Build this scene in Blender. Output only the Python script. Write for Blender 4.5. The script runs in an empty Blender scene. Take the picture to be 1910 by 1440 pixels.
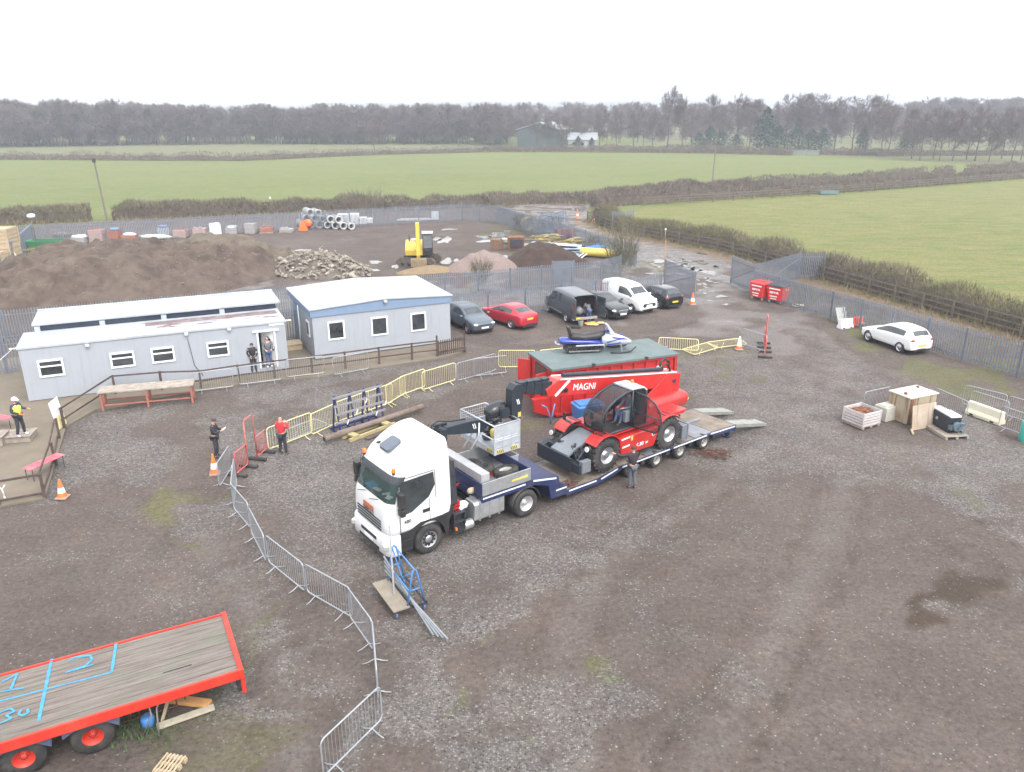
import bpy, math, random
import numpy as np
from mathutils import Vector, Matrix
R = math.radians
PI = math.pi
SC = bpy.context.scene
COL = SC.collection
rnd = random.Random(7)

# ---------------------------------------------------------------- camera
CAM_H, FOC, HOR = 13.5, 1456.0, 203.0
PITCH = math.atan((720 - HOR) / FOC)
cd = bpy.data.cameras.new('drone_camera')
cam = bpy.data.objects.new('drone_camera', cd)
COL.objects.link(cam)
cam.location = (0, 0, CAM_H)
cam.rotation_euler = (PI / 2 - PITCH, 0, 0)
cd.sensor_width = 36.0
cd.lens = FOC / 1910 * 36.0
cd.clip_start = 0.5
cd.clip_end = 6000
SC.camera = cam

# ---------------------------------------------------------------- sky, sun, exposure (overcast)
SUN_EL, SUN_AZ = R(52), R(150)
world = bpy.data.worlds.new('World')
SC.world = world
world.use_nodes = True
nt = world.node_tree
bg = nt.nodes['Background']
sky = nt.nodes.new('ShaderNodeTexSky')
sky.sky_type = 'NISHITA'
sky.sun_disc = False
sky.sun_elevation = SUN_EL
sky.sun_rotation = SUN_AZ
sky.air_density = 2.0
sky.dust_density = 6.0
sky.ozone_density = 1.0
hs = nt.nodes.new('ShaderNodeHueSaturation')
hs.inputs['Saturation'].default_value = 0.10
hs.inputs['Value'].default_value = 2.4
nt.links.new(sky.outputs[0], hs.inputs['Color'])
cl = nt.nodes.new('ShaderNodeMixRGB')          # the even white cloud sheet over it
cl.inputs['Fac'].default_value = 0.6
cl.inputs['Color2'].default_value = (8.9, 9.1, 9.5, 1)
nt.links.new(hs.outputs[0], cl.inputs['Color1'])
nt.links.new(cl.outputs[0], bg.inputs[0])
bg.inputs[1].default_value = 0.15
sd = bpy.data.lights.new('sun', 'SUN')
sd.energy = 0.9
sd.angle = R(22)
sd.color = (1.0, 0.96, 0.9)
sun = bpy.data.objects.new('sun', sd)
COL.objects.link(sun)
sun.rotation_euler = (PI / 2 - SUN_EL, 0, -SUN_AZ + PI)
SC.view_settings.view_transform = 'Standard'
SC.view_settings.look = 'None'
SC.view_settings.gamma = 1
SC.view_settings.use_curve_mapping = False
SC.view_settings.exposure = 0.55
try:
    SC.cycles.max_bounces = 6
    SC.cycles.volume_bounces = 1
    SC.cycles.transparent_max_bounces = 12
    SC.cycles.use_adaptive_sampling = True
except Exception:
    pass

def G(px, py, z=0.0):
    """where the ray through a point of the photograph meets the level z"""
    v = py - 720; u = px - 955
    dy = FOC * math.cos(PITCH) - v * math.sin(PITCH)
    dz = -(FOC * math.sin(PITCH) + v * math.cos(PITCH))
    t = (z - CAM_H) / dz
    return Vector((u * t, dy * t, z))

def to_px(x, y, z=0.0):
    dz = z - CAM_H
    dep = y * math.cos(PITCH) - dz * math.sin(PITCH)
    up = y * math.sin(PITCH) + dz * math.cos(PITCH)
    return 955 + FOC * x / dep, 720 - FOC * up / dep

class Frame:
    """a thing's own axes on the ground: x along, y to its left"""
    def __init__(s, o, a):
        s.o = Vector((o[0], o[1])); s.a = a
        s.X = Vector((math.cos(a), math.sin(a))); s.Y = Vector((-s.X.y, s.X.x))
    def aty(s, px, py, y=0.0):
        v = py - 720
        d = Vector((px - 955, FOC * math.cos(PITCH) - v * math.sin(PITCH)))
        dz = -(FOC * math.sin(PITCH) + v * math.cos(PITCH))
        t = (s.o.dot(s.Y) + y) / d.dot(s.Y)
        return (d * t - s.o).dot(s.X), CAM_H + dz * t
    def loc(s, w):
        q = Vector((w[0], w[1])) - s.o
        return q.dot(s.X), q.dot(s.Y)
    def wld(s, x, y, z=0.0):
        q = s.o + s.X * x + s.Y * y
        return Vector((q.x, q.y, z))

def ang(a, b):
    return math.atan2(b[1] - a[1], b[0] - a[0])

# ---------------------------------------------------------------- mesh helper
class MB:
    OFF = None
    def __init__(s):
        s.v = []; s.f = []; s.m = []; s.s = []; s.M = MB.OFF
    def add(s, vs, fs, mi=0, smooth=False):
        n = len(s.v)
        if s.M is not None:
            vs = [s.M @ Vector(p) for p in vs]
        s.v.extend([tuple(p) for p in vs])
        s.f.extend([tuple(i + n for i in f) for f in fs])
        s.m.extend([mi] * len(fs)); s.s.extend([smooth] * len(fs))
        return s
    def box(s, c, d, mi=0, rz=0, Rm=None, top=(1, 1)):
        vs = []
        for z in (-.5, .5):
            kx, ky = top if z > 0 else (1, 1)
            for x, y in ((-.5, -.5), (.5, -.5), (.5, .5), (-.5, .5)):
                vs.append(Vector((x * d[0] * kx, y * d[1] * ky, z * d[2])))
        m = Rm if Rm is not None else (Matrix.Rotation(rz, 3, 'Z') if rz else None)
        C = Vector(c)
        vs = [((m @ p) if m is not None else p) + C for p in vs]
        return s.add(vs, [(3, 2, 1, 0), (4, 5, 6, 7), (0, 1, 5, 4), (1, 2, 6, 5), (2, 3, 7, 6), (3, 0, 4, 7)], mi)
    def bar(s, a, b, w, h, mi=0, up=(0, 0, 1)):
        a, b = Vector(a), Vector(b); d = b - a; L = d.length
        x = d / L; y = Vector(up).cross(x)
        if y.length < 1e-4: y = Vector((0, 1, 0)).cross(x)
        y.normalize(); z = x.cross(y)
        m = Matrix((x, y, z)).transposed()
        return s.box((a + b) / 2, (L, w, h), mi, Rm=m)
    def cyl(s, a, b, r, r2=None, n=10, mi=0, cap=True, smooth=True):
        a, b = Vector(a), Vector(b); r2 = r if r2 is None else r2
        x = (b - a).normalized()
        t = Vector((0, 0, 1)) if abs(x.z) < .9 else Vector((1, 0, 0))
        u = x.cross(t).normalized(); w = x.cross(u)
        vs = []
        for p, q in ((a, r), (b, r2)):
            for i in range(n):
                A = 2 * PI * i / n
                vs.append(p + (u * math.cos(A) + w * math.sin(A)) * q)
        s.add(vs, [(i, (i + 1) % n, n + (i + 1) % n, n + i) for i in range(n)], mi, smooth)
        if cap:
            s.add(vs, [tuple(range(n - 1, -1, -1)), tuple(range(n, 2 * n))], mi)
        return s
    def tube(s, pts, r, n=6, mi=0, closed=False):
        pts = [Vector(p) for p in pts]; N = len(pts); vs = []
        rr = r if isinstance(r, (list, tuple)) else [r] * N
        for i, p in enumerate(pts):
            if closed: d = pts[(i + 1) % N] - pts[i - 1]
            else: d = pts[min(i + 1, N - 1)] - pts[max(i - 1, 0)]
            d.normalize()
            t = Vector((0, 0, 1)) if abs(d.z) < .95 else Vector((1, 0, 0))
            u = d.cross(t).normalized(); w = d.cross(u)
            for k in range(n):
                A = 2 * PI * k / n
                vs.append(p + (u * math.cos(A) + w * math.sin(A)) * rr[i])
        fs = []
        for i in range(N if closed else N - 1):
            j = (i + 1) % N
            for k in range(n):
                fs.append((i * n + k, i * n + (k + 1) % n, j * n + (k + 1) % n, j * n + k))
        if not closed:
            fs += [tuple(range(n - 1, -1, -1)), tuple(range((N - 1) * n, N * n))]
        return s.add(vs, fs, mi, True)
    def prism(s, poly, a, b, axis='y', mi=0):
        """poly of (u,w): axis y -> (x,z), axis x -> (y,z), axis z -> (x,y)"""
        n = len(poly); vs = []
        for t in (a, b):
            for u, w in poly:
                vs.append((u, t, w) if axis == 'y' else (t, u, w) if axis == 'x' else (u, w, t))
        fs = [(i, (i + 1) % n, n + (i + 1) % n, n + i) for i in range(n)]
        fs += [tuple(range(n - 1, -1, -1)), tuple(range(n, 2 * n))]
        return s.add(vs, fs, mi)
    def lathe(s, prof, c, axis='y', n=20, mi=0):
        """prof of (radius, position along the axis)"""
        C = Vector(c); vs = []
        for r, t in prof:
            for k in range(n):
                A = 2 * PI * k / n; u, w = r * math.cos(A), r * math.sin(A)
                vs.append(C + Vector((u, t, w) if axis == 'y' else (t, u, w) if axis == 'x' else (u, w, t)))
        fs = []
        for i in range(len(prof) - 1):
            for k in range(n):
                fs.append((i * n + k, i * n + (k + 1) % n, (i + 1) * n + (k + 1) % n, (i + 1) * n + k))
        return s.add(vs, fs, mi, True)
    def loft(s, loops, mi=0, closed=True, cap=True, smooth=True, mfun=None):
        n = len(loops[0]); vs = [p for L in loops for p in L]; base = len(s.f)
        fs = []; mm = []
        for i in range(len(loops) - 1):
            for k in range(n if closed else n - 1):
                k2 = (k + 1) % n
                fs.append((i * n + k, i * n + k2, (i + 1) * n + k2, (i + 1) * n + k))
                mm.append(mfun(i, k) if mfun else mi)
        s.add(vs, fs, mi, smooth)
        s.m[base:base + len(mm)] = mm
        if cap:
            s.add(vs, [tuple(range(n - 1, -1, -1)), tuple(range((len(loops) - 1) * n, len(loops) * n))], mi)
        return s
    def blob(s, c, r, seed=0, k=.25, n=8, mi=0):
        rg = random.Random(seed); vs = []; fs = []; C = Vector(c)
        m = n // 2 + 1
        for i in range(m):
            th = PI * i / (m - 1)
            for j in range(n):
                ph = 2 * PI * j / n; q = 1 + rg.uniform(-k, k)
                if i in (0, m - 1): q = 1
                vs.append(C + Vector((r[0] * q * math.sin(th) * math.cos(ph), r[1] * q * math.sin(th) * math.sin(ph), r[2] * q * math.cos(th))))
        for i in range(m - 1):
            for j in range(n):
                fs.append((i * n + j, (i + 1) * n + j, (i + 1) * n + (j + 1) % n, i * n + (j + 1) % n))
        return s.add(vs, fs, mi, True)
    def make(s, name, mats, parent=None, bevel=0, loc=None, rz=0, seg=2, fix=True):
        me = bpy.data.meshes.new(name)
        me.from_pydata(s.v, [], s.f)
        if not isinstance(mats, (list, tuple)): mats = [mats]
        for m in mats: me.materials.append(m)
        if len(mats) > 1: me.polygons.foreach_set('material_index', s.m)
        me.polygons.foreach_set('use_smooth', s.s)
        me.update()
        o = bpy.data.objects.new(name, me)
        COL.objects.link(o)
        if parent is not None: o.parent = parent
        if loc is not None: o.location = loc
        if rz: o.rotation_euler = (0, 0, rz)
        if fix:
            w = o.modifiers.new('weld', 'WELD'); w.merge_threshold = 1e-4
        if bevel:
            b = o.modifiers.new('bevel', 'BEVEL'); b.width = bevel; b.segments = seg
            b.limit_method = 'ANGLE'; b.angle_limit = R(35); b.harden_normals = False
        return o

def tag(o, label, cat, group=None, kind=None):
    if label: o['label'] = label
    if cat: o['category'] = cat
    if group: o['group'] = group
    if kind: o['kind'] = kind
    return o

def thing(name, label, cat, loc=(0, 0, 0), rz=0, group=None):
    o = bpy.data.objects.new(name, None)
    COL.objects.link(o)
    o.location = loc; o.rotation_euler = (0, 0, rz)
    o.empty_display_size = .2
    return tag(o, label, cat, group)

KIDS = {}
def kids(o):
    return [c for c in COL.objects if c.parent is o]

def dup(root, loc, rz, label, group=None, scale=None):
    """copy of a thing with copies of its parts and sub-parts"""
    r = root.copy(); COL.objects.link(r)
    r.location = loc; r.rotation_euler = (0, 0, rz)
    r['label'] = label
    if group: r['group'] = group
    if scale: r.scale = scale if isinstance(scale, tuple) else (scale,) * 3
    key = root.name
    if key not in KIDS: KIDS[key] = [(c, kids(c)) for c in kids(root)]
    for ch, sub in KIDS[key]:
        c = ch.copy(); COL.objects.link(c); c.parent = r
        for g in sub:
            d = g.copy(); COL.objects.link(d); d.parent = c
    return r

# ---------------------------------------------------------------- materials
def lin(c):
    return tuple(((x / 255) / 12.92 if x / 255 <= .04045 else ((x / 255 + .055) / 1.055) ** 2.4) for x in c)

MATS = {}
def mat(name, col, rough=.6, metal=0.0, var=.12, scale=5.0, bump=0.0, dirt=None, damt=.35, dscale=1.6, alpha=1.0, coat=0.0, emit=None, streak=None):
    """procedural paint: colour with noise variation, patches of dirt or rust, optional bump"""
    if name in MATS: return MATS[name]
    m = bpy.data.materials.new(name); m.use_nodes = True
    n = m.node_tree.nodes; L = m.node_tree.links
    b = n['Principled BSDF']
    tc = n.new('ShaderNodeTexCoord')
    nz = n.new('ShaderNodeTexNoise'); nz.inputs['Scale'].default_value = scale; nz.inputs['Detail'].default_value = 5; nz.inputs['Roughness'].default_value = .65
    L.new(tc.outputs['Object'], nz.inputs['Vector'])
    rp = n.new('ShaderNodeValToRGB')
    rp.color_ramp.elements[0].position = .3; rp.color_ramp.elements[1].position = .7
    rp.color_ramp.elements[0].color = tuple(max(0, c * (1 - var)) for c in col) + (1,)
    rp.color_ramp.elements[1].color = tuple(min(1, c * (1 + var)) for c in col) + (1,)
    L.new(nz.outputs['Fac'], rp.inputs['Fac'])
    out = rp.outputs['Color']
    if dirt is not None:
        n2 = n.new('ShaderNodeTexNoise'); n2.inputs['Scale'].default_value = dscale; n2.inputs['Detail'].default_value = 7; n2.inputs['Roughness'].default_value = .7
        L.new(tc.outputs['Object'], n2.inputs['Vector'])
        r2 = n.new('ShaderNodeValToRGB')
        r2.color_ramp.elements[0].position = .45; r2.color_ramp.elements[1].position = .72
        r2.color_ramp.elements[0].color = (0, 0, 0, 1); r2.color_ramp.elements[1].color = (damt, damt, damt, 1)
        L.new(n2.outputs['Fac'], r2.inputs['Fac'])
        mx = n.new('ShaderNodeMixRGB'); mx.inputs['Color2'].default_value = tuple(dirt) + (1,)
        L.new(r2.outputs['Color'], mx.inputs['Fac']); L.new(out, mx.inputs['Color1'])
        out = mx.outputs['Color']
    if streak is not None:      # runs of rust or grime down an upright face
        mp = n.new('ShaderNodeMapping'); mp.inputs['Scale'].default_value = (5, 5, .35); L.new(tc.outputs['Object'], mp.inputs['Vector'])
        n3 = n.new('ShaderNodeTexNoise'); n3.inputs['Scale'].default_value = 1.3; n3.inputs['Detail'].default_value = 6; L.new(mp.outputs[0], n3.inputs['Vector'])
        r3 = n.new('ShaderNodeValToRGB'); r3.color_ramp.elements[0].position = .5; r3.color_ramp.elements[1].position = .7
        r3.color_ramp.elements[0].color = (0, 0, 0, 1); r3.color_ramp.elements[1].color = (streak[1],) * 3 + (1,)
        L.new(n3.outputs['Fac'], r3.inputs['Fac'])
        m3 = n.new('ShaderNodeMixRGB'); m3.inputs['Color2'].default_value = tuple(streak[0]) + (1,)
        L.new(r3.outputs[0], m3.inputs['Fac']); L.new(out, m3.inputs['Color1']); out = m3.outputs[0]
    L.new(out, b.inputs['Base Color'])
    b.inputs['Roughness'].default_value = rough
    b.inputs['Metallic'].default_value = metal
    b.inputs['Coat Weight'].default_value = coat
    b.inputs['Coat Roughness'].default_value = .08
    if alpha < 1: b.inputs['Alpha'].default_value = alpha
    if emit:
        b.inputs['Emission Color'].default_value = tuple(emit) + (1,); b.inputs['Emission Strength'].default_value = 1
    if bump:
        bp = n.new('ShaderNodeBump'); bp.inputs['Strength'].default_value = bump; bp.inputs['Distance'].default_value = .05
        nb = n.new('ShaderNodeTexNoise'); nb.inputs['Scale'].default_value = scale * 4; nb.inputs['Detail'].default_value = 4
        L.new(tc.outputs['Object'], nb.inputs['Vector']); L.new(nb.outputs['Fac'], bp.inputs['Height'])
        L.new(bp.outputs['Normal'], b.inputs['Normal'])
    MATS[name] = m
    return m

MUD = (.09, .07, .06)
GALV = mat('galvanised_steel', (.42, .45, .48), .45, .55, .18, 3, dirt=(.3, .3, .31), damt=.4)
PALI = mat('palisade_steel', (.19, .215, .26), .55, .35, .15, 1.5, dirt=(.17, .18, .19), damt=.5)
STEEL = mat('bare_steel', (.5, .51, .53), .35, .8, .12)
DARKM = mat('dark_metal', (.035, .04, .05), .5, .2, .3, 6, dirt=(.1, .085, .07), damt=.35)
BLACK = mat('black_plastic', (.018, .018, .02), .5, 0, .3, 6, dirt=(.09, .08, .07), damt=.3)
RUBBER = mat('tyre_rubber', (.024, .024, .025), .85, 0, .3, 8, dirt=(.11, .095, .08), damt=.6, dscale=3)
GLASS = mat('window_glass', (.035, .043, .048), .05, 0, .65, 1.0)  # uneven colour stands in for reflections in the panes
GLASS.node_tree.nodes['Principled BSDF'].inputs['IOR'].default_value = 1.75
CLEAR = mat('clear_cab_glass', (.02, .028, .032), .03, 0, .05, 2, alpha=.62)
SCREEN = mat('windscreen_glass', (.05, .09, .085), .05, 0, .2, 2, alpha=.55)
WHITE = mat('white_paint', (.68, .69, .71), .3, 0, .03, 2, dirt=(.6, .58, .54), damt=.25, coat=.4, streak=((.5, .47, .42), .22))
WHITEM = mat('white_plastic', (.75, .76, .77), .5, 0, .05, 3, dirt=(.45, .42, .36), damt=.25)
RED = mat('red_paint', (.47, .016, .016), .38, 0, .12, 3, dirt=(.3, .06, .045), damt=.45, coat=.3, streak=((.36, .06, .045), .3))
REDOLD = mat('weathered_red_paint', (.62, .03, .025), .55, 0, .14, 2.5, dirt=(.42, .09, .06), damt=.5)
BLUE = mat('navy_paint', (.016, .026, .09), .45, 0, .25, 3, dirt=(.09, .085, .08), damt=.45)
AMBER = mat('amber_lens', (.85, .2, .03), .25, 0, .05)
REDLENS = mat('red_lens', (.4, .02, .03), .2, 0, .1)
LAMP = mat('lamp_glass', (.75, .77, .8), .12, .3, .1)
ALU = mat('aluminium', (.5, .52, .54), .38, .7, .12, 4, dirt=(.3, .28, .25), damt=.4)
WOOD = mat('weathered_timber', (.3, .26, .22), .85, 0, .3, 4, bump=.2, dirt=(.17, .14, .12), damt=.5)
DKWOOD = mat('dark_stained_timber', (.07, .045, .04), .8, 0, .3, 5, dirt=(.18, .14, .12), damt=.4)
PALEWOOD = mat('pale_timber', (.4, .315, .21), .8, 0, .18, 4, dirt=(.36, .3, .22), damt=.4)
YELLOW = mat('yellow_paint', (.6, .47, .1), .5, 0, .12, 4, dirt=(.35, .28, .12), damt=.4)
PALEYEL = mat('faded_yellow_paint', (.74, .66, .33), .5, 0, .1, 4, dirt=(.55, .5, .36), damt=.4)
RUST = mat('rusty_steel', (.2, .085, .045), .85, .2, .4, 4, bump=.2, dirt=(.1, .06, .05), damt=.5)
CONC = mat('concrete', (.42, .4, .36), .9, 0, .15, 4, bump=.15, dirt=(.26, .25, .2), damt=.5)
SKYBLUE = mat('light_blue_paint', (.06, .22, .55), .45, 0, .15, 4, dirt=(.2, .24, .3), damt=.3)
ORANGE = mat('orange_plastic', (.8, .17, .04), .5, 0, .1, 4, dirt=(.4, .14, .07), damt=.4)

def text_mesh(txt, size, m, parent, loc, rot, name='lettering', bold=0.0, sx=1.0, shear=0.0, depth=.004):
    c = bpy.data.curves.new(name, 'FONT')
    c.body = txt; c.size = size; c.extrude = depth; c.offset = bold; c.shear = shear
    c.align_x = 'CENTER'; c.align_y = 'CENTER'
    o = bpy.data.objects.new('tmp_text', c)
    COL.objects.link(o)
    dg = bpy.context.evaluated_depsgraph_get()
    me = bpy.data.meshes.new_from_object(o.evaluated_get(dg))
    bpy.data.objects.remove(o); bpy.data.curves.remove(c)
    me.name = name; me.materials.clear(); me.materials.append(m)
    t = bpy.data.objects.new(name, me); COL.objects.link(t)
    t.parent = parent; t.location = loc; t.rotation_euler = rot; t.scale = (sx, 1, 1)
    return t
# ================================================================ THE LAND
def np_mesh(name, V, F, mats, mi=None, smooth=False, parent=None, k=3):
    """fast mesh from arrays; every face has k corners"""
    me = bpy.data.meshes.new(name)
    V = np.asarray(V, dtype=np.float32); F = np.asarray(F, dtype=np.int32)
    me.vertices.add(len(V)); me.vertices.foreach_set('co', V.ravel())
    me.loops.add(F.size); me.loops.foreach_set('vertex_index', F.ravel())
    me.polygons.add(len(F)); me.polygons.foreach_set('loop_start', np.arange(0, F.size, k, dtype=np.int32))
    for m in (mats if isinstance(mats, (list, tuple)) else [mats]): me.materials.append(m)
    if mi is not None: me.polygons.foreach_set('material_index', np.asarray(mi, dtype=np.int32))
    if smooth: me.polygons.foreach_set('use_smooth', np.ones(len(F), dtype=bool))
    me.update(calc_edges=True); me.validate()
    o = bpy.data.objects.new(name, me); COL.objects.link(o)
    if parent is not None: o.parent = parent
    return o

def field_mat(name, c1, c2, c3, sc=.02):
    m = bpy.data.materials.new(name); m.use_nodes = True
    n = m.node_tree.nodes; L = m.node_tree.links; b = n['Principled BSDF']
    tc = n.new('ShaderNodeTexCoord')
    def noise(scale, detail=6, rough=.65, stretch=None):
        z = n.new('ShaderNodeTexNoise'); z.inputs['Scale'].default_value = scale; z.inputs['Detail'].default_value = detail; z.inputs['Roughness'].default_value = rough
        if stretch:
            mp = n.new('ShaderNodeMapping'); mp.inputs['Scale'].default_value = stretch
            L.new(tc.outputs['Object'], mp.inputs['Vector']); L.new(mp.outputs[0], z.inputs['Vector'])
        else: L.new(tc.outputs['Object'], z.inputs['Vector'])
        return z.outputs['Fac']
    r = n.new('ShaderNodeValToRGB')
    r.color_ramp.elements[0].position = .3; r.color_ramp.elements[0].color = c1 + (1,)
    r.color_ramp.elements[1].position = .7; r.color_ramp.elements[1].color = c2 + (1,)
    L.new(noise(sc, 8, .7, (1, 2.5, 1)), r.inputs['Fac'])
    r2 = n.new('ShaderNodeValToRGB'); r2.color_ramp.elements[0].position = .42; r2.color_ramp.elements[1].position = .62
    r2.color_ramp.elements[0].color = (0, 0, 0, 1); r2.color_ramp.elements[1].color = (.95, .95, .95, 1)
    L.new(noise(.22, 10, .78, (1, 3, 1)), r2.inputs['Fac'])
    mx = n.new('ShaderNodeMixRGB'); L.new(r2.outputs[0], mx.inputs['Fac']); L.new(r.outputs[0], mx.inputs['Color1']); mx.inputs['Color2'].default_value = c3 + (1,)
    r3 = n.new('ShaderNodeValToRGB'); r3.color_ramp.elements[0].position = .35; r3.color_ramp.elements[1].position = .65
    r3.color_ramp.elements[0].color = (.72, .72, .72, 1); r3.color_ramp.elements[1].color = (1.22, 1.22, 1.22, 1)
    L.new(noise(3.5, 6, .8), r3.inputs['Fac'])
    m2 = n.new('ShaderNodeMixRGB'); m2.blend_type = 'MULTIPLY'; m2.inputs['Fac'].default_value = 1
    L.new(mx.outputs[0], m2.inputs['Color1']); L.new(r3.outputs[0], m2.inputs['Color2'])
    L.new(m2.outputs[0], b.inputs['Base Color']); b.inputs['Roughness'].default_value = .95
    b.inputs['Specular IOR Level'].default_value = .15
    bp = n.new('ShaderNodeBump'); bp.inputs['Strength'].default_value = .6; bp.inputs['Distance'].default_value = .12
    L.new(noise(5, 5), bp.inputs['Height']); L.new(bp.outputs[0], b.inputs['Normal'])
    return m

GRASS = field_mat('meadow_grass', (.094, .128, .04), (.132, .163, .054), (.17, .165, .075))
GRASS2 = field_mat('rough_pasture_grass', (.104, .132, .04), (.145, .16, .052), (.195, .172, .08), .03)
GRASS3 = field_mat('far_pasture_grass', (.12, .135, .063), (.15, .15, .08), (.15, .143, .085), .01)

# one sheet of grassland reaching the horizon
gb = MB()
S = 4000
gb.add([(-S, -300, -.12), (S, -300, -.12), (S, S, -.12), (-S, S, -.12)], [(0, 1, 2, 3)])
tag(gb.make('ground', GRASS, fix=False), None, None, kind='structure')

def sheet(name, pts, z, m, kind='structure'):
    b = MB(); b.add([(p[0], p[1], z) for p in pts], [tuple(range(len(pts)))])
    o = b.make(name, m, fix=False); o['kind'] = kind
    return o

# right hand pasture between the hedges, far pasture beyond the first hedge
TF = [G(1096, 394, 1.2), G(1142, 412, 1.2), G(1340, 446, 1.2), G(1537, 497, 1.2), G(1910, 594, 1.2)]
d_ = (TF[-1] - TF[-2]).normalized()
TF.append(TF[-1] + d_ * 45)
H2 = [G(1100, 382), G(1270, 377), G(1605, 360), G(1910, 335)]
H2.append(H2[-1] + (H2[-1] - H2[-2]) * 1.2)
sheet('field', [TF[5], TF[4], TF[3], TF[2], TF[1], TF[0], H2[1], H2[2], H2[3], H2[4], (260, 0, 0)], -.07, GRASS2)
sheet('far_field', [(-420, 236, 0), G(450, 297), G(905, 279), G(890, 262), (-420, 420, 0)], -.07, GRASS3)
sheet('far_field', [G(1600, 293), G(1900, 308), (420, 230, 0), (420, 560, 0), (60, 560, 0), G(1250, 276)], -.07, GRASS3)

# ---- the yard: one fine sheet, its kinds of surface kept as zones
def zone_blobs(px, py, blobs):
    v = np.zeros_like(px)
    px = px + WARP[0] * (py - 150) / 550; py = py + WARP[1] * (py - 150) / 900
    for cx, cy, rx, ry, a in blobs:
        d = ((px - cx) / rx) ** 2 + ((py - cy) / ry) ** 2
        v = np.maximum(v, a * np.clip(1.5 - d * .95, 0, 1))
    return v
GRAVEL = [(620, 900, 200, 110, .85), (560, 800, 150, 60, .8), (930, 1080, 190, 90, .75), (790, 1330, 120, 190, .9), (1000, 1400, 150, 90, .7), (480, 690, 330, 40, .85),
          (1430, 770, 200, 90, .65), (1830, 880, 130, 80, .85), (1330, 690, 150, 50, .6), (170, 840, 150, 90, .75), (480, 1240, 45, 150, .8), (640, 1010, 160, 90, .55),
          (1890, 1020, 60, 60, .7), (1150, 980, 200, 70, .55), (700, 1200, 70, 90, .55), (330, 1060, 150, 90, .35), (1650, 860, 200, 60, .55), (1500, 700, 110, 60, .5), (1240, 1230, 130, 120, .4), (640, 620, 400, 30, .3)]
MOSS = [(398, 955, 32, 45, .85), (392, 930, 20, 30, .6), (890, 1275, 30, 80, .75), (420, 1250, 70, 110, .55), (380, 1370, 90, 60, .6), (1300, 660, 90, 22, .6), (1020, 745, 40, 40, .7), (1830, 905, 50, 16, .6),
        (1790, 690, 130, 30, .95), (1640, 620, 60, 22, .9), (1880, 715, 60, 18, .9), (1530, 575, 50, 16, .7), (1760, 800, 50, 15, .45), (60, 470, 110, 14, .8), (960, 430, 70, 18, .7), (1170, 500, 40, 14, .8), (250, 455, 180, 10, .6), (1130, 800, 70, 20, .3), (1480, 560, 40, 10, .5)]
WET = [(1800, 1085, 62, 42, 1.1), (1280, 540, 120, 60, .35), (1150, 1090, 120, 60, .45), (560, 1250, 120, 110, .45), (1350, 1120, 300, 180, .3), (640, 690, 250, 30, .3), (880, 470, 250, 60, .5), (300, 1000, 200, 60, .35), (1340, 640, 80, 40, .3), (900, 1340, 90, 60, .5), (1060, 1250, 150, 70, .35), (980, 440, 120, 22, .75)]
TARMAC = [(1030, 392, 70, 13, 1), (1120, 425, 65, 26, 1), (1190, 450, 60, 32, 1), (1260, 485, 85, 40, 1), (1330, 535, 60, 50, .8), (1250, 512, 160, 14, .8), (700, 560, 560, 32, .8), (1420, 610, 130, 34, .6), (1600, 690, 150, 34, .4), (1340, 580, 60, 40, .6)]
LITTER = [(1700, 590, 150, 30, 0), ]
E_x = np.arange(-96, 62.01, .4); E_y = np.arange(4, 158.01, .4)
XX, YY = np.meshgrid(E_x, E_y, indexing='ij')
def vnoise(x, y, s, seed):
    rg = np.random.RandomState(seed); T = rg.rand(64, 64)
    u, v = x / s, y / s; i, j = np.floor(u).astype(int), np.floor(v).astype(int); fu, fv = u - i, v - j
    fu = fu * fu * (3 - 2 * fu); fv = fv * fv * (3 - 2 * fv)
    g = lambda a, b: T[a % 64, b % 64]
    return (g(i, j) * (1 - fu) + g(i + 1, j) * fu) * (1 - fv) + (g(i, j + 1) * (1 - fu) + g(i + 1, j + 1) * fu) * fv
ZZ = (vnoise(XX, YY, 3.1, 1) - .5) * .05 + (vnoise(XX, YY, 1.1, 2) - .5) * .03 - .02
WARP = ((vnoise(XX, YY, 2.7, 31) - .5) * 190 + (vnoise(XX, YY, 1.2, 32) - .5) * 110, (vnoise(XX, YY, 2.3, 33) - .5) * 150 + (vnoise(XX, YY, 1.1, 34) - .5) * 80)
PXg, PYg = to_px_arr = (955 + FOC * XX / (YY * math.cos(PITCH) + CAM_H * math.sin(PITCH)),
                        720 - FOC * (YY * math.sin(PITCH) - CAM_H * math.cos(PITCH)) / (YY * math.cos(PITCH) + CAM_H * math.sin(PITCH)))
YARD = [(-96, 4), (60, 4)] + [(p.x + .3, p.y + .2) for p in reversed(TF[:5])] + [tuple(G(1092, 380).xy), tuple(G(941, 376).xy), tuple(G(700, 388).xy), tuple(G(300, 408).xy), tuple(G(0, 424).xy), (-96, 96)]
YARD[1] = (TF[5].x + .3, 4)
YARD.insert(2, (TF[5].x + .3, TF[5].y))
def inside(x, y, poly):
    c = np.zeros(x.shape, bool); n = len(poly); j = n - 1
    for i in range(n):
        xi, yi = poly[i]; xj, yj = poly[j]
        c ^= ((yi > y) != (yj > y)) & (x < (xj - xi) * (y - yi) / (yj - yi + 1e-9) + xi)
        j = i
    return c
nx, ny = XX.shape
ii, jj = np.meshgrid(np.arange(nx - 1), np.arange(ny - 1), indexing='ij')
cxm = XX[:-1, :-1] + .2; cym = YY[:-1, :-1] + .2
keep = inside(cxm, cym, YARD)
q = lambda a, b: a * ny + b
F = np.stack([q(ii, jj), q(ii + 1, jj), q(ii + 1, jj + 1), q(ii, jj + 1)], -1)[keep]
V = np.stack([XX, YY, ZZ], -1).reshape(-1, 3)
used = np.unique(F); remap = -np.ones(len(V), int); remap[used] = np.arange(len(used))
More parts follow.
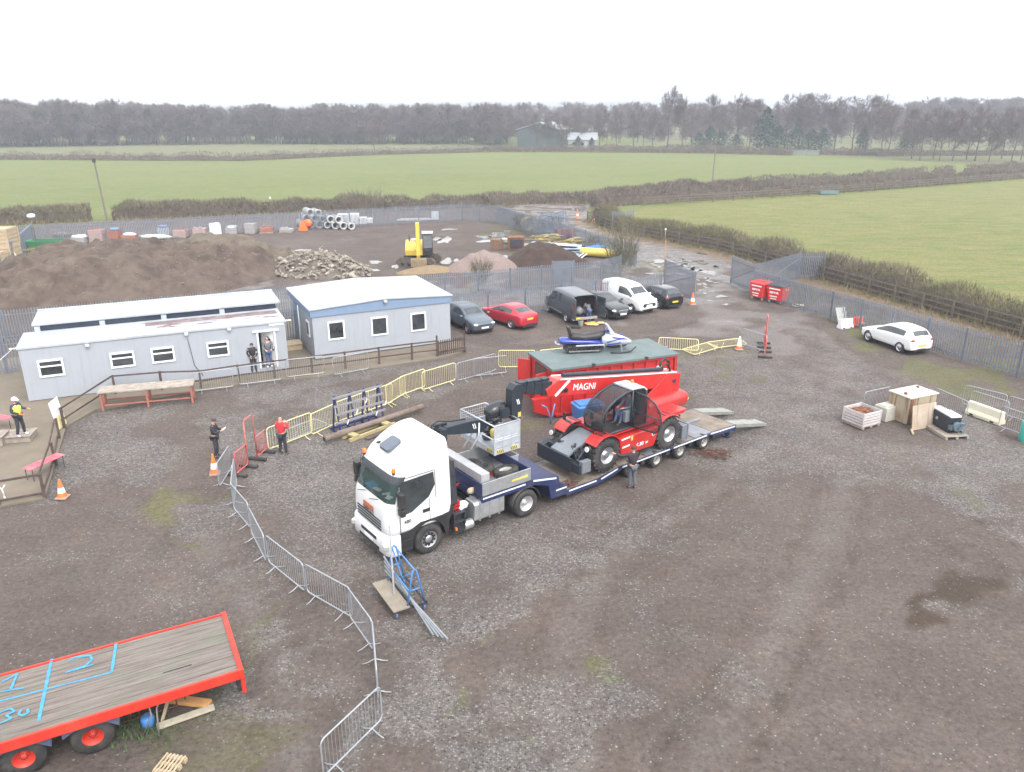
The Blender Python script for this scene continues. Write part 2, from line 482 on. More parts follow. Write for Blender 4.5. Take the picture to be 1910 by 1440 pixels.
F = remap[F]; V = V[used]
zr = zone_blobs(PXg, PYg, GRAVEL).ravel()[used]; zg = zone_blobs(PXg, PYg, MOSS).ravel()[used]
zb = zone_blobs(PXg, PYg, WET).ravel()[used]; za = zone_blobs(PXg, PYg, TARMAC).ravel()[used]
# dead grass strip between the right palisade and the timber rails
def seg_d(x, y, a, b):
    ax, ay = a[0], a[1]; bx, by = b[0] - ax, b[1] - ay
    t = np.clip(((x - ax) * bx + (y - ay) * by) / (bx * bx + by * by), 0, 1)
    return np.hypot(x - ax - t * bx, y - ay - t * by)
dl = np.full(len(V), 1e9)
for a, b in zip(TF, TF[1:]): dl = np.minimum(dl, seg_d(V[:, 0], V[:, 1], a, b))
zl = np.clip(1.25 - dl / 3.0, 0, 1)

# lanes rolled by tyres, a pair of tracks each
TRACKS = [[(1375, 555), (1450, 600), (1540, 640), (1575, 690), (1510, 770)], [(1390, 560), (1510, 615), (1640, 690), (1800, 740), (1905, 760)], [(1355, 590), (1250, 622), (1120, 628), (960, 640)], [(560, 710), (640, 698), (740, 678), (840, 655)], [(1345, 620), (1480, 690), (1560, 800), (1560, 960), (1450, 1180), (1300, 1440)], [(1500, 760), (1330, 900), (1130, 1050), (1050, 1250), (1090, 1440)], [(330, 930), (420, 1060), (520, 1230), (560, 1440)]]
for tr_ in TRACKS:
    P_ = [G(*p) for p in tr_]; F2 = []
    for i_ in range(len(P_) - 1):
        p0, p1, p2, p3 = P_[max(i_ - 1, 0)], P_[i_], P_[i_ + 1], P_[min(i_ + 2, len(P_) - 1)]
        for u in (0, .25, .5, .75): F2.append(.5 * ((2 * p1) + (p2 - p0) * u + (2 * p0 - 5 * p1 + 4 * p2 - p3) * u * u + (3 * p1 - p0 - 3 * p2 + p3) * u ** 3))
    F2.append(P_[-1]); dd_ = np.full(len(V), 1e9)
    for a, b in zip(F2, F2[1:]): dd_ = np.minimum(dd_, seg_d(V[:, 0], V[:, 1], a, b))
    w_ = np.clip(1 - np.abs(dd_ - .85) / .5, 0, 1); zb = np.maximum(zb, .62 * w_); V[:, 2] -= .03 * w_; za = np.maximum(za, .42 * np.clip(1 - dd_ / 1.6, 0, 1))
def yard_mat():
    m = bpy.data.materials.new('muddy_gravel'); m.use_nodes = True
    n = m.node_tree.nodes; L = m.node_tree.links; b = n['Principled BSDF']
    tc = n.new('ShaderNodeTexCoord')
    def noise(scale, detail=6, rough=.65, mp=None):
        z = n.new('ShaderNodeTexNoise'); z.inputs['Scale'].default_value = scale; z.inputs['Detail'].default_value = detail; z.inputs['Roughness'].default_value = rough
        L.new(tc.outputs['Object'], z.inputs['Vector']); return z.outputs['Fac']
    def math_(op, a, c, clamp=False):
        z = n.new('ShaderNodeMath'); z.operation = op; z.use_clamp = clamp
        for i, t in enumerate((a, c)):
            if hasattr(t, 'links'): L.new(t, z.inputs[i])
            else: z.inputs[i].default_value = t
        return z.outputs[0]
    def ramp(f, p0, p1, c0=(0, 0, 0), c1=(1, 1, 1)):
        r = n.new('ShaderNodeValToRGB'); e = r.color_ramp.elements
        e[0].position = p0; e[1].position = p1; e[0].color = tuple(c0) + (1,); e[1].color = tuple(c1) + (1,)
        L.new(f, r.inputs['Fac']); return r.outputs['Color']
    def mix(f, a, c, mode='MIX'):
        z = n.new('ShaderNodeMixRGB'); z.blend_type = mode
        for s_, t in zip(('Fac', 'Color1', 'Color2'), (f, a, c)):
            if hasattr(t, 'links'): L.new(t, z.inputs[s_])
            elif isinstance(t, tuple): z.inputs[s_].default_value = t + (1,)
            else: z.inputs[s_].default_value = t
        return z.outputs[0]
    at = n.new('ShaderNodeAttribute'); at.attribute_name = 'zone'
    sp = n.new('ShaderNodeSeparateColor'); L.new(at.outputs['Color'], sp.inputs[0])
    a2 = n.new('ShaderNodeAttribute'); a2.attribute_name = 'zone_b'
    s2 = n.new('ShaderNodeSeparateColor'); L.new(a2.outputs['Color'], s2.inputs[0])
    big = noise(.16, 7, .7); mid = noise(.9, 8, .72); fine = noise(7, 6, .8); grit = noise(26, 3, .7)
    base = mix(ramp(big, .35, .65), (.076, .058, .05), (.128, .105, .094))
    base = mix(ramp(mid, .4, .62), base, (.103, .084, .075))
    tan = ramp(noise(1.15, 9, .8), .56, .68); base = mix(math_('MULTIPLY', tan, .55), base, (.125, .098, .07))
    drk = ramp(noise(1.9, 7, .75), .58, .72); base = mix(math_('MULTIPLY', drk, .5), base, (.058, .042, .036))
    # dark wet mud
    wf = ramp(math_('ADD', math_('MULTIPLY', sp.outputs[2], .55), math_('MULTIPLY', mid, .8)), .58, .95)
    base = mix(wf, base, (.052, .036, .024))
    # tarmac and rolled stone
    tf = ramp(math_('ADD', math_('MULTIPLY', s2.outputs[0], .7), math_('MULTIPLY', mid, .6)), .5, .85)
    base = mix(math_('MULTIPLY', tf, .8), base, (.17, .157, .15))
    # gravel
    gf = ramp(math_('ADD', math_('MULTIPLY', sp.outputs[0], .55), math_('MULTIPLY', mid, .75)), .52, .86)
    vo = n.new('ShaderNodeTexVoronoi'); vo.inputs['Scale'].default_value = 20; L.new(tc.outputs['Object'], vo.inputs['Vector'])
    vs = n.new('ShaderNodeSeparateColor'); L.new(vo.outputs['Color'], vs.inputs[0])
    stone = ramp(vs.outputs[0], .1, 1.0, (.05, .046, .043), (.285, .274, .262))
    thr = math_('ADD', math_('MULTIPLY', gf, .76), .045)
    sm = math_('LESS_THAN', vs.outputs[1], thr)
    sm = math_('MULTIPLY', sm, ramp(vo.outputs['Distance'], .3, .62, (1, 1, 1), (.15, .15, .15)))
    base = mix(math_('MULTIPLY', gf, .45), base, (.168, .157, .15))
    base = mix(sm, base, stone)
    # pale stones a hand wide, sparse
    v2 = n.new('ShaderNodeTexVoronoi'); v2.inputs['Scale'].default_value = 8.5; L.new(tc.outputs['Object'], v2.inputs['Vector'])
    w2 = n.new('ShaderNodeSeparateColor'); L.new(v2.outputs['Color'], w2.inputs[0])
    big_st = math_('MULTIPLY', math_('LESS_THAN', w2.outputs[1], .05), ramp(v2.outputs['Distance'], .10, .17, (1, 1, 1), (0, 0, 0)))
    base = mix(math_('MULTIPLY', big_st, .22), base, ramp(w2.outputs[0], 0, 1, (.2, .19, .17), (.42, .4, .38)))
    # moss, weeds and dead grass
    mf = ramp(math_('ADD', math_('MULTIPLY', sp.outputs[1], .75), math_('MULTIPLY', noise(2.2, 8, .75), .7)), .62, .95)
    base = mix(math_('MULTIPLY', mf, .62), base, mix(ramp(grit, .35, .65), (.075, .085, .026), (.13, .125, .055)))
    lf = ramp(math_('ADD', math_('MULTIPLY', s2.outputs[1], .8), math_('MULTIPLY', noise(1.5, 8, .75), .6)), .5, .85)
    base = mix(lf, base, mix(ramp(noise(3, 7, .8), .38, .62), (.105, .072, .055), (.18, .14, .09)))
    base = mix(1.0, base, ramp(fine, .3, .72, (.55, .55, .55), (1.42, 1.42, 1.42)), 'MULTIPLY')
    base = mix(1.0, base, ramp(noise(.42, 5, .6), .3, .7, (.86, .86, .86), (1.16, 1.15, 1.13)), 'MULTIPLY')
    L.new(base, b.inputs['Base Color'])
    L.new(math_('SUBTRACT', math_('SUBTRACT', .92, math_('MULTIPLY', wf, .3)), math_('MULTIPLY', tf, ramp(mid, .4, .6, (.6, .6, .6), (.1, .1, .1)))), b.inputs['Roughness'])
    b.inputs['Specular IOR Level'].default_value = .25
    bp = n.new('ShaderNodeBump'); bp.inputs['Strength'].default_value = .9; bp.inputs['Distance'].default_value = .06
    hh = math_('ADD', math_('MULTIPLY', fine, .9), math_('ADD', math_('MULTIPLY', sm, .35), math_('MULTIPLY', mid, 1.3)))
    L.new(hh, bp.inputs['Height']); L.new(bp.outputs[0], b.inputs['Normal'])
    return m
YARDM = yard_mat()
yo = np_mesh('yard', V, F, YARDM, smooth=True, k=4)
yo['kind'] = 'structure'
for nm, arr in (('zone', np.stack([zr, zg, zb, np.ones_like(zr)], -1)), ('zone_b', np.stack([za, zl, zl * 0, np.ones_like(zr)], -1))):
    ca = yo.data.color_attributes.new(nm, 'FLOAT_COLOR', 'POINT')
    ca.data.foreach_set('color', arr.astype(np.float32).ravel())

# loose pebbles lying on the yard near the drone: countless
prg = np.random.RandomState(3)
pv, pf = [], []
oct_v = np.array([(1, 0, 0), (0, 1, 0), (-1, 0, 0), (0, -1, 0), (0, 0, .7), (0, 0, -.7)], float)
oct_f = np.array([(0, 1, 4), (1, 2, 4), (2, 3, 4), (3, 0, 4), (1, 0, 5), (2, 1, 5), (3, 2, 5), (0, 3, 5)])
pts = []
while len(pts) < 5000:
    y = 11 + 34 * prg.rand() ** 1.5; x = (prg.rand() - .5) * 1.45 * (y + 4)
    pa, pb = to_px(x, y)
    g = max([a * max(0, 1.3 - ((pa - cx) / rx) ** 2 - ((pb - cy) / ry) ** 2) for cx, cy, rx, ry, a in GRAVEL])
    if prg.rand() < .18 + g and x < 24: pts.append((x, y))
pm = []
for i, (x, y) in enumerate(pts):
    s_ = .009 + .014 * prg.rand() ** 3 + (.03 if prg.rand() < .006 else 0)
    sc_ = s_ * (.6 + .8 * prg.rand(3)); a = prg.rand() * 6
    vv = oct_v * sc_; c_, n_ = math.cos(a), math.sin(a)
    vv = np.stack([vv[:, 0] * c_ - vv[:, 1] * n_ + x, vv[:, 0] * n_ + vv[:, 1] * c_ + y, vv[:, 2] - .012], -1)
    pv.append(vv); pf.append(oct_f + 6 * i); pm.append(np.full(8, prg.choice([0, 0, 1, 2])))
po = np_mesh('pebbles', np.concatenate(pv), np.concatenate(pf), [mat('grey_pebble', (.13, .123, .12), .9), mat('pale_pebble', (.165, .157, .148), .9), mat('brown_pebble', (.12, .095, .08), .9)], np.concatenate(pm))
tag(po, 'loose grey and pale pebbles scattered over the muddy yard', 'pebbles', kind='stuff')

# ---- puddles: thin irregular sheets of still water
WATER = bpy.data.materials.new('puddle_water'); WATER.use_nodes = True
wb = WATER.node_tree.nodes['Principled BSDF']
wb.inputs['Base Color'].default_value = (.13, .115, .1, 1); wb.inputs['Roughness'].default_value = .06; wb.inputs['IOR'].default_value = 1.5
PRG = random.Random(77)
PUD = [(1268 + PRG.gauss(0, 27), 493 + PRG.gauss(0, 9), PRG.uniform(2.5, 9), PRG.uniform(.7, 2)) for _ in range(46)] + [(1322 + PRG.gauss(0, 14), 528 + PRG.gauss(0, 14), PRG.uniform(2, 7), PRG.uniform(.7, 1.8)) for _ in range(16)]
def puddle(px, py, rx, ry, seed):
    c = G(px, py); a = G(px + rx, py); d = G(px, py - ry)
    lx = (a - c).length; ly = (d - c).length
    rg = random.Random(seed); n = 26; pts = []
    ph = [rg.uniform(0, 6.3) for _ in range(4)]
    for i in range(n):
        t = 2 * PI * i / n
        r = 1 + .22 * math.sin(2 * t + ph[0]) + .18 * math.sin(3 * t + ph[1]) + .14 * math.sin(5 * t + ph[2]) + .08 * math.sin(8 * t + ph[3])
        pts.append((c.x + lx * r * math.cos(t), c.y + ly * r * math.sin(t)))
    sheet('puddle', pts, .012, WATER)
for i, (x, y, rx, ry) in enumerate(PUD + [(1232, 487, 16, 3), (1256, 497, 18, 3), (1290, 503, 16, 3), (1318, 507, 14, 3), (1345, 553, 10, 2.5), (1356, 568, 7, 2),
                                   (562, 468, 18, 2.5), (700, 489, 13, 2.5), (690, 505, 18, 3), (738, 497, 6, 4), (830, 448, 11, 6), (815, 446, 7, 4), (832, 488, 12, 5), (852, 486, 6, 3), (902, 442, 12, 3), (930, 438, 20, 4), (946, 432, 9, 2), (836, 428, 12, 2), (935, 480, 16, 5), (968, 445, 22, 4), (905, 450, 12, 3), (1075, 391, 20, 3), (1050, 398, 12, 3), (985, 455, 12, 4), (770, 519, 26, 3)]):
    puddle(x, y, rx, ry, i)

# ================================================================ HILLS, WOODS, TREES
def ridge(name, x0, x1, y, h, seed, m, depth=160):
    rg = np.random.RandomState(seed); n = 160; vs = []; fs = []
    xs = np.linspace(x0, x1, n)
    hh = h * (.55 + .5 * vnoise(xs, xs * 0, (x1 - x0) / 7, seed)) + 3.2 * vnoise(xs, xs * 0 + 9, 22, seed + 1) + 1.6 * rg.rand(n)
    for i in range(n):
        vs += [(xs[i], y, -1), (xs[i], y + 10, hh[i] * .85), (xs[i], y + depth * .5, hh[i]), (xs[i], y + depth, -1)]
    for i in range(n - 1):
        for k in range(3): fs.append((4 * i + k, 4 * i + 4 + k, 4 * i + 5 + k, 4 * i + 1 + k))
    b = MB(); b.add(vs, fs, 0, True); o = b.make(name, m, fix=False); o['kind'] = 'structure'
WOODFAR = mat('distant_wooded_hill', (.22, .23, .25), .95, 0, .35, .05)
ridge('hills', -1500, 900, 950, 20, 4, WOODFAR)
ridge('hills', -300, 1500, 1300, 28, 9, WOODFAR)

TWIG = mat('bare_twigs', (.12, .095, .09), .9, 0, .3, .3)
TWIG2 = mat('reddish_twigs', (.118, .089, .086), .9, 0, .3, .3)
BARK = mat('bark', (.1, .085, .075), .9, 0, .3, 1.5)
EVER = mat('evergreen_needles', (.045, .068, .058), .85, 0, .4, .6)
IVY = mat('ivy_leaves', (.05, .07, .03), .8, 0, .4, .8)

def bare_tree_arrays(seed, spread=.42, tw=2200, wtw=.004):
    """unit height winter tree: (trunk verts, tris), (crown verts, tris); y-up free, z up"""
    rg = np.random.RandomState(seed); tv, tf = [], []; cv, cf = [], []
    def seg(V_, F_, a, b, r0, r1, n=4):
        a, b = np.array(a), np.array(b); d = b - a; d = d / (np.linalg.norm(d) + 1e-9)
        t = np.array((0, 0, 1.)) if abs(d[2]) < .9 else np.array((1., 0, 0))
        u = np.cross(d, t); u /= np.linalg.norm(u); w = np.cross(d, u); o_ = len(V_)
        for p_, r_ in ((a, r0), (b, r1)):
            for k in range(n): V_.append(p_ + (u * math.cos(2 * PI * k / n) + w * math.sin(2 * PI * k / n)) * r_)
        for k in range(n):
            k2 = (k + 1) % n
            F_.append((o_ + k, o_ + k2, o_ + n + k2)); F_.append((o_ + k, o_ + n + k2, o_ + n + k))
    tips = []
    def grow(p_, d, L_, r_, lev):
        nseg = 3; q_ = np.array(p_)
        for i in range(nseg):
            d2 = d + rg.normal(0, .16, 3) + np.array((0, 0, .07)); d2 /= np.linalg.norm(d2)
            e = q_ + d2 * L_ / nseg; ra = r_ * (1 - .3 * i / nseg); rb = r_ * (1 - .3 * (i + 1) / nseg)
            seg(cv, cf, q_, e, ra, rb, 3)
            if lev >= 2: tips.append((q_.copy(), e.copy(), lev))
            if lev < 3 and rg.rand() < .75:
                s_ = rg.normal(0, 1, 3); s_ /= np.linalg.norm(s_)
                grow(e, d2 * .55 + s_ * .75, L_ * .55, r_ * .45, lev + 1)
            q_, d = e, d2
        if lev < 3:
            for k in range(2):
                s_ = rg.normal(0, 1, 3); s_ /= np.linalg.norm(s_); dd = d * .8 + s_ * .55; dd /= np.linalg.norm(dd)
                grow(q_, dd, L_ * .62 * rg.uniform(.8, 1.15), r_ * .6, lev + 1)
    p_ = np.array((0., 0, -.01)); d = np.array((0., 0, 1)); nb = 6
    for i in range(nb):   # a leader carrying limbs from a fifth of the height upwards
        e = p_ + (d + rg.normal(0, .06, 3)) * .72 / nb; r_ = .014 * (1 - i / nb * .85)
        seg(tv, tf, p_, e, r_, .014 * (1 - (i + 1) / nb * .85), 6)
        if i >= 1:
            for k in range(3):
                az = rg.rand() * 2 * PI; tilt = rg.uniform(.55, 1.15) - .3 * i / nb
                dd = np.array((math.cos(az) * math.sin(tilt), math.sin(az) * math.sin(tilt), math.cos(tilt)))
                grow(e, dd, spread * .52 * (1.1 - .45 * i / nb) * rg.uniform(.7, 1.2), r_ * .42, 1)
        p_ = e
    grow(p_, d, .16, .004, 1)
    T_ = tips; n = tw
    idx = rg.randint(0, len(T_), n)
    A = np.array([T_[i][0] for i in idx]); B = np.array([T_[i][1] for i in idx]); t = rg.rand(n, 1)
    P0 = A + (B - A) * t; D = (B - A) / (np.linalg.norm(B - A, axis=1, keepdims=True) + 1e-9) * .7 + rg.normal(0, .55, (n, 3)) + np.array((0, 0, .25))
    D /= np.linalg.norm(D, axis=1, keepdims=True); Lh = rg.uniform(.05, .13, (n, 1))
    S_ = np.cross(D, rg.normal(0, 1, (n, 3))); S_ /= np.linalg.norm(S_, axis=1, keepdims=True)
    o_ = len(cv)
    tw_v = np.stack([P0 - S_ * wtw, P0 + S_ * wtw, P0 + D * Lh], 1).reshape(-1, 3)
    cvv = np.concatenate([np.array(cv), tw_v]); cff = np.concatenate([np.array(cf), np.arange(n * 3).reshape(-1, 3) + o_])
    zmax = cvv[:, 2].max()
    return (np.array(tv) / zmax, np.array(tf)), (cvv / zmax, cff)

TREES = [bare_tree_arrays(s, spread=sp, tw=4200, wtw=.0013) for s, sp in ((11, .44), (23, .38), (37, .56), (41, .3), (53, .48))]
WOODT = [bare_tree_arrays(s, spread=sp, tw=2400, wtw=.003) for s, sp in ((11, .5), (23, .44), (37, .56), (41, .4), (53, .52))]
print('tree faces', [len(t[1][1]) for t in TREES])
tree_me = []
for i, (t, c) in enumerate(TREES):
    a = np_mesh('trunk', t[0], t[1], BARK, smooth=True); b = np_mesh('crown', c[0], c[1], TWIG if i % 2 else TWIG2)
    tree_me.append((a.data, b.data)); bpy.data.objects.remove(a); bpy.data.objects.remove(b)
def bare_tree(loc, h, kind, rz, label, group=None, wide=1.0, name='bare_tree'):
    r = thing(name, label, 'tree', loc, rz, group); r.scale = (h * wide, h * wide, h)
    for nm, me in zip(('trunk', 'crown'), tree_me[kind]):
        o = bpy.data.objects.new(nm, me); COL.objects.link(o); o.parent = r
    return r

def wood_mass(name, label, spots, m=TWIG, floor=True):
    vs, fs, n = [], [], 0; mi = []
    for x, y, h, k, w, rz in spots:
        c_, s_ = math.cos(rz), math.sin(rz)
        for part, (v, f) in enumerate(WOODT[k]):
            vv = np.stack([(v[:, 0] * c_ - v[:, 1] * s_) * h * w + x, (v[:, 0] * s_ + v[:, 1] * c_) * h * w + y, v[:, 2] * h - .1], -1)
            vs.append(vv); fs.append(f + n); n += len(vv); mi.append(np.full(len(f), part))
    o = np_mesh(name, np.concatenate(vs), np.concatenate(fs), [BARK, m], np.concatenate(mi))
    return tag(o, label, 'woodland', kind='stuff')

rg = random.Random(5)
sp = []
for row in range(9):   # wood to the left, several trees deep
    for i in range(30):
        px = -60 + 1010 * (i + rg.random()) / 30; py = 274 - row * 1.15 - 5.5 * min(max((px - 30) / 400, 0), 1) + (2 if px > 900 else 0)
        p = G(px, py); sp.append((p.x + rg.uniform(-3, 3), p.y + rg.uniform(-4, 4), rg.uniform(14, 17.5) + (1.5 if px < 300 else 0), rg.choice((0, 1, 2, 4)), rg.uniform(1.0, 1.35), rg.uniform(0, 6)))
for i in range(330):   # undergrowth along the edge and inside
    px = -60 + 1010 * rg.random(); py = 275 - 7 * rg.random() - 5.5 * min(max((px - 30) / 400, 0), 1) + (2 if px > 900 else 0)
    p = G(px, py); sp.append((p.x, p.y, rg.uniform(4, 10), rg.choice((0, 2, 4)), 1.5, rg.uniform(0, 6)))
wood_mass('woodland', 'dense bare winter wood filling the skyline on the left', sp)
sp = []
for row in range(5):   # wood closing the view behind the single trees on the right
    for i in range(34):
        px = 930 + 1040 * (i + rg.random()) / 34; py = 256 - row * 3
        p = G(px, py); sp.append((p.x + rg.uniform(-4, 4), p.y + rg.uniform(-5, 5), rg.uniform(14, 19) + (3 if px > 1700 else 0), rg.choice((0, 2, 4)), rg.uniform(1.1, 1.4), rg.uniform(0, 6)))
for i in range(160):
    px = 940 + 1030 * rg.random(); p = G(px, 268 - 10 * rg.random() + (8 if px > 1650 else 0)); sp.append((p.x, p.y, rg.uniform(4, 11), rg.choice((0, 2, 4)), 1.4, rg.uniform(0, 6)))
wood_mass('woodland', 'hazy bare wood far behind the single trees on the right', sp, TWIG2)

# single winter trees beyond the far hedge, left to right
TL = [(918, 274, 9, 2), (936, 272, 10, 0), (978, 268, 14, 0), (1002, 281, 13.5, 4), (1022, 280, 12, 1), (1038, 281, 13.5, 2), (1056, 280, 12.5, 0), (1078, 276, 15.5, 1), (1096, 270, 14, 2), (1118, 275, 17, 3), (1132, 272, 14, 0), (1150, 276, 15, 1), (1181, 276, 17.5, 3), (1200, 272, 14, 4), (1216, 278, 14, 0),
      (1244, 279, 23, 1), (1272, 279, 20, 1), (1290, 274, 17, 2), (1322, 277, 20, 4), (1340, 272, 17, 0), (1372, 279, 20.5, 1), (1398, 276, 17, 2), (1412, 279, 18.5, 4), (1440, 274, 17, 0), (1462, 279, 20, 2), (1488, 280, 20, 0), (1508, 281, 20.5, 4), (1530, 280, 20, 2), (1556, 281, 19.5, 0), (1588, 283, 19, 2), (1612, 285, 19.5, 4), (1642, 288, 18, 0), (1655, 291, 16, 2),
      (1700, 296, 15, 4), (1716, 299, 14, 0), (1740, 296, 15.5, 2), (1752, 299, 14.5, 4), (1776, 300, 15, 0), (1802, 297, 14, 1), (1818, 300, 15.5, 2), (1844, 302, 13.5, 3), (1868, 296, 15.5, 0), (1886, 301, 15, 2), (1904, 299, 16, 4)]
ordn = ['first', 'second', 'third', 'fourth', 'fifth', 'sixth', 'seventh', 'eighth', 'ninth', 'tenth', 'eleventh', 'twelfth', 'thirteenth', 'fourteenth', 'fifteenth', 'sixteenth', 'seventeenth', 'eighteenth', 'nineteenth', 'twentieth']
def nth(i): return ordn[i] if i < 20 else ('twenty-' + ordn[i - 20]) if i < 29 else 'thirtieth' if i == 29 else ('thirty-' + ordn[i - 30]) if i < 39 else 'fortieth' if i == 39 else 'forty-' + ordn[i - 40]
for i, (px, py, h, k) in enumerate(TL):
    look = 'tallest of all' if h == 23 else 'tall' if h > 18.5 else 'short' if h < 12.5 else 'mid height'
    bare_tree(G(px, py), h, k, rg.uniform(0, 6), f'{look} bare winter tree, {nth(i)} from the left in the row beyond hedge', 'single winter trees beyond the far hedge', rg.uniform(.85, 1.15))
bare_tree(G(699, 283), 10.2, 2, 1.0, 'lone bare oak standing in the long hedge between the two left fields', wide=1.5)

def evergreen(loc, h, w, seed, label, group, name='evergreen_tree', m=EVER):
    rg = np.random.RandomState(seed); n = 1500
    r = thing(name, label, 'tree', loc, 0, group)
    tb = MB(); tb.cyl((0, 0, -.2), (0, 0, h * .8), h * .022, h * .006, 6); tb.make('trunk', BARK, r, fix=False)
    z = rg.rand(n) ** .8; rad = w * (1 - z ** 2.2) * (.55 + .45 * rg.rand(n)) * (.75 + .35 * np.sin(rg.rand(n) * 6)); a = rg.rand(n) * 2 * PI
    P0 = np.stack([rad * np.cos(a), rad * np.sin(a), h * (.05 + .95 * z)], -1)
    D = rg.normal(0, 1, (n, 3)); D[:, 2] *= .5; D /= np.linalg.norm(D, axis=1, keepdims=True)
    S_ = np.cross(D, rg.normal(0, 1, (n, 3))); S_ /= np.linalg.norm(S_, axis=1, keepdims=True)
    sz = h * rg.uniform(.03, .075, (n, 1))
    v = np.stack([P0 - S_ * sz * .5, P0 + S_ * sz * .5, P0 + D * sz], 1).reshape(-1, 3)
    np_mesh('crown', v, np.arange(n * 3).reshape(-1, 3), m, parent=r)
EV = [(928, 277, 4.5, 2.4), (1078, 279, 4.5, 2.2), (1103, 279, 4, 1.8), (1302, 281, 6, 4), (1322, 281, 8, 4), (1345, 281, 6.5, 4), (1372, 281, 5.5, 3.8), (1425, 281, 14, 5), (1450, 281, 8, 5), (1482, 282, 8.5, 4.5), (1512, 282, 7, 4.5), (1532, 283, 7.5, 4.5), (1608, 283, 8, 3), (1686, 284, 7, 3)]
for i, (px, py, h, w) in enumerate(EV):
    evergreen(G(px, py), h, w, 70 + i, f'dark evergreen {"conifer, the tallest" if h > 10 else "bush"}, {nth(i)} evergreen from the left among the bare trees', 'dark evergreens among the bare trees')

# ---- hedges
HEDGE = mat('hedge_twigs', (.14, .112, .093), .95, 0, .35, .5)
HEDGEG = mat('hedge_green_twigs', (.15, .145, .062), .95, 0, .3, .5)
HEDGEC = mat('hedge_light_block', (.075, .06, .047), 1, 0, .4, 1.2)
DRYG = mat('dry_grass_blades', (.2, .17, .09), .95, 0, .3, .7)
def hedge(label, pts, h, w, n, seed, green=0.0, gap=0.0, skirt=True, name='hedge', tw=.025, ln=.45):
    rg = np.random.RandomState(seed); P_ = np.array([(p[0], p[1]) for p in pts], float)
    sl = np.hypot(*(P_[1:] - P_[:-1]).T); cum = np.concatenate([[0], np.cumsum(sl)]); tot = cum[-1]
    def at(s_):
        i = np.clip(np.searchsorted(cum, s_, 'right') - 1, 0, len(sl) - 1); t = ((s_ - cum[i]) / sl[i])[:, None]
        d = (P_[i + 1] - P_[i]) / sl[i][:, None]
        return P_[i] + (P_[i + 1] - P_[i]) * t, d
    s_ = rg.rand(n) * tot; hv = h * (.72 + .4 * vnoise(s_, s_ * 0, 2.3, seed) + .25 * (vnoise(s_, s_ * 0 + 5, 9, seed + 1) - .5))
    if gap:
        kp = vnoise(s_, s_ * 0 + 3, 5, seed + 2) > gap; s_ = s_[kp]; hv = hv[kp]; n = len(s_)
    c, d = at(s_); nrm = np.stack([-d[:, 1], d[:, 0]], -1)
    u = rg.rand(n); z = hv * (u ** .6); off = (rg.rand(n) - .5) * w * (1.1 - .35 * u)
    P0 = np.stack([c[:, 0] + nrm[:, 0] * off, c[:, 1] + nrm[:, 1] * off, np.maximum(z - .35, 0)], -1)
    D = rg.normal(0, .45, (n, 3)) + np.array((0, 0, 1.)); D /= np.linalg.norm(D, axis=1, keepdims=True)
    S_ = np.cross(D, rg.normal(0, 1, (n, 3))); S_ /= np.linalg.norm(S_, axis=1, keepdims=True)
    L_ = rg.uniform(.5, 1.3, (n, 1)) * ln
    v = np.stack([P0 - S_ * tw, P0 + S_ * tw, P0 + D * L_], 1).reshape(-1, 3); f = np.arange(n * 3).reshape(-1, 3)
    mi = (rg.rand(n) < green * (.4 + 1.2 * vnoise(s_, s_ * 0, 6, seed + 4))).astype(int)
    # darker core mesh added to stop light passing through the twigs
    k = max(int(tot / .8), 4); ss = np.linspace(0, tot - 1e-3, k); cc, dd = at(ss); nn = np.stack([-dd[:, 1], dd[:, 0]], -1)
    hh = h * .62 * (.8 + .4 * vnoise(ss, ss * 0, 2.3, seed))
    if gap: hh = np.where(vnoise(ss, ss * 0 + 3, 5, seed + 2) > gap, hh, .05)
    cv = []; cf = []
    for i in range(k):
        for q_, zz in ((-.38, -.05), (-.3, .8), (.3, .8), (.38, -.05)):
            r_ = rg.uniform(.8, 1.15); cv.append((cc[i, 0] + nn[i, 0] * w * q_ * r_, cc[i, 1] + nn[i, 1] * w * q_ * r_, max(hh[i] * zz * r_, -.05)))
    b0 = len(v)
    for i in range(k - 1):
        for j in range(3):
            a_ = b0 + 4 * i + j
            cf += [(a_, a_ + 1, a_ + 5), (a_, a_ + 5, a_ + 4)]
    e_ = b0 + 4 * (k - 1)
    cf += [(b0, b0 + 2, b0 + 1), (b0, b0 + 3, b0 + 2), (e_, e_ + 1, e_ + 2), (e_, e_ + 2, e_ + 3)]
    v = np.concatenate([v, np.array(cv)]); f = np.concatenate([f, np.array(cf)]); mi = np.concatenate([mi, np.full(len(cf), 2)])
    if skirt:
        m_ = n // 4; s3 = rg.rand(m_) * tot; c3, d3 = at(s3); n3 = np.stack([-d3[:, 1], d3[:, 0]], -1); o3 = (rg.rand(m_) - .5) * w * 1.9
        P3 = np.stack([c3[:, 0] + n3[:, 0] * o3, c3[:, 1] + n3[:, 1] * o3, np.full(m_, -.06)], -1)
        D3 = rg.normal(0, .35, (m_, 3)) + np.array((0, 0, 1.)); S3 = rg.normal(0, 1, (m_, 3)); S3[:, 2] = 0; S3 /= np.linalg.norm(S3, axis=1, keepdims=True)
        v3 = np.stack([P3 - S3 * tw * 1.3, P3 + S3 * tw * 1.3, P3 + D3 * rg.uniform(.25, .6, (m_, 1))], 1).reshape(-1, 3)
        f = np.concatenate([f, np.arange(m_ * 3).reshape(-1, 3) + len(v)]); v = np.concatenate([v, v3]); mi = np.concatenate([mi, np.full(m_, 3)])
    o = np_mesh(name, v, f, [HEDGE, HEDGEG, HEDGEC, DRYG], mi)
    return tag(o, label, 'hedge' if name == 'hedge' else 'shrub')
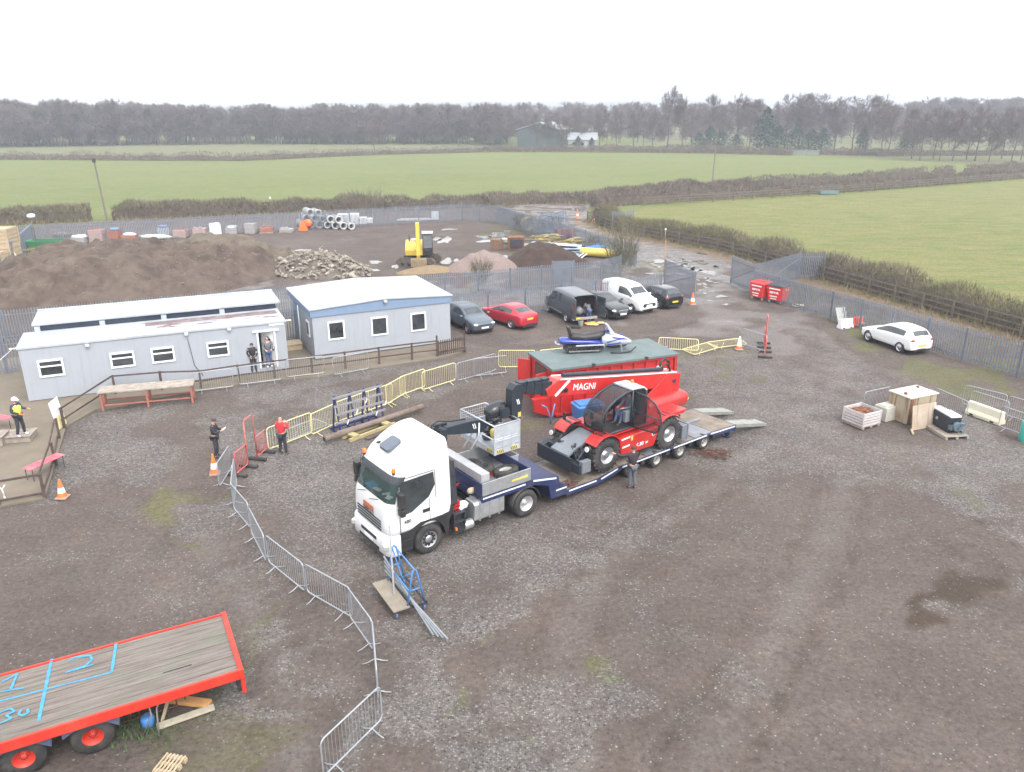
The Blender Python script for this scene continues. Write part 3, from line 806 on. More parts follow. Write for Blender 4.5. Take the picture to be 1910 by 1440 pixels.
hedge('long dark trimmed hedge dividing the two left green fields', [(-330, 238), tuple(G(0, 297).xy), tuple(G(450, 299).xy), tuple(G(700, 288).xy), tuple(G(900, 283).xy)], 2.3, 3, 14000, 1, tw=.06, ln=.7)
hedge('low dark hedge along the near foot of the right tree row', [tuple(G(900, 283).xy), tuple(G(1100, 283).xy), tuple(G(1300, 285).xy), tuple(G(1478, 289).xy)], 2.4, 3, 12000, 2, tw=.06, ln=.7)
hedge('ragged low hedge right of the far metal gate', [tuple(G(1528, 288).xy), tuple(G(1640, 291).xy), tuple(G(1790, 290).xy), tuple(G(1960, 290).xy)], 2.2, 3, 8000, 3, tw=.06, ln=.7)
hedge('thick brown hedge beyond the lane, right of the road junction', [tuple(G(720, 392).xy), tuple(G(860, 386).xy), tuple(G(941, 380).xy), tuple(G(1092, 377).xy), tuple(G(1276, 357).xy), tuple(G(1400, 348).xy)], 2.0, 2.4, 16000, 4, tw=.04, ln=.6)
hedge('gappy thin hedge on the far side of the lane at the right', [tuple(G(1408, 348).xy), tuple(G(1511, 343).xy), tuple(G(1700, 331).xy), tuple(G(1910, 316).xy), tuple(G(2100, 305).xy)], 2.2, 2.2, 12000, 5, gap=.36, tw=.045, ln=.65)
hedge('trimmed reddish brown hedge on the near side of the lane', [tuple(G(1106, 384).xy), tuple(G(1270, 374).xy), tuple(G(1430, 364).xy), tuple(G(1605, 354).xy), tuple(G(1910, 330).xy), tuple(G(2100, 318).xy)], 2.1, 2.2, 16000, 6, tw=.045, ln=.65)
hedge('overgrown olive brown hedge behind the timber rails on the right', [(TF[0].x + 1.4, TF[0].y + .9), (TF[1].x + 1.4, TF[1].y + .9), (TF[2].x + 1.4, TF[2].y + .9), (TF[3].x + 1.3, TF[3].y + .8), (TF[4].x + 1.3, TF[4].y + .8), (TF[5].x + 1.3, TF[5].y + .8)], 2.25, 2.7, 52000, 7, green=.45, tw=.02, ln=.6)
hedge('scrubby hedge behind the back palisade, left of the leaning pole', [tuple(G(-120, 420).xy), tuple(G(0, 416).xy), tuple(G(100, 413).xy), tuple(G(172, 409).xy)], 2.2, 2.6, 7000, 8, green=.3, tw=.03, ln=.6)
hedge('scrubby hedge behind the back palisade, right of the leaning pole', [tuple(G(212, 408).xy), tuple(G(330, 404).xy), tuple(G(450, 399).xy), tuple(G(600, 394).xy), tuple(G(720, 391).xy)], 2.5, 2.6, 15000, 9, green=.4, tw=.03, ln=.6)

def shrub(px, py, h, w, seed, label, green=.3):
    rg = np.random.RandomState(seed); c = G(px, py); n = 430
    a = rg.rand(n) * 2 * PI; r0 = rg.rand(n) ** .5 * w * .22; lean = rg.uniform(.1, .75, n) * w / h; t0 = rg.rand(n) ** .7 * .75
    D = np.stack([np.cos(a) * lean, np.sin(a) * lean, np.ones(n)], -1); D /= np.linalg.norm(D, axis=1, keepdims=True)
    base = np.stack([r0 * np.cos(a), r0 * np.sin(a), np.zeros(n)], -1); P0 = base + D * (t0 * h)[:, None]
    D2 = D + rg.normal(0, .25, (n, 3)); L_ = rg.uniform(.15, .4, (n, 1)) * h
    S_ = np.cross(D2, rg.normal(0, 1, (n, 3))); S_ /= np.linalg.norm(S_, axis=1, keepdims=True)
    v = np.stack([P0 - S_ * .02, P0 + S_ * .02, P0 + D2 * L_], 1).reshape(-1, 3)
    o = np_mesh('shrub', v, np.arange(n * 3).reshape(-1, 3), [TWIG, HEDGEG], (rg.rand(n) < green).astype(int))
    o.location = c; tag(o, label, 'shrub', 'bare shrubs along the palisade fences')
shrub(682, 404, 4.2, 4.5, 1, 'bare rounded shrub in front of the back palisade, right of the stacked pipes')
shrub(938, 404, 3.4, 3.8, 2, 'bare brown shrub beside the compound gate by the road junction')
shrub(1165, 506, 4.6, 2.6, 3, 'tall bare whippy shrub at the corner of the compound fence', .6)
shrub(1150, 508, 3.2, 2, 4, 'shorter whippy shrub left of the tall one at the compound corner', .6)
shrub(898, 533, 2.4, 1.6, 5, 'small bare shrub between the two fences above the red car', .4)
shrub(975, 428, 2.2, 2.2, 6, 'low bare shrub by the yellow hose coil', .4)
shrub(1115, 470, 2.0, 2.2, 7, 'low bare shrub beside the crooked wire frame', .5)

# lane running right between the two hedges
sheet('road', [G(1040, 396), G(1092, 381), G(1276, 361), G(1511, 347), G(1910, 319.5), G(1910, 328), G(1605, 352), G(1270, 371), G(1100, 384), G(1085, 402)], -.04, mat('worn_tarmac', (.13, .122, .122), .8, 0, .2, .6, bump=.2, dirt=(.13, .11, .1), damt=.5))

# ================================================================ HAZE
HZ = bpy.data.materials.new('haze_air'); HZ.use_nodes = True
hn = HZ.node_tree.nodes; hn.remove(hn['Principled BSDF'])
pvn = hn.new('ShaderNodeVolumePrincipled'); pvn.inputs['Color'].default_value = (.8, .86, 1.0, 1); pvn.inputs['Density'].default_value = .00058
pvn.inputs['Anisotropy'].default_value = .1
HZ.node_tree.links.new(pvn.outputs[0], hn['Material Output'].inputs['Volume'])
hb = MB(); hb.box((0, 1850, 23.5), (8200, 4400, 50))
ho = hb.make('haze', HZ, fix=False); tag(ho, 'pale thin winter haze over the fields', 'haze', kind='stuff')
# ================================================================ FENCES
def pale_pts(b, p, d, h, w=.065, t=.022):
    """one pointed W section pale standing at p, facing across d"""
    s_ = Vector((-d.y, d.x, 0)); vs = []
    for k in (0, 1):
        o_ = p + s_ * t * k
        for u, z in ((-w / 2, .06), (w / 2, .06), (w / 2, h - .09), (0, h), (-w / 2, h - .09)):
            vs.append(o_ + d * u + Vector((0, 0, z)))
    b.add(vs, [(0, 1, 2, 3, 4), (9, 8, 7, 6, 5), (0, 4, 9, 5), (1, 6, 7, 2), (2, 7, 8, 3), (3, 8, 9, 4)])

def palisade(label, pts, h=2.0, step=.155, name='palisade_fence', cat='fence', group=None, post=True, every=2.75, m=None, w=.065):
    m = m or PALI
    pts = [Vector((p[0], p[1], 0)) for p in pts]
    r = thing(name, label, cat, pts[0], 0, group); o = pts[0]
    pb = MB(); rb = MB()
    for a, c in zip(pts, pts[1:]):
        L = (c - a).length; d = (c - a) / L; s_ = Vector((-d.y, d.x, 0))
        n = int(L / step)
        for i in range(n):
            pale_pts(pb, a - o + d * (i + .5) * L / n - s_ * .011, d, h * rnd.uniform(.992, 1.005), w)
        for z in (.3, h - .35):
            rb.bar(a - o + s_ * .036 + Vector((0, 0, z)), c - o + s_ * .036 + Vector((0, 0, z)), .03, .055)
        if post:
            k = max(1, round(L / every))
            for i in range(k + 1):
                if i == k and c is not pts[-1]: continue
                q_ = a - o + d * L * i / k + s_ * .095
                q = MB(); q.box(q_ + Vector((0, 0, h * .49)), (.1, .07, h * .98), rz=math.atan2(d.y, d.x)); q.make('post', m, r, fix=False)
    pb.make('pale_panel', m, r, fix=False); rb.make('rail', m, r, fix=False)
    return r
GZ = 2.0
NF = [G(-140, 646, GZ), G(0, 632, GZ), G(1236, 509, GZ)]
palisade('long grey palisade fence running behind the cabins and the parked cars', NF)
FF = [G(-140, 592, GZ), G(0, 578, GZ), G(480, 537, GZ), G(1124, 485, GZ)]
palisade('grey palisade fence along the near side of the storage compound', FF)
palisade('short palisade return at the near right corner of the compound', [FF[-1], G(1160, 475, GZ)])
palisade('palisade piece standing right of the whippy shrub', [G(1176, 455, GZ), G(1190, 452, GZ)])
BF = [G(-140, 431, 2.2), G(0, 421, 2.2), G(560, 394, 2.2), G(861, 379, 2.2)]
palisade('grey palisade fence along the back of the compound, under the meadow', BF, 2.2, .16)
palisade('closed palisade gate in the back fence by the bare shrub', [BF[-1], G(927, 382, 2.2)], 2.2, .16, 'palisade_gate', 'gate', every=3)
palisade('grey palisade fence from the back gate towards the scrap heap', [G(929, 383, 2.2), G(1012, 407, 2.2), G(1066, 420, 2.2)], 2.2, .16)
palisade('thin palisade fence beside the access road, right of the scrap', [G(1066, 420, 2.0), G(1118, 436, 2.0), G(1184, 456, 2.0)], 2.0, .17)
RF = [G(1407, 502, GZ), G(1504, 529, GZ), G(1668, 571, GZ), G(1805, 610, GZ), G(1910, 636, GZ)]
RF.append(RF[-1] + (RF[-1] - RF[-2]).normalized() * 16)
palisade('grey palisade fence beside the parked white hatchback', RF)
def gate_leaf(label, a, c, h=2.3):
    r = palisade(label, [a, c], h, .15, 'palisade_gate', 'gate', None, every=9)
    o = Vector((a[0], a[1], 0)); c = Vector((c[0], c[1], 0)); b = MB(); q = c - o
    b.bar(Vector((0, 0, .3)), q + Vector((0, 0, h - .4)), .04, .05); b.make('brace', PALI, r, fix=False)
    return r
gate_leaf('open palisade gate leaf behind the black hatchback', G(1237, 535), G(1292, 563))
gate_leaf('open palisade gate leaf left of the red bins', G(1361, 528), G(1404, 548))
gate_leaf('palisade gate swung towards the hedge behind the red bins', G(1409, 546), G(1490, 521))
palisade('short slanted palisade panel meeting the timber rails', [G(1490, 520), G(1535, 520)], 2.2)
gate_leaf('palisade panel standing alone beside the road junction', G(1142, 429), G(1181, 426), 2.2)
palisade('sagging grey palisade panel leaning in the compound fence', [G(1030, 529), G(1070, 528)], 1.9, .075, 'sheet_fence', 'fence')

def rail_fence(label, pts, h=1.2, rails=(.35, .75, 1.12), every=2.4, m=DKWOOD, name='timber_rail_fence', pw=.11, rw=(.04, .1)):
    pts = [Vector((p[0], p[1], 0)) for p in pts]; o = pts[0]
    r = thing(name, label, 'fence', o); rb = MB()
    for j, (a, c) in enumerate(zip(pts, pts[1:])):
        L = (c - a).length; d = (c - a) / L; s_ = Vector((-d.y, d.x, 0)); k = max(1, round(L / every))
        for z in rails:
            n = max(1, k // 2)
            for i in range(n):
                p0 = a - o + d * L * i / n; p1 = a - o + d * L * (i + 1) / n
                rb.bar(p0 + s_ * (pw / 2 + .022) + Vector((0, 0, z + rnd.uniform(-.015, .015))), p1 + s_ * (pw / 2 + .022) + Vector((0, 0, z + rnd.uniform(-.015, .015))), rw[0], rw[1])
        for i in range(k + (1 if j == len(pts) - 2 else 0)):
            q = MB(); q.box(a - o + d * L * i / k + Vector((0, 0, h / 2 - .05)), (pw, pw, h + .1), rz=math.atan2(d.y, d.x)); q.make('post', m, r, fix=False)
    rb.make('rail', m, r, fix=False)
    return r
GREYWOOD = mat('grey_fence_timber', (.13, .112, .09), .9, 0, .3, 3, dirt=(.13, .14, .07), damt=.5)
rail_fence('three rail timber fence along the overgrown hedge on the right', TF, m=GREYWOOD, every=2.6)
rail_fence('timber rail fence along the near edge of the lane hedge', [G(1200, 383), G(1330, 376), G(1605, 357), G(1910, 333)], m=GREYWOOD, every=4)

# ================================================================ PAVED PADS AND DECK
PAD = mat('worn_beige_concrete', (.16, .132, .098), .9, 0, .16, .9, bump=.2, dirt=(.14, .125, .1), damt=.6, dscale=.5)
pad = [(-260, 985), (0, 946), (85, 931), (124, 797), (181, 765), (330, 739), (460, 716), (600, 703), (830, 668), (866, 655), (862, 640), (600, 600), (560, 596), (-200, 700)]
pb = MB(); pp = [G(*p) for p in pad]
pb.prism([(p.x, p.y) for p in reversed(pp)], -.08, .07, 'z'); po_ = pb.make('path', PAD, fix=False); po_['kind'] = 'structure'

# ================================================================ SITE CABINS
CAB = mat('cabin_panel_grey', (.325, .348, .388), .6, 0, .04, .7, dirt=(.22, .23, .235), damt=.35, dscale=.7, streak=((.22, .215, .2), .14))
ROOFW = mat('roof_membrane_white', (.37, .4, .44), .5, 0, .08, 1, dirt=(.2, .205, .21), damt=.6, dscale=.6)
BLUEF = mat('cabin_fascia_blue', (.17, .24, .35), .55, 0, .06, 1)
INTER = mat('dim_interior', (.1, .085, .075), .9)
def window(parent, x0, z0, x1, z1, transom=True, y=0.0, sx=None):
    fb = MB(); t = .085; d = .07
    fb.box(((x0 + x1) / 2, y - d / 2 + .01, z0 + t / 2), (x1 - x0, d, t)); fb.box(((x0 + x1) / 2, y - d / 2 + .01, z1 - t / 2), (x1 - x0, d, t))
    for x in (x0 + t / 2, x1 - t / 2): fb.box((x, y - d / 2 + .01, (z0 + z1) / 2), (t, d - .004, z1 - z0 - 2 * t))
    if transom: fb.box(((x0 + x1) / 2, y - d / 2 + .01, z0 + (z1 - z0) * .62), (x1 - x0 - 2 * t, d - .004, t * .8))
    o = fb.make('window', WHITEM, parent)
    gb_ = MB(); gb_.box(((x0 + x1) / 2, y - .012, (z0 + z1) / 2), (x1 - x0 - 1.5 * t, .012, z1 - z0 - 1.5 * t)); gb_.make('pane', GLASS, o)
    return o
def floodlight(parent, x, z, y=0.0):
    b = MB(); b.box((x, y - .1, z), (.2, .14, .14)); b.bar((x, y - .04, z + .08), (x + .3, y - .02, z + .34), .025, .025)
    o = b.make('floodlight', mat('lamp_housing_grey', (.35, .36, .38), .5), parent, .02); q = MB(); q.box((x, y - .176, z - .005), (.15, .012, .1)); q.make('lens', LAMP, o)

C1L, C1R = G(55, 752), G(540, 690)
f1 = Frame(C1L, ang(C1L, C1R)); L1 = (C1R - C1L).length; H1 = 2.72
c1 = thing('portable_cabin', 'long pale grey portable office cabin with four windows and an open door', 'cabin', C1L, f1.a)
dx0, dx1 = f1.aty(484, 660)[0], f1.aty(515, 655)[0]; DZ0, DZ1 = .3, 2.3
b = MB(); T_ = .06; D1 = 2.9
b.box((dx0 / 2, T_ / 2, H1 / 2 + .05), (dx0, T_, H1 - .1)); b.box(((dx1 + L1) / 2, T_ / 2, H1 / 2 + .05), (L1 - dx1, T_, H1 - .1))
b.box(((dx0 + dx1) / 2, T_ / 2, (DZ1 + H1) / 2), (dx1 - dx0, T_, H1 - DZ1)); b.box(((dx0 + dx1) / 2, T_ / 2, DZ0 / 2 + .05), (dx1 - dx0, T_, DZ0 - .1))
b.box((T_ / 2, D1 / 2 + T_ / 2, H1 / 2 + .05), (T_, D1 - T_, H1 - .1)); b.box((L1 - T_ / 2, D1 / 2 + T_ / 2, H1 / 2 + .05), (T_, D1 - T_, H1 - .1)); b.box((L1 / 2, D1 - T_ / 2, H1 / 2 + .05), (L1 - 2 * T_, T_, H1 - .1))
for i in range(1, 10): b.box((L1 * i / 10 + .02, -.004, H1 / 2 + .03), (.02, .012, H1 - .2))
b.make('wall', CAB, c1)
b = MB(); b.box((L1 / 2, D1 / 2, DZ0 - .03), (L1 - .14, D1 - .14, .04)); b.box((L1 / 2, D1 / 2 + .2, H1 - .12), (L1 - .14, D1 - .5, .03)); b.box((dx0 - .6, 1.5, 1.3), (.03, 2.6, 2)); b.make('floor', INTER, c1)
rb_ = MB(); rb_.box((L1 / 2, D1 / 2, H1 + .03), (L1 + .14, D1 + .1, .12)); rf = rb_.make('roof', ROOFW, c1, .02)
b = MB()
for i in range(26): b.blob((rnd.uniform(L1 * .45, L1 - .3), rnd.uniform(1.0, 2.6), H1 + .085), (rnd.uniform(.15, .6), rnd.uniform(.06, .18), .012), i)
b.box((L1 * .72, 2.1, H1 + .097), (L1 * .54, .75, .012)); b.make('roof_stain', mat('roof_algae_brown', (.15, .1, .1), .8, 0, .3, 1.5, dirt=(.34, .32, .33), damt=.6), rf)
b = MB(); b.box((L1 + .1, .05, H1 + .06), (.5, .06, .05)); b.box((-.16, .08, H1 + .05), (.4, .06, .05)); b.tube([(-.2, .1, H1 + .05), (-1.2, -.2, H1 - .7), (-2.6, -.3, H1 - .85)], .012, 5); b.make('gutter', WHITEM, rf)
for tl, br in (((68, 672), (123, 701)), ((203, 658), (254, 684)), ((280, 649), (328, 675)), ((384, 638), (429, 664))):
    x0, z1 = f1.aty(*tl); x1, z0 = f1.aty(*br); window(c1, x0, z0 + .06, x1, z1 - .03)
for px, py in ((163, 643), (347, 622), (427, 613)):
    x, z = f1.aty(px, py); floodlight(c1, x, z)
b = MB(); x, z = f1.aty(350, 632); b.tube([(x, -.03, z), (x + .15, -.03, .9), (x + .5, -.03, .3)], .014, 5); b.make('cable', BLACK, c1)
b = MB(); x, z = f1.aty(515, 603); b.box((x, -.02, z), (.75, .02, .2)); b.make('door_sign', WHITEM, c1)
# door frame and the white leaf swung inwards
b = MB()
for x in (dx0, dx1): b.box((x, -.005, (DZ0 + DZ1) / 2), (.09, .09, DZ1 - DZ0))
b.box(((dx0 + dx1) / 2, -.02, DZ1 + .05), (dx1 - dx0 + .5, .16, .08)); b.make('door_frame', WHITEM, c1)
dr = MB(); aa = R(138); dl_ = dx1 - dx0 - .1
dv = Vector((math.cos(aa), math.sin(aa), 0)); hp = Vector((dx1 - .06, .07, 0))
dr.bar(hp + Vector((0, 0, 1.3)), hp + dv * dl_ + Vector((0, 0, 1.3)), .05, 1.96); dob = dr.make('door', WHITEM, c1)
nv = Vector((-math.sin(aa), math.cos(aa), 0)); nv = nv if nv.y < 0 else -nv
b = MB()
cc_ = hp + dv * dl_ * .45 + nv * .032
for (zc, w_, h_) in ((1.42, .34, .09), (1.3, .36, .07), (1.2, .36, .05)): b.bar(cc_ - dv * w_ / 2 + Vector((0, 0, zc)), cc_ + dv * w_ / 2 + Vector((0, 0, zc)), .008, h_)
b.make('red_notice', mat('notice_red', (.5, .06, .12), .6), dob)
b = MB(); k = .2
b.add([cc_ + Vector((0, 0, 1.78)) + q for q in (dv * -k, Vector((0, 0, -k)), dv * k, Vector((0, 0, k)))], [(0, 1, 2, 3)]); b.make('diamond_sign', mat('sign_black', (.02, .022, .03), .5), dob)
# rear cabin, a little higher, its dark clerestory showing over the front roof
c1b = thing('portable_cabin', 'rear twin of the long cabin with a white roof and dark strip windows', 'cabin', f1.wld(.3, D1 + .1), f1.a)
b = MB(); b.box((L1 / 2, 1.4, 1.42), (L1 - .4, 2.7, 2.75)); b.make('wall', CAB, c1b)
b = MB(); b.box((L1 / 2, 1.4, 3.15), (L1 - .1, 3.0, .12)); b.box((L1 / 2, 2.9, 3.25), (L1 - .1, .12, .1)); r2_ = b.make('roof', ROOFW, c1b, .02)
for i in range(4):
    w_ = (L1 - .5) / 4; b = MB(); b.box((.3 + w_ * (i + .5), .0, 2.93), (w_ - .22, .04, .34)); b.make('strip_window', mat('dark_strip_glass', (.02, .028, .045), .2), c1b)
    b = MB(); b.box((.27 + w_ * i, -.02, 2.92), (.26, .1, .27)); b.make('post', ROOFW, c1b)

C2L, C2R = G(589, 674), G(841, 640)
f2 = Frame(C2L, ang(C2L, C2R)); L2 = (C2R - C2L).length; D2 = 6.2; H2_ = 2.55
c2 = thing('portable_cabin', 'wide grey site cabin with a shallow white gabled roof and blue fascia', 'cabin', C2L, f2.a)
b = MB(); b.box((L2 / 2, D2 / 2, H2_ / 2 + .08), (L2, D2, H2_ - .1))
for i in range(1, 7): b.box((L2 * i / 7, -.003, H2_ / 2), (.015, .012, H2_ - .2))
b.make('wall', CAB, c2)
ov = .1; e0, e1 = H2_ + .42, H2_ + .62
b = MB(); prof = [(-ov, H2_ + .02), (L2 + ov, H2_ + .02), (L2 + ov, e0), (L2 / 2, e1), (-ov, e0)]
b.prism(prof, -.06, D2 + .06, 'y'); b.make('fascia', BLUEF, c2)
b = MB(); b.prism([(-ov - .06, e0 - .03), (L2 / 2, e1 - .01), (L2 + ov + .06, e0 - .03), (L2 + ov + .06, e0 + .05), (L2 / 2, e1 + .07), (-ov - .06, e0 + .05)], -.12, D2 + .12, 'y')
rf2 = b.make('roof', ROOFW, c2, .015)
for i, (x, y) in enumerate(((1.0, 1.2), (6.4, 4.6), (5.2, 5.8), (2.6, 3.2))): b = MB(); b.blob((x, y, e0 + .06 + .2 * (1 - abs(x - L2 / 2) / (L2 / 2))), (.4, .12, .02), i); b.make('roof_stain', mat('roof_stain_grey', (.45, .46, .48), .8, 0, .3, 2), rf2)
for tl, br in (((610, 600), (644, 632)), ((691, 592), (724, 624)), ((765, 584), (795, 616))):
    x0, z1 = f2.aty(*tl); x1, z0 = f2.aty(*br); window(c2, x0, z0 + .03, x1, z1 - .02, False)
x, z = f2.aty(717, 561); floodlight(c2, x, z, -.06)
b = MB(); b.box((-.03, 1.2, 1.65), (.06, .7, .9)); wn = b.make('side_window', WHITEM, c2); b = MB(); b.box((-.065, 1.2, 1.65), (.012, .5, .7)); b.make('pane', GLASS, wn)
b = MB(); b.box((-.03, 4.3, 1.3), (.06, 1.3, 2.3)); b.make('side_door', BLUEF, c2)
b = MB(); b.cyl((-.1, 3.3, .1), (-.1, 3.3, H2_), .04, n=8); b.make('downpipe', WHITEM, c2)
st = MB(); q = f2.wld(-1.0, 3.0); st.box((0, 0, .2), (1.6, 1.0, .4)); st.box((0, -.02, .415), (1.7, 1.06, .03)); o = st.make('timber_step', PALEWOOD, None, loc=q, rz=f2.a); tag(o, 'low timber step between the two cabins', 'step')

# ================================================================ TIMBER HANDRAILS, PICKETS, DECK FURNITURE
hr = [G(121, 801), G(216, 737), G(303, 729), G(376, 727), G(447, 716), G(513, 707), G(583, 698), G(645, 690), G(708, 681), G(769, 673), G(816, 667)]
rail_fence('dark timber two rail handrail running in front of both cabins', hr, 1.05, (.45, .98), 9, DKWOOD, 'timber_handrail', .09, (.05, .07))
hr2 = [G(-140, 966), G(0, 945), G(84, 930), G(104, 868), G(112, 820)]
rail_fence('weathered timber handrail round the left deck corner', hr2, 1.0, (.2, .95), 9, DKWOOD, 'timber_handrail', .09, (.05, .08))
pk = thing('picket_fence', 'short dark picket panel at the right end of the handrail', 'fence', G(817, 666)); a_ = G(817, 666); c_ = G(868, 656)
b = MB(); d_ = (c_ - a_); Lk = d_.length; d_.normalize()
for i in range(13): pale_pts(b, d_ * (i + .5) * Lk / 13, d_, 1.0, .075)
b.make('picket_panel', DKWOOD, pk, fix=False)
b = MB(); s_ = Vector((-d_.y, d_.x, 0)) * .05
for z in (.25, .8): b.bar(s_ + Vector((0, 0, z)), s_ + d_ * Lk + Vector((0, 0, z)), .04, .08)
b.make('rail', DKWOOD, pk, fix=False)
for t in (0, 1): b = MB(); b.box(d_ * Lk * t + s_ * 1.6 + Vector((0, 0, .62)), (.1, .1, 1.3)); b.make('post', DKWOOD, pk, fix=False)
# white and yellow board leaning at the deck corner
b = MB(); b.box((0, 0, .75), (.9, .03, 1.3)); b.box((0, -.02, .4), (.9, .012, .55), 1)
o = b.make('notice_board', [WHITEM, PALEYEL], None, loc=G(118, 800), rz=R(62)); o.rotation_euler = (R(-8), 0, R(98)); tag(o, 'white board with yellow lower half tied to the deck corner post', 'board')

def red_seat(loc, rz, label, group=None, n=5):
    r = thing('folding_bench', label, 'bench', loc, rz, group)
    b = MB()
    for i in range(n): b.box((0, (i - (n - 1) / 2) * .31, .5), (.46, .29, .03))
    b.make('seat', mat('faded_red_plastic', (.7, .09, .12), .5, 0, .12, 3, dirt=(.7, .3, .32), damt=.4), r, .01)
    for s_ in (-1, 1):
        for x in (-.18, .18): b = MB(); b.cyl((x, s_ * .68, 0), (x, s_ * .68, .49), .016, n=6); b.make('leg', DARKM, r, fix=False)
    return r
red_seat(G(79, 892, 0) + Vector((0, .3, .07)), R(-20), 'faded red slatted bench inside the deck corner rail')
red_seat(G(8, 800) + Vector((0, 0, .07)), R(70), 'red plastic bench at the left edge beside the hi-vis worker', n=3)
def deck_step(loc, rz, label, w=1.3, d=.95, h=.28):
    b = MB()
    for i in range(8): b.box(((i - 3.5) * w / 8, 0, h), (w / 8 - .012, d, .04))
    b.box((0, 0, h / 2 - .02), (w - .1, d - .1, h - .06)); o = b.make('decking_step', WOOD, None, loc=loc, rz=rz); tag(o, label, 'step')
deck_step(G(36, 822) + Vector((0, 0, .07)), R(12), 'square grey decking step under the hi-vis worker')
deck_step(G(-6, 830) + Vector((0, 0, .07)), R(12), 'higher timber step at the left picture edge', .9, .9, .42)
b = MB(); b.tube([(-.14, 0, .5), (0, 0, .32), (.14, 0, .5)], .025, 6); b.tube([(0, 0, .32), (.03, .0, .05)], .025, 6); b.tube([(-.05, .1, .02), (.1, -.1, .02)], .03, 6)
o = b.make('marker_stake', WHITEM, None, loc=G(8, 931) + Vector((0, 0, .07))); tag(o, 'small white forked stake on the deck behind the front rail', 'stake')

# workbench in front of the long cabin
wb0, wb1 = G(182, 768), G(360, 752)
bt = thing('workbench', 'long weathered timber table on rusty red trestle legs', 'table', (wb0 + wb1) / 2 + Vector((0, .45, 0)), ang(wb0, wb1))
Lw = (wb1 - wb0).length
b = MB()
for i in range(4): b.box((0, (i - 1.5) * .26, .92), (Lw, .25, .06))
b.make('tabletop', WOOD, bt, .008)
RED2 = mat('rusty_red_steel', (.36, .12, .09), .7, 0, .2, 4, dirt=(.25, .14, .1), damt=.5)
for x in (-.47, 0, .47):
    b = MB()
    for y in (-.4, .4): b.box((x * Lw, y, .44), (.09, .09, .88))
    b.box((x * Lw, 0, .25), (.06, .74, .06)); b.box((x * Lw, 0, .84), (.08, .86, .07)); b.make('trestle', RED2, bt)
b = MB(); b.box((0, -.4, .28), (Lw * .9, .05, .06)); b.box((0, .4, .28), (Lw * .9, .05, .06)); b.make('stretcher', RED2, bt)
# ================================================================ CROWD BARRIERS
def rounded(w, z0, z1, r, n=4):
    pts = []
    for cx, cz, a0 in ((w - r, z1 - r, 0), (r, z1 - r, 90), (r, z0 + r, 180), (w - r, z0 + r, 270)):
        for i in range(n + 1):
            a = R(a0 + 90 * i / n); pts.append((cx + r * math.cos(a), 0, cz + r * math.sin(a)))
    return pts
BARG = mat('barrier_galvanised', (.36, .38, .41), .4, .45, .15, 3)
def make_barrier(m, label, group, feet=True, w=2.3):
    r = thing('crowd_barrier', label, 'barrier', (0, 0, 0), 0, group)
    b = MB(); b.tube([(x - w / 2, y, z) for x, y, z in rounded(w, .14, 1.08, .14)], .021, 6, closed=True); b.make('frame', m, r, fix=False)
    b = MB()
    for i in range(17):
        x = -w / 2 + w * (i + 1) / 18; b.cyl((x, 0, .14), (x, 0, 1.08), .0065, n=4, cap=False)
    b.make('bars', m, r, fix=False)
    if feet:
        for x in (-.72, .72):
            b = MB(); b.tube([(x, -.33, .02), (x, -.2, .045), (x, 0, .14), (x, .2, .045), (x, .33, .02)], .017, 5); b.make('foot', m, r, fix=False)
    return r
B0 = make_barrier(BARG, 'x', 'silver crowd barriers'); Y0 = make_barrier(PALEYEL, 'x', 'yellow crowd barriers')
used_b = {}
def barrier(proto, a, c, label, group, z=.14):
    a, c = G(a[0], a[1], z), G(c[0], c[1], z); mid = (a + c) / 2; L = (c - a).length
    sx = max(.75, min(1.25, L / 2.3)); mid.z = 0
    if proto not in used_b:
        used_b[proto] = 1; proto.location = mid; proto.rotation_euler = (0, 0, ang(a, c)); proto['label'] = label; proto['group'] = group; proto.scale = (sx, 1, 1); return proto
    return dup(proto, mid, ang(a, c), label, group, (sx, 1, 1))
line = [((411, 905), (431, 873)), ((441, 896), (436, 944)), ((437, 948), (467, 984)), ((469, 992), (497, 1047)), ((501, 1047), (570, 1103)), ((573, 1103), (657, 1151)), ((656, 1154), (693, 1207)), ((698, 1212), (706, 1306)), ((713, 1340), (604, 1448))]
for i, (a, c) in enumerate(line):
    barrier(B0, a, c, f'silver crowd barrier, {nth(i)} from the top in the winding line before the truck', 'silver crowd barriers')
yl = [((501, 838), (583, 806)), ((587, 808), (627, 789)), ((628, 787), (689, 764)), ((691, 764), (724, 752)), ((727, 750), (751, 736)), ((755, 734), (785, 723)), ((788, 727), (850, 708))]
for i, (a, c) in enumerate(yl):
    barrier(Y0, a, c, f'yellow crowd barrier, {nth(i)} from the man in red in the slanting line', 'yellow crowd barriers')
for i, (a, c) in enumerate([((362, 729), (436, 720)), ((446, 717), (526, 707)), ((535, 703), (606, 695)), ((622, 699), (688, 687))]):
    barrier(B0, a, c, f'silver crowd barrier set against the cabin handrail, {nth(i)} from the left', 'silver crowd barriers')
barrier(B0, (852, 710), (925, 690), 'silver crowd barrier at the right end of the yellow line', 'silver crowd barriers')
barrier(B0, (884, 701), (946, 694), 'silver crowd barrier between the yellow line and the red container', 'silver crowd barriers')
barrier(Y0, (930, 684), (998, 684), 'yellow crowd barrier touching the left end of the red container', 'yellow crowd barriers')
barrier(Y0, (1006, 684), (1062, 678), 'yellow crowd barrier hidden partly behind the left of the container', 'yellow crowd barriers')
barrier(B0, (1382, 640), (1428, 655), 'silver crowd barrier left of the red pedestrian frame by the cone', 'silver crowd barriers')
barrier(B0, (1615, 765), (1650, 757), 'silver crowd barrier behind the white stillage crate', 'silver crowd barriers')
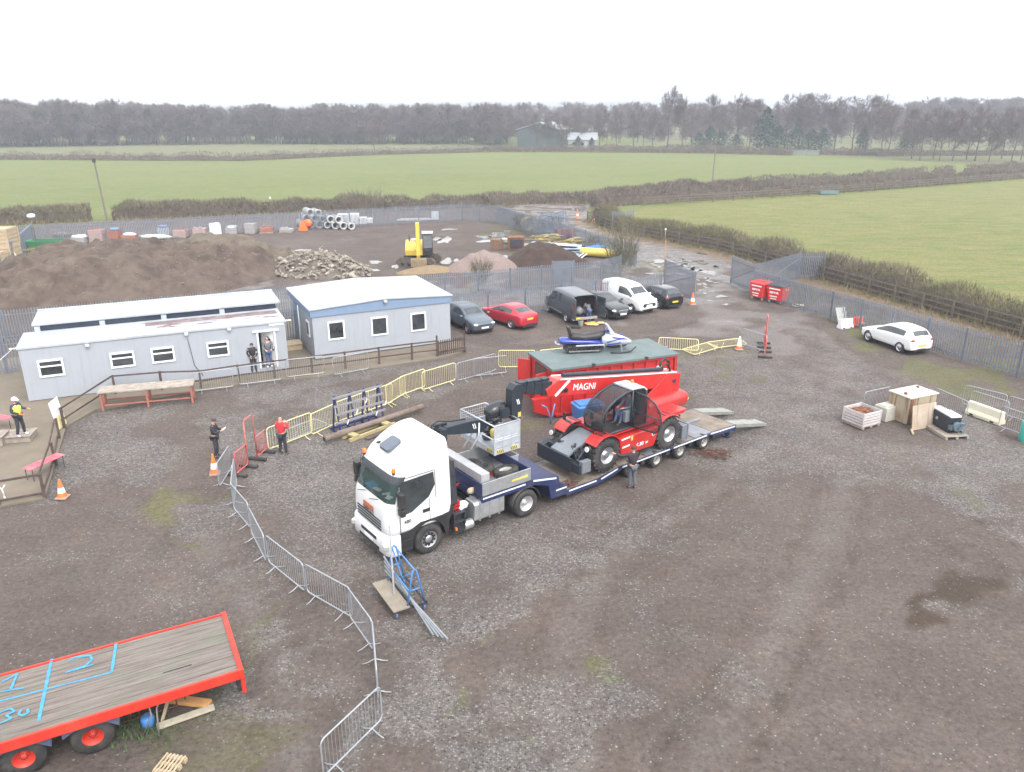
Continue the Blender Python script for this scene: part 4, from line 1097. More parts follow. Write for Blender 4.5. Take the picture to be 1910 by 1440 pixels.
barrier(B0, (1740, 758), (1800, 786), 'silver crowd barrier right behind the rusty tank', 'silver crowd barriers')
barrier(B0, (1794, 752), (1872, 772), 'silver crowd barrier farthest back behind the white plastic block', 'silver crowd barriers')
barrier(B0, (1806, 763), (1876, 786), 'silver crowd barrier in front, beside the white plastic block', 'silver crowd barriers')
barrier(B0, (1880, 775), (1945, 795), 'silver crowd barrier cut by the right picture edge', 'silver crowd barriers')
barrier(B0, (1866, 795), (1930, 818), 'silver crowd barrier with splayed feet at the right picture edge', 'silver crowd barriers')
def flat_barrier(proto, p0, p1, label, group, tilt=86, z=.06, sx=1):
    a, c = G(*p0), G(*p1); o = dup(proto, (a + c) / 2 + Vector((0, 0, z)), 0, label, group, (sx, 1, 1)); o.rotation_euler = (R(tilt), 0, ang(a, c)); return o
flat_barrier(Y0, (1305, 663), (1339, 653), 'yellow crowd barrier lying flat, middle of the fallen row', 'yellow crowd barriers', -84)
flat_barrier(Y0, (1340, 652), (1394, 645), 'yellow crowd barrier lying flat beside the white topped cone', 'yellow crowd barriers', -84)
flat_barrier(Y0, (1238, 655), (1292, 658), 'yellow crowd barrier toppled at the right corner of the container', 'yellow crowd barriers', -62)
flat_barrier(B0, (545, 824), (612, 797), 'silver crowd barrier lying on the ground behind the man in red', 'silver crowd barriers', -87)

# red pedestrian frames on rubber feet
REDF = mat('red_white_frame_paint', (.62, .1, .09), .5, 0, .12, 4, dirt=(.72, .45, .42), damt=.4)
def ped_frame(label, a, c, tall=2.0):
    a, c = G(*a), G(*c); r = thing('pedestrian_gate_frame', label, 'barrier', a, ang(a, c)); L = (c - a).length
    x1, x2 = L * .38, L * .66
    b = MB(); b.tube([(x1, 0, .1), (x1, 0, tall - .1), (x1 + .08, 0, tall), (x2 - .08, 0, tall), (x2, 0, tall - .1), (x2, 0, .1)], .026, 6); b.make('gate_frame', REDF, r, fix=False)
    for x0, xe in ((0, x1), (x2, L)):
        b = MB(); b.tube([(x0 + .04, 0, .15), (x0 + .04, 0, 1.0), (xe - .04, 0, 1.0), (xe - .04, 0, .15)], .022, 6, closed=True)
        n = 7
        for i in range(n): x = x0 + .04 + (xe - x0 - .08) * (i + 1) / (n + 1); b.cyl((x, 0, .15), (x, 0, 1), .007, n=4, cap=False)
        b.make('mesh_panel', REDF, r, fix=False)
    for x in (.1, x1, x2, L - .1): b = MB(); b.box((x, 0, .05), (.16, .8, .1)); b.make('foot', RUBBER, r, .02)
    return r
ped_frame('red pedestrian gate frame between the two barrier lines at the left', (441, 890), (499, 842))
ped_frame('red pedestrian gate frame standing right of the fallen yellow barriers', (1427, 668), (1424, 640), 2.1)

# ---- traffic cones
CW = mat('cone_white_band', (.78, .77, .75), .5, 0, .06, 4)
def make_cone(label, group, white_top=False):
    r = thing('traffic_cone', label, 'cone', (0, 0, 0), 0, group)
    b = MB(); b.box((0, 0, .03), (.42, .42, .06), top=(.92, .92)); b.make('base', mat('cone_base', (.3, .2, .16), .7, 0, .2, 5), r, .02)
    b = MB(); b.lathe([(.17, .06), (.135, .22)], (0, 0, 0), 'z', 14, 0); b.lathe([(.135, .22), (.095, .42)], (0, 0, 0), 'z', 14, 1); b.lathe([(.095, .42), (.04, .7), (.028, .75), (0, .75)], (0, 0, 0), 'z', 14, 1 if white_top else 0)
    b.make('cone_body', [ORANGE, CW], r)
    return r
K0 = make_cone('x', 'traffic cones'); K1 = make_cone('x', 'traffic cones', True)
K0.location = G(117, 928); K0['label'] = 'orange and white cone by the deck corner'
dup(K0, G(401, 884), .3, 'orange cone beside the first silver barrier, behind the standing man', 'traffic cones', (1, 1, 1.15))
dup(K0, G(1291, 568), .2, 'traffic cone at the foot of the open gate behind the black hatchback', 'traffic cones', 1.2)
dup(K0, G(1077, 408), 0, 'tall orange cone farthest away at the road junction', 'traffic cones', (1.2, 1.2, 1.6))
dup(K0, G(1107, 416), 0, 'orange cone between the farthest cone and the white one', 'traffic cones', 1.3)
K1.location = G(1378, 652); K1['label'] = 'white topped cone standing by the fallen yellow barriers'; K1.scale = (1.1,) * 3
dup(K1, G(1127, 419), 0, 'small white cone nearest the lone palisade panel', 'traffic cones', .9)
# ================================================================ WHEELS AND CARS
ALLOY = mat('alloy_rim', (.5, .51, .53), .35, .6, .1)
def wheel(parent, x, y, r, w, rim=.64, side=1, m=None, dual=False, name='wheel', spokes=0, dish=.05, lug=False):
    """tyre with a rim as its sub-part; outer face towards side*y"""
    b = MB(); s = side; hw = w / 2; rr = r * rim
    b.lathe([(rr, -hw), (r * .93, -hw), (r, -hw * .7), (r, hw * .7), (r * .93, hw), (rr + .012, hw * .96), (rr, hw * .8)], (x, y, r), 'y', 26)
    if lug:
        n = 22
        for i in range(n):
            a = 2 * PI * i / n
            for t in (-1, 1):
                aa = a + (PI / n if t > 0 else 0); c = Vector((x + math.cos(aa) * r * .99, y + t * hw * .48, r + math.sin(aa) * r * .99))
                m3 = Matrix.Rotation(-aa, 3, 'Y') @ Matrix.Rotation(t * .5, 3, 'X'); b.box(c, (.09, hw * .95, .07), Rm=m3)
    o = b.make(name, RUBBER, parent, fix=False)
    b = MB(); f = s * hw
    b.lathe([(rr, f * .98), (rr * .93, f * .96), (rr * .86, f - s * dish), (rr * .45, f - s * dish * 1.6), (rr * .4, f - s * dish * .6), (rr * .12, f - s * dish * .4), (0, f - s * dish * .4)], (x, y, r), 'y', 22)
    mats_ = [m or ALLOY, BLACK]
    if spokes:
        for i in range(spokes):
            a = 2 * PI * (i + .5) / spokes; c = Vector((x + math.cos(a) * rr * .66, y + f - s * (dish * 1.15), r + math.sin(a) * rr * .66))
            b.box(c, (rr * .36, .03, rr * .3), 1, Rm=Matrix.Rotation(-a, 3, 'Y'))
    else:
        for i in range(8):
            a = 2 * PI * i / 8; c = (x + math.cos(a) * rr * .28, y + f - s * dish * .6, r + math.sin(a) * rr * .28); b.box(c, (.03, .03, .03), 1)
    b.make('rim', mats_, o, fix=False)
    return o

def split_subsurf(b, parts, parent, lv=2):
    """smooth the cage, then give each material's faces a mesh of its own"""
    o = b.make('cage', [p[1] for p in parts], None)
    sm = o.modifiers.new('s', 'SUBSURF'); sm.levels = lv; sm.render_levels = lv
    dg = bpy.context.evaluated_depsgraph_get(); me = bpy.data.meshes.new_from_object(o.evaluated_get(dg))
    out = []
    V_ = [v.co.copy() for v in me.vertices]; bpy.data.objects.remove(o)
    for mi, (nm, m) in enumerate(parts):
        polys = [p for p in me.polygons if p.material_index == mi]
        if not polys: continue
        # separate islands become separate parts (each window its own)
        comp = {}
        def find(a):
            while comp.setdefault(a, a) != a: a = comp[a]
            return a
        if nm != 'body':
            for p in polys:
                v0 = find(p.vertices[0])
                for v in p.vertices[1:]: comp[find(v)] = v0
        groups = {}
        for p in polys: groups.setdefault(find(p.vertices[0]) if nm != 'body' else 0, []).append(p)
        for g in groups.values():
            ids = sorted({v for p in g for v in p.vertices}); ix = {v: i for i, v in enumerate(ids)}
            q = MB(); q.add([V_[v] for v in ids], [tuple(ix[v] for v in p.vertices) for p in g], 0, True)
            out.append(q.make(nm, m, parent, fix=False))
    bpy.data.meshes.remove(me)
    return out

def car_body(st, side_glass, top_glass, paint, parent, glass=GLASS):
    loops = []
    for (x, zl, zs, zt, w, wt) in st:
        h = [(w * .78, zl), (w * .97, zl + .1), (w, zl + (zs - zl) * .5), (w * .975, zs - .05), (w * .95, zs), (wt, zt - min(.05, (zt - zs) * .3)), (wt * .86, zt), (wt * .4, zt + .02)]
        loops.append([(x, y, z) for y, z in h] + [(x, -y, z) for y, z in reversed(h)])
    n = 16
    def mf(i, k):
        if i in side_glass and k in (4, 10): return 1
        if i in top_glass and k in (6, 7, 8): return 1
        if k == 15: return 2
        return 0
    b = MB(); b.loft(loops, 0, True, True, True, mf)
    return split_subsurf(b, [('body', paint), ('window', glass), ('underbody', BLACK)], parent)

def car_common(r, x0, x1, w, wf, wr, rad, zb, plate_f, plate_r, hl, tl, spokes=5, mirror=None, paint=None):
    for x in (wf, wr):
        for s in (-1, 1):
            b = MB(); b.lathe([(rad * 1.16, -.12), (rad * 1.16, .012), (rad * .9, .012), (rad * .9, -.12)], (x, s * (w - .03), rad), 'y', 22)
            b.make('wheel_arch', BLACK, r, fix=False)  # dark ring drawn for the shaded gap around the wheel
            wheel(r, x, s * (w - .09), rad, .2, .68, s, spokes=spokes)
    for s in (-1, 1):
        x, y, z, sx, sy, sz = hl; b = MB(); b.blob((x, s * y, z), (sx, sy, sz), 3, 0, 10); b.make('headlight', LAMP, r, fix=False)
        x, y, z, sx, sy, sz = tl; b = MB(); b.blob((x, s * y, z), (sx, sy, sz), 3, 0, 10); b.make('tail_light', REDLENS, r, fix=False)
        if mirror:
            b = MB(); b.blob((mirror[0], s * mirror[1], mirror[2]), (.09, .12, .085), 2, .05, 10); b.make('mirror', paint, r, fix=False)
    if plate_f: b = MB(); b.box(plate_f, (.02, .52, .11)); b.make('number_plate', WHITEM, r)
    if plate_r: b = MB(); b.box(plate_r, (.02, .52, .11)); b.make('number_plate', mat('plate_yellow', (.75, .55, .05), .5), r)

HATCH = [(2.1, .34, .50, .56, .58, .5), (2.06, .2, .6, .66, .74, .62), (1.9, .17, .68, .76, .84, .7), (1.45, .17, .78, .88, .885, .76), (1.0, .17, .86, .95, .89, .76), (.88, .17, .87, .98, .89, .75), (.12, .17, .91, 1.38, .89, .66), (-.1, .17, .915, 1.44, .89, .665), (-.5, .17, .925, 1.46, .89, .67), (-.62, .17, .93, 1.46, .89, .67), (-1.2, .17, .95, 1.44, .89, .66), (-1.42, .17, .97, 1.42, .885, .65), (-1.72, .18, .98, 1.38, .87, .63), (-1.98, .2, .97, 1.06, .85, .68), (-2.06, .24, .8, .96, .82, .7), (-2.1, .3, .6, .78, .72, .62)]
def hatchback(label, loc, rz, paint, sc=(1, 1, 1), spokes=5):
    r = thing('parked_car', label, 'car', loc, rz); r.scale = sc
    car_body(HATCH, {5, 6, 7, 8, 9, 10}, {5, 12}, paint, r)
    car_common(r, 2.1, -2.1, .89, 1.3, -1.28, .32, .2, (2.1, 0, .42), (-2.11, 0, .55), (1.97, .62, .64, .13, .16, .075), (-2.0, .66, .86, .1, .16, .085), spokes, (.78, 1.0, 1.0), paint)
    b = MB(); b.box((2.085, 0, .6), (.04, .9, .05)); b.make('grille', BLACK, r); b = MB(); b.box((2.1, 0, .3), (.04, 1.1, .09)); b.make('lower_intake', BLACK, r)
    b = MB(); b.box((-2.06, 0, .27), (.12, 1.2, .1)); b.make('rear_valance', BLACK, r)
    return r
SALOON = [(2.32, .34, .5, .56, .6, .5), (2.27, .2, .62, .68, .78, .62), (2.1, .17, .7, .78, .86, .7), (1.6, .17, .8, .89, .9, .74), (1.0, .17, .86, .96, .91, .76), (.86, .17, .88, .99, .91, .75), (.05, .17, .92, 1.36, .91, .66), (-.25, .17, .93, 1.42, .91, .665), (-.4, .17, .935, 1.43, .91, .665), (-.52, .17, .94, 1.43, .91, .665), (-1.05, .17, .95, 1.4, .91, .65), (-1.3, .17, .96, 1.33, .905, .63), (-1.9, .18, .98, 1.05, .89, .66), (-2.1, .19, .97, 1.03, .87, .68), (-2.28, .24, .85, .95, .82, .66), (-2.34, .32, .6, .75, .72, .6)]
def saloon(label, loc, rz, paint, sc=(1, 1, 1), star=True):
    r = thing('parked_car', label, 'car', loc, rz); r.scale = sc
    car_body(SALOON, {5, 6, 7, 8, 9, 10}, {5, 11}, paint, r)
    car_common(r, 2.3, -2.3, .91, 1.42, -1.38, .33, .2, (2.32, 0, .4), (-2.35, 0, .72), (2.13, .66, .66, .16, .17, .08), (-2.2, .68, .84, .09, .17, .07), 5, (.76, 1.02, 1.0), paint)
    b = MB(); b.box((2.29, 0, .56), (.06, .72, .22)); g = b.make('grille', STEEL, r, .015)
    b = MB()
    for i in range(4): b.box((2.325, 0, .48 + .055 * i), (.01, .66, .022))
    b.make('grille_slats', BLACK, g, fix=False)
    b = MB(); b.box((2.31, 0, .25), (.05, 1.3, .08)); b.make('lower_intake', BLACK, r); b = MB(); b.box((-2.3, 0, .27), (.12, 1.3, .13)); b.make('rear_valance', BLACK, r)
    return r
def pt(v, h, d): return Vector((v.x + math.cos(h) * d, v.y + math.sin(h) * d, 0))
PGREY = mat('grey_blue_metallic', (.1, .125, .155), .3, .5, .06, coat=.6)
PRED = mat('crimson_metallic', (.5, .025, .045), .3, .3, .06, coat=.6)
PBLACK = mat('black_metallic', (.015, .018, .022), .2, .3, .2, coat=.7)
PWHITE = mat('white_car_paint', (.72, .73, .74), .3, 0, .02, coat=.6)
PVAN = mat('slate_grey_paint', (.06, .075, .095), .35, .4, .1, coat=.5, dirt=(.12, .11, .1), damt=.25)
h = ang(G(1677, 657), G(1619, 636)); m_ = (G(1677, 657) + G(1619, 636)) / 2
hatchback('white three door hatchback parked against the right palisade fence', pt(m_, h - PI / 2, .82), h, PWHITE, (.97, 1, 1.0), 9)
h = R(-58); m_ = G(873, 621); hatchback('grey blue hatchback half hidden behind the wide cabin', pt(pt(m_, h + PI / 2, .82), h, -1.3), h, PGREY)
h = ang(G(951, 612), G(922, 603)); m_ = G(954, 613); saloon('red saloon with a sloping roof parked tail outwards', pt(pt(m_, h - PI / 2, .82), h, 1.38), h, PRED, (.98, .98, .98))
h = R(-60); m_ = G(1129, 594); saloon('black saloon with a chrome grille parked between the two vans', pt(pt(m_, h + PI / 2, .84), h, -1.42), h, PBLACK)
h = R(121); m_ = G(1228, 575); hatchback('black hatchback parked beside the open gate, tail outwards', pt(pt(m_, h - PI / 2, .82), h, 1.28), h, PBLACK)

VANS = [(2.2, .36, .6, .7, .66, .56), (2.15, .22, .78, .86, .82, .66), (1.95, .18, .92, 1.0, .88, .74), (1.5, .18, 1.02, 1.14, .91, .78), (1.3, .18, 1.05, 1.2, .91, .77), (.62, .18, 1.08, 1.72, .91, .68), (.4, .18, 1.08, 1.8, .91, .7), (-.32, .18, 1.09, 1.85, .91, .72), (-.45, .18, 1.09, 1.86, .91, .72), (-1.9, .2, 1.1, 1.85, .9, .74), (-2.15, .24, 1.1, 1.8, .88, .74), (-2.2, .3, 1.08, 1.7, .84, .7)]
r = thing('parked_van', 'small white panel van parked nose outwards', 'van', (0, 0, 0), 0); h = R(-57); m_ = G(1179, 584)
r.location = pt(pt(m_, h + PI / 2, .82), h, -1.35); r.rotation_euler = (0, 0, h)
car_body(VANS, {4, 5, 6}, {4}, PWHITE, r)
car_common(r, 2.2, -2.2, .91, 1.35, -1.35, .33, .2, (2.2, 0, .62), None, (1.98, .68, .92, .2, .12, .1), (-2.18, .8, 1.1, .06, .07, .3), 7, (1.05, 1.03, 1.12), PWHITE)
b = MB(); b.prism([(-.5, .5), (.5, .5), (.6, .62), (.5, .76), (-.5, .76), (-.6, .62)], 2.16, 2.195, 'x'); b.make('grille', BLACK, r, .01)
b = MB(); b.box((2.17, 0, .34), (.06, 1.2, .07)); b.make('lower_intake', BLACK, r)
b = MB(); b.prism([(.02, .3), (.5, .3), (.4, .62), (.02, .75)], -.915, -.9, 'y'); b.make('door_graphic', mat('graphic_dark', (.08, .1, .1), .4), r)
for q_, w_ in ((-1.1, .5), (-1.2, .34)):
    b = MB(); b.lathe([(.17 if w_ == .5 else .1, -.9), (.17 if w_ == .5 else .1, -.928)], (q_, 0, 1.4 if w_ == .5 else 1.42), 'y', 16); b.make('round_emblem', mat('emblem_grey' if w_ == .5 else 'emblem_yellow', (.5, .56, .6) if w_ == .5 else (.7, .62, .2), .5), r, fix=False)
b = MB(); b.prism([(-2.1, .6), (-1.95, 1.0), (-2.0, 1.72), (-2.1, 1.74)], -.93, -.9, 'y'); b.make('red_rear_panel', RED, r)

# grey van with both rear doors swung open and an empty load bay
h = ang(G(1056, 601), G(1026, 584)); m_ = G(1056, 601)
r = thing('parked_van', 'dark grey panel van with both rear doors open', 'van', pt(pt(m_, h - PI / 2, .9), h, 1.45), h)
W = .95
def vloop(x, zl, zs, zt, w, wt):
    hh = [(w * .9, zl), (w, zl + .12), (w, zs), (wt, zt - .1), (wt * .9, zt), (wt * .45, zt + .02)]
    return [(x, y, z) for y, z in hh] + [(x, -y, z) for y, z in reversed(hh)]
vst = [(2.35, .34, .62, .74, .7, .62), (2.3, .24, .85, .93, .86, .7), (2.1, .22, 1.0, 1.08, .92, .8), (1.72, .22, 1.1, 1.22, .95, .8), (1.5, .22, 1.12, 1.3, .95, .8), (.95, .22, 1.18, 1.84, .95, .8), (.75, .22, 1.18, 1.92, .95, .82), (.1, .22, 1.18, 1.96, .95, .83), (-.02, .22, 1.18, 1.96, .95, .83), (-.75, .22, 1.18, 1.96, .95, .83), (-.9, .22, 1.18, 1.96, .95, .83), (-2.32, .24, 1.18, 1.95, .95, .84), (-2.36, .24, 1.18, 1.94, .94, .83)]
b = MB(); lp = [vloop(*s_) for s_ in vst]
b.loft(lp, 0, True, False, True, lambda i, k: 1 if (i in (5, 6, 8) and k in (2, 8)) or (i == 4 and k in (4, 5, 6)) else 0)
inner = [[(x + .06 * (x < -2.3) * 0, y * .93, .55 + (z - .55) * .95 if z > .6 else .55) for x, y, z in vloop(*s_)] for s_ in ((-2.36, .24, 1.18, 1.94, .94, .83), (-.3, .24, 1.18, 1.94, .94, .83))]
b.loft([lp[-1], inner[0]], 0, True, False, False); b.loft(inner, 2, True, False, False); b.add(inner[1], [tuple(range(12))], 2); b.add(lp[0], [tuple(range(12))], 0)
split_subsurf(b, [('body', PVAN), ('window', GLASS), ('load_bay', mat('van_interior', (.05, .045, .045), .8))], r, 1)
car_common(r, 2.3, -2.3, .95, 1.5, -1.45, .34, .2, (2.34, 0, .5), None, (2.12, .72, .9, .18, .13, .12), (-2.33, .91, 1.15, .05, .05, .25), 6, (1.25, 1.08, 1.2), PVAN)
for s in (-1, 1):
    dr = MB(); a_ = s * R(62) if s > 0 else s * R(78); hp = Vector((-2.37, s * .9, 0)); dv = Vector((-math.sin(abs(a_)), math.cos(a_) * -s * .2 + s * .25, 0)).normalized()
    dr.bar(hp + Vector((0, 0, 1.2)), hp + dv * .85 + Vector((0, 0, 1.2)), .05, 1.38); do = dr.make('rear_door', PVAN, r, .01)
    nv = Vector((-dv.y, dv.x, 0)); g = MB(); g.bar(hp + dv * .15 + Vector((0, 0, 1.55)), hp + dv * .72 + Vector((0, 0, 1.55)), .056, .42); g.make('door_window', GLASS, do)
b = MB(); b.box((-2.4, 0, .42), (.16, 1.8, .16)); b.make('bumper', mat('bumper_grey', (.3, .29, .28), .6), r, .02)
b = MB(); b.box((-2.49, .62, .48), (.02, .5, .11)); b.make('number_plate', mat('plate_yellow', (.75, .55, .05), .5), r)
b = MB(); b.box((0.3, .953, .5), (2.2, .012, .06)); b.make('rubbing_strip', STEEL, r)
van_r = r
sk = MB(); sk.blob((-1.9, .2, .82), (.28, .3, .3), 5, .18, 10); sk.blob((-1.8, -.3, .75), (.25, .25, .22), 8, .2, 10)
o = sk.make('holdall', mat('holdall_grey', (.2, .2, .21), .8, 0, .2), None); o.matrix_world = Matrix.Translation(r.location) @ Matrix.Rotation(h, 4, 'Z'); tag(o, 'grey bag lying in the open load bay of the grey van', 'bag')
b = MB(); rg_ = random.Random(4)
for i in range(9): b.blob((rg_.uniform(-.5, .6), rg_.uniform(-.3, .3), .06), (rg_.uniform(.15, .3), rg_.uniform(.1, .2), rg_.uniform(.05, .1)), i, .35, 9, i % 3 == 0)
o = b.make('hi_vis_jacket', [mat('hi_vis_orange', (.9, .36, .05), .7, 0, .2, 6), mat('hi_vis_amber', (.9, .55, .2), .7)], None, loc=G(1106, 605)); tag(o, 'orange hi-vis clothing dropped on the ground behind the grey van', 'clothing')
b = MB(); b.lathe([(.16, 0), (.19, .3), (.18, .33), (.17, .33), (.15, .04), (0, .04)], (0, 0, 0), 'z', 14); o = b.make('bucket', mat('grey_green_plastic', (.22, .23, .2), .7), None, loc=G(1083, 607)); tag(o, 'grey bucket on the ground left of the dropped orange clothing', 'bucket')
b = MB(); b.box((0, 0, .06), (.6, .35, .12)); b.blob((.05, 0, .12), (.25, .16, .07), 3, .2); o = b.make('tool_bag', BLACK, None, loc=G(1079, 609) + Vector((-.2, -.35, 0)), bevel=.02); tag(o, 'small dark tool bag on the ground by the bucket', 'bag')
# ================================================================ TRACTOR UNIT
TO, TA = Vector((-3.3916, 22.8932, 0)), R(217.3)
TF_ = Frame(TO, TA)
tk = thing('tractor_unit', 'white two axle lorry tractor unit with a high rounded roof and two amber beacons', 'lorry', TO, TA)
def rrect(xf, xb, hw, rf, rb, z, n=6):
    pts = []
    for cx, cy, r_, a0 in ((xf - rf, hw - rf, rf, 0), (xb + rb, hw - rb, rb, 90), (xb + rb, -hw + rb, rb, 180), (xf - rf, -hw + rf, rf, 270)):
        for i in range(n + 1):
            a = R(a0 + 90 * i / n)
            s_ = 1 if cy > 0 else -1
            pts.append((cx + r_ * math.cos(a), cy + r_ * math.sin(a), z))
    return pts
# levels: z, front, back, half width, front corner radius
lv = [(1.0, 1.40, -.87, 1.22, .34), (1.06, 1.43, -.88, 1.245, .36), (1.5, 1.44, -.88, 1.25, .4), (1.86, 1.42, -.88, 1.25, .42), (1.98, 1.38, -.88, 1.25, .42), (2.83, 1.12, -.87, 1.235, .42), (2.93, 1.06, -.87, 1.23, .44), (3.05, .98, -.87, 1.23, .46), (3.25, .84, -.86, 1.215, .52), (3.45, .62, -.855, 1.19, .56), (3.62, .36, -.85, 1.155, .58), (3.73, .06, -.845, 1.11, .5), (3.79, -.22, -.83, 1.05, .36), (3.81, -.4, -.8, .96, .2)]
b = MB(); loops = [rrect(f_, bk, hw, rf, .09, z) for z, f_, bk, hw, rf in lv]
n = len(loops[0])
def mfc(i, k):
    front = k <= 3 or k >= 23
    if i == 4 and front: return 1
    if i == 5 and (k <= 4 or k >= 22): return 2
    return 0
b.loft(loops, 0, True, True, True, mfc)
cabp = split_subsurf(b, [('body', WHITE), ('windscreen', SCREEN), ('sun_visor', mat('dark_visor', (.04, .045, .055), .25))], tk, 1)
# a dark cockpit behind the glass, dashboard with papers
b = MB(); b.box((.55, 0, 1.93), (1.0, 2.2, .05)); b.box((.0, 0, 2.45), (.05, 2.2, 1.0)); b.box((.3, .6, 2.3), (.3, .5, .7)); b.box((.3, -.6, 2.3), (.3, .5, .7))
b.make('cockpit', mat('cockpit_dark', (.025, .027, .026), .8), tk)
rg_ = random.Random(12)
for nm, c, s_, m in (('blue_folder', (.98, -.62, 2.02), (.3, .42, .05), mat('folder_blue', (.05, .3, .65), .5)), ('paper', (.98, -.25, 2.0), (.14, .34, .02), WHITEM), ('paper', (.96, .5, 2.0), (.2, .2, .02), WHITEM), ('paper', (.9, .2, 2.0), (.26, .12, .02), WHITEM), ('cup', (.92, .36, 2.04), (.1, .1, .1), WHITEM)):
    b = MB(); b.box(c, s_, rz=rg_.uniform(-.5, .5)); b.make(nm, m, tk)
for s in (-1, 1):
    y0, y1 = (1.232, 1.258) if s > 0 else (-1.258, -1.232)
    b = MB(); b.prism([(.98, 1.66), (.98, 2.74), (.9, 2.8), (-.22, 2.84), (-.26, 2.4), (-.03, 2.04), (.6, 1.7)], y0, y1); b.make('side_window', GLASS, tk)
    b = MB(); yy = s * 1.253
    b.box((1.02, yy, 1.95), (.016, .014, 1.75)); b.box((-.05, yy, 1.6), (.014, .014, .75)); b.box((-.28, yy, 2.4), (.014, .014, .9)); b.box((.36, yy, 2.9), (1.3, .014, .014)); b.make('door_seam', DARKM, tk)
    b = MB(); b.box((.08, s * 1.262, 1.6), (.26, .03, .12)); b.make('door_handle', BLACK, tk, .02)
    b = MB()
    b.box((1.06, s * 1.46, 2.32), (.17, .26, .48)); b.box((1.06, s * 1.46, 1.92), (.16, .25, .24)); b.bar((1.0, s * 1.24, 2.5), (1.04, s * 1.4, 2.5), .05, .05); b.bar((1.0, s * 1.24, 1.9), (1.04, s * 1.4, 1.95), .05, .05); b.make('mirror', BLACK, tk, .03)
    b = MB(); arch = [(.62 * math.cos(R(a)), .5 + .66 * math.sin(R(a))) for a in range(10, 175, 15)]
    b.prism([(1.0, .38), (1.02, 1.02), (.72, 1.06), (.3, 1.25), (-.3, 1.36), (-.88, 1.5), (-.98, 1.34), (-.76, .95), (-.72, .5), (-.62, .5)] + [(-x, z) for x, z in arch if x < .6] + [(.62, .38)], s * .95, s * 1.245); b.make('wheel_arch', BLACK, tk)
    for z in (.48, .78): b = MB(); b.box((.82, s * 1.13, z), (.34, .28, .03)); b.make('step', DARKM, tk)
    b = MB(); b.cyl((1.0, s * .95, 2.98), (1.0, s * .95, 3.06), .05, n=10, mi=1); b.cyl((1.0, s * .95, 3.06), (1.0, s * .95, 3.17), .068, .055, n=12); b.make('beacon', [AMBER, BLACK], tk, fix=False)
    wheel(tk, 0, s * 1.08, .51, .31, .56, s, STEEL, spokes=10, dish=.03)
    wheel(tk, -3.96, s * .95, .51, .58, .56, s, mat('steel_rim_silver', (.46, .46, .46), .5, .4, .1), dish=.15)
    b = MB(); b.tube([(-3.96 + .62 * math.cos(R(a)), s * .95, .51 + .62 * math.sin(R(a))) for a in range(0, 181, 15)], .03, 5)
    b = MB(); loopsm = [[(-3.96 + q * math.cos(R(a)), s * yv, .51 + q * math.sin(R(a))) for q, yv in ((.6, .64), (.6, 1.25), (.63, 1.25), (.63, .64))] for a in range(-5, 186, 14)]; b.loft(loopsm); b.make('mudguard', BLACK, tk)
    b = MB(); b.prism([(-.88, 1.48), (-1.12, 1.42), (-1.02, 2.98), (-.86, 3.04)], s * 1.02, s * 1.22); b.make('side_fairing', DARKM, tk)
    b = MB(); b.box((-1.05, s * 1.2, .5), (.05, .06, .09)); b.make('side_marker', AMBER, tk)
b = MB(); loops = [rrect(1.5 - q, 1.02, 1.25 - q * .4, .3, .02, z) for z, q in ((.3, .06), (.36, .01), (.66, 0), (.95, .02), (1.02, .07))]; b.loft(loops); b.make('bumper', WHITE, tk)
for z in (1.14, 1.24, 1.34, 1.44): b = MB(); b.box((1.452, 0, z), (.03, 1.55, .032)); b.make('grille_slot', BLACK, tk)
b = MB(); b.box((1.5, 0, .74), (.03, 1.0, .1)); b.box((1.5, 0, .45), (.03, 1.3, .1)); b.make('bumper_intake', BLACK, tk)
b = MB(); b.box((1.515, 0, .6), (.02, .52, .11)); b.make('number_plate', WHITEM, tk)
b = MB(); b.box((1.462, 0, 1.68), (.012, .62, .16)); b.make('orange_plate', mat('dirty_orange_plate', (.45, .12, .05), .6, 0, .3, 8), tk)
for s in (-1, 1): b = MB(); b.box((1.40, s * .98, .66), (.2, .4, .17), rz=-s * .55); hl_ = b.make('headlight', mat('headlight_glass', (.5, .5, .48), .1, .3, .15), tk, .03); b = MB(); b.cyl((1.46, s * .92, .66), (1.5, s * .91, .66), .06, n=10); b.make('lens', LAMP, hl_, fix=False)
text_mesh('IVECO', .2, mat('badge_dark', (.03, .03, .035), .4), tk, (1.464, 0, 1.53), (R(90), 0, R(90)), 'badge', .004, 1.2)
text_mesh('480', .17, mat('badge_dark', (.03, .03, .035), .4), tk, (.76, 1.262, 1.42), (R(90), 0, R(180)), 'model_number')
b = MB(); b.tube([(1.46, -.7, 1.96), (1.4, -.2, 2.12)], .012, 5); b.make('wiper', BLACK, tk); b = MB(); b.tube([(1.46, .1, 1.96), (1.4, .6, 2.12)], .012, 5); b.make('wiper', BLACK, tk)
b = MB(); rr_ = [(x, y, z) for x, y, z in rrect(.82, .3, .3, .1, .1, 0)]
hatch = b.loft([[(x, y, 3.46 + (.82 - x) * .42 + dz) for x, y, z in rr_] for dz in (-.05, .035)], smooth=False).make('roof_hatch', mat('hatch_grey', (.1, .12, .15), .4, 0, .1), tk)
b = MB(); b.blob((.75, -.42, 3.52), (.09, .05, .05), 3, .1); b.make('roof_aerial', BLACK, tk)
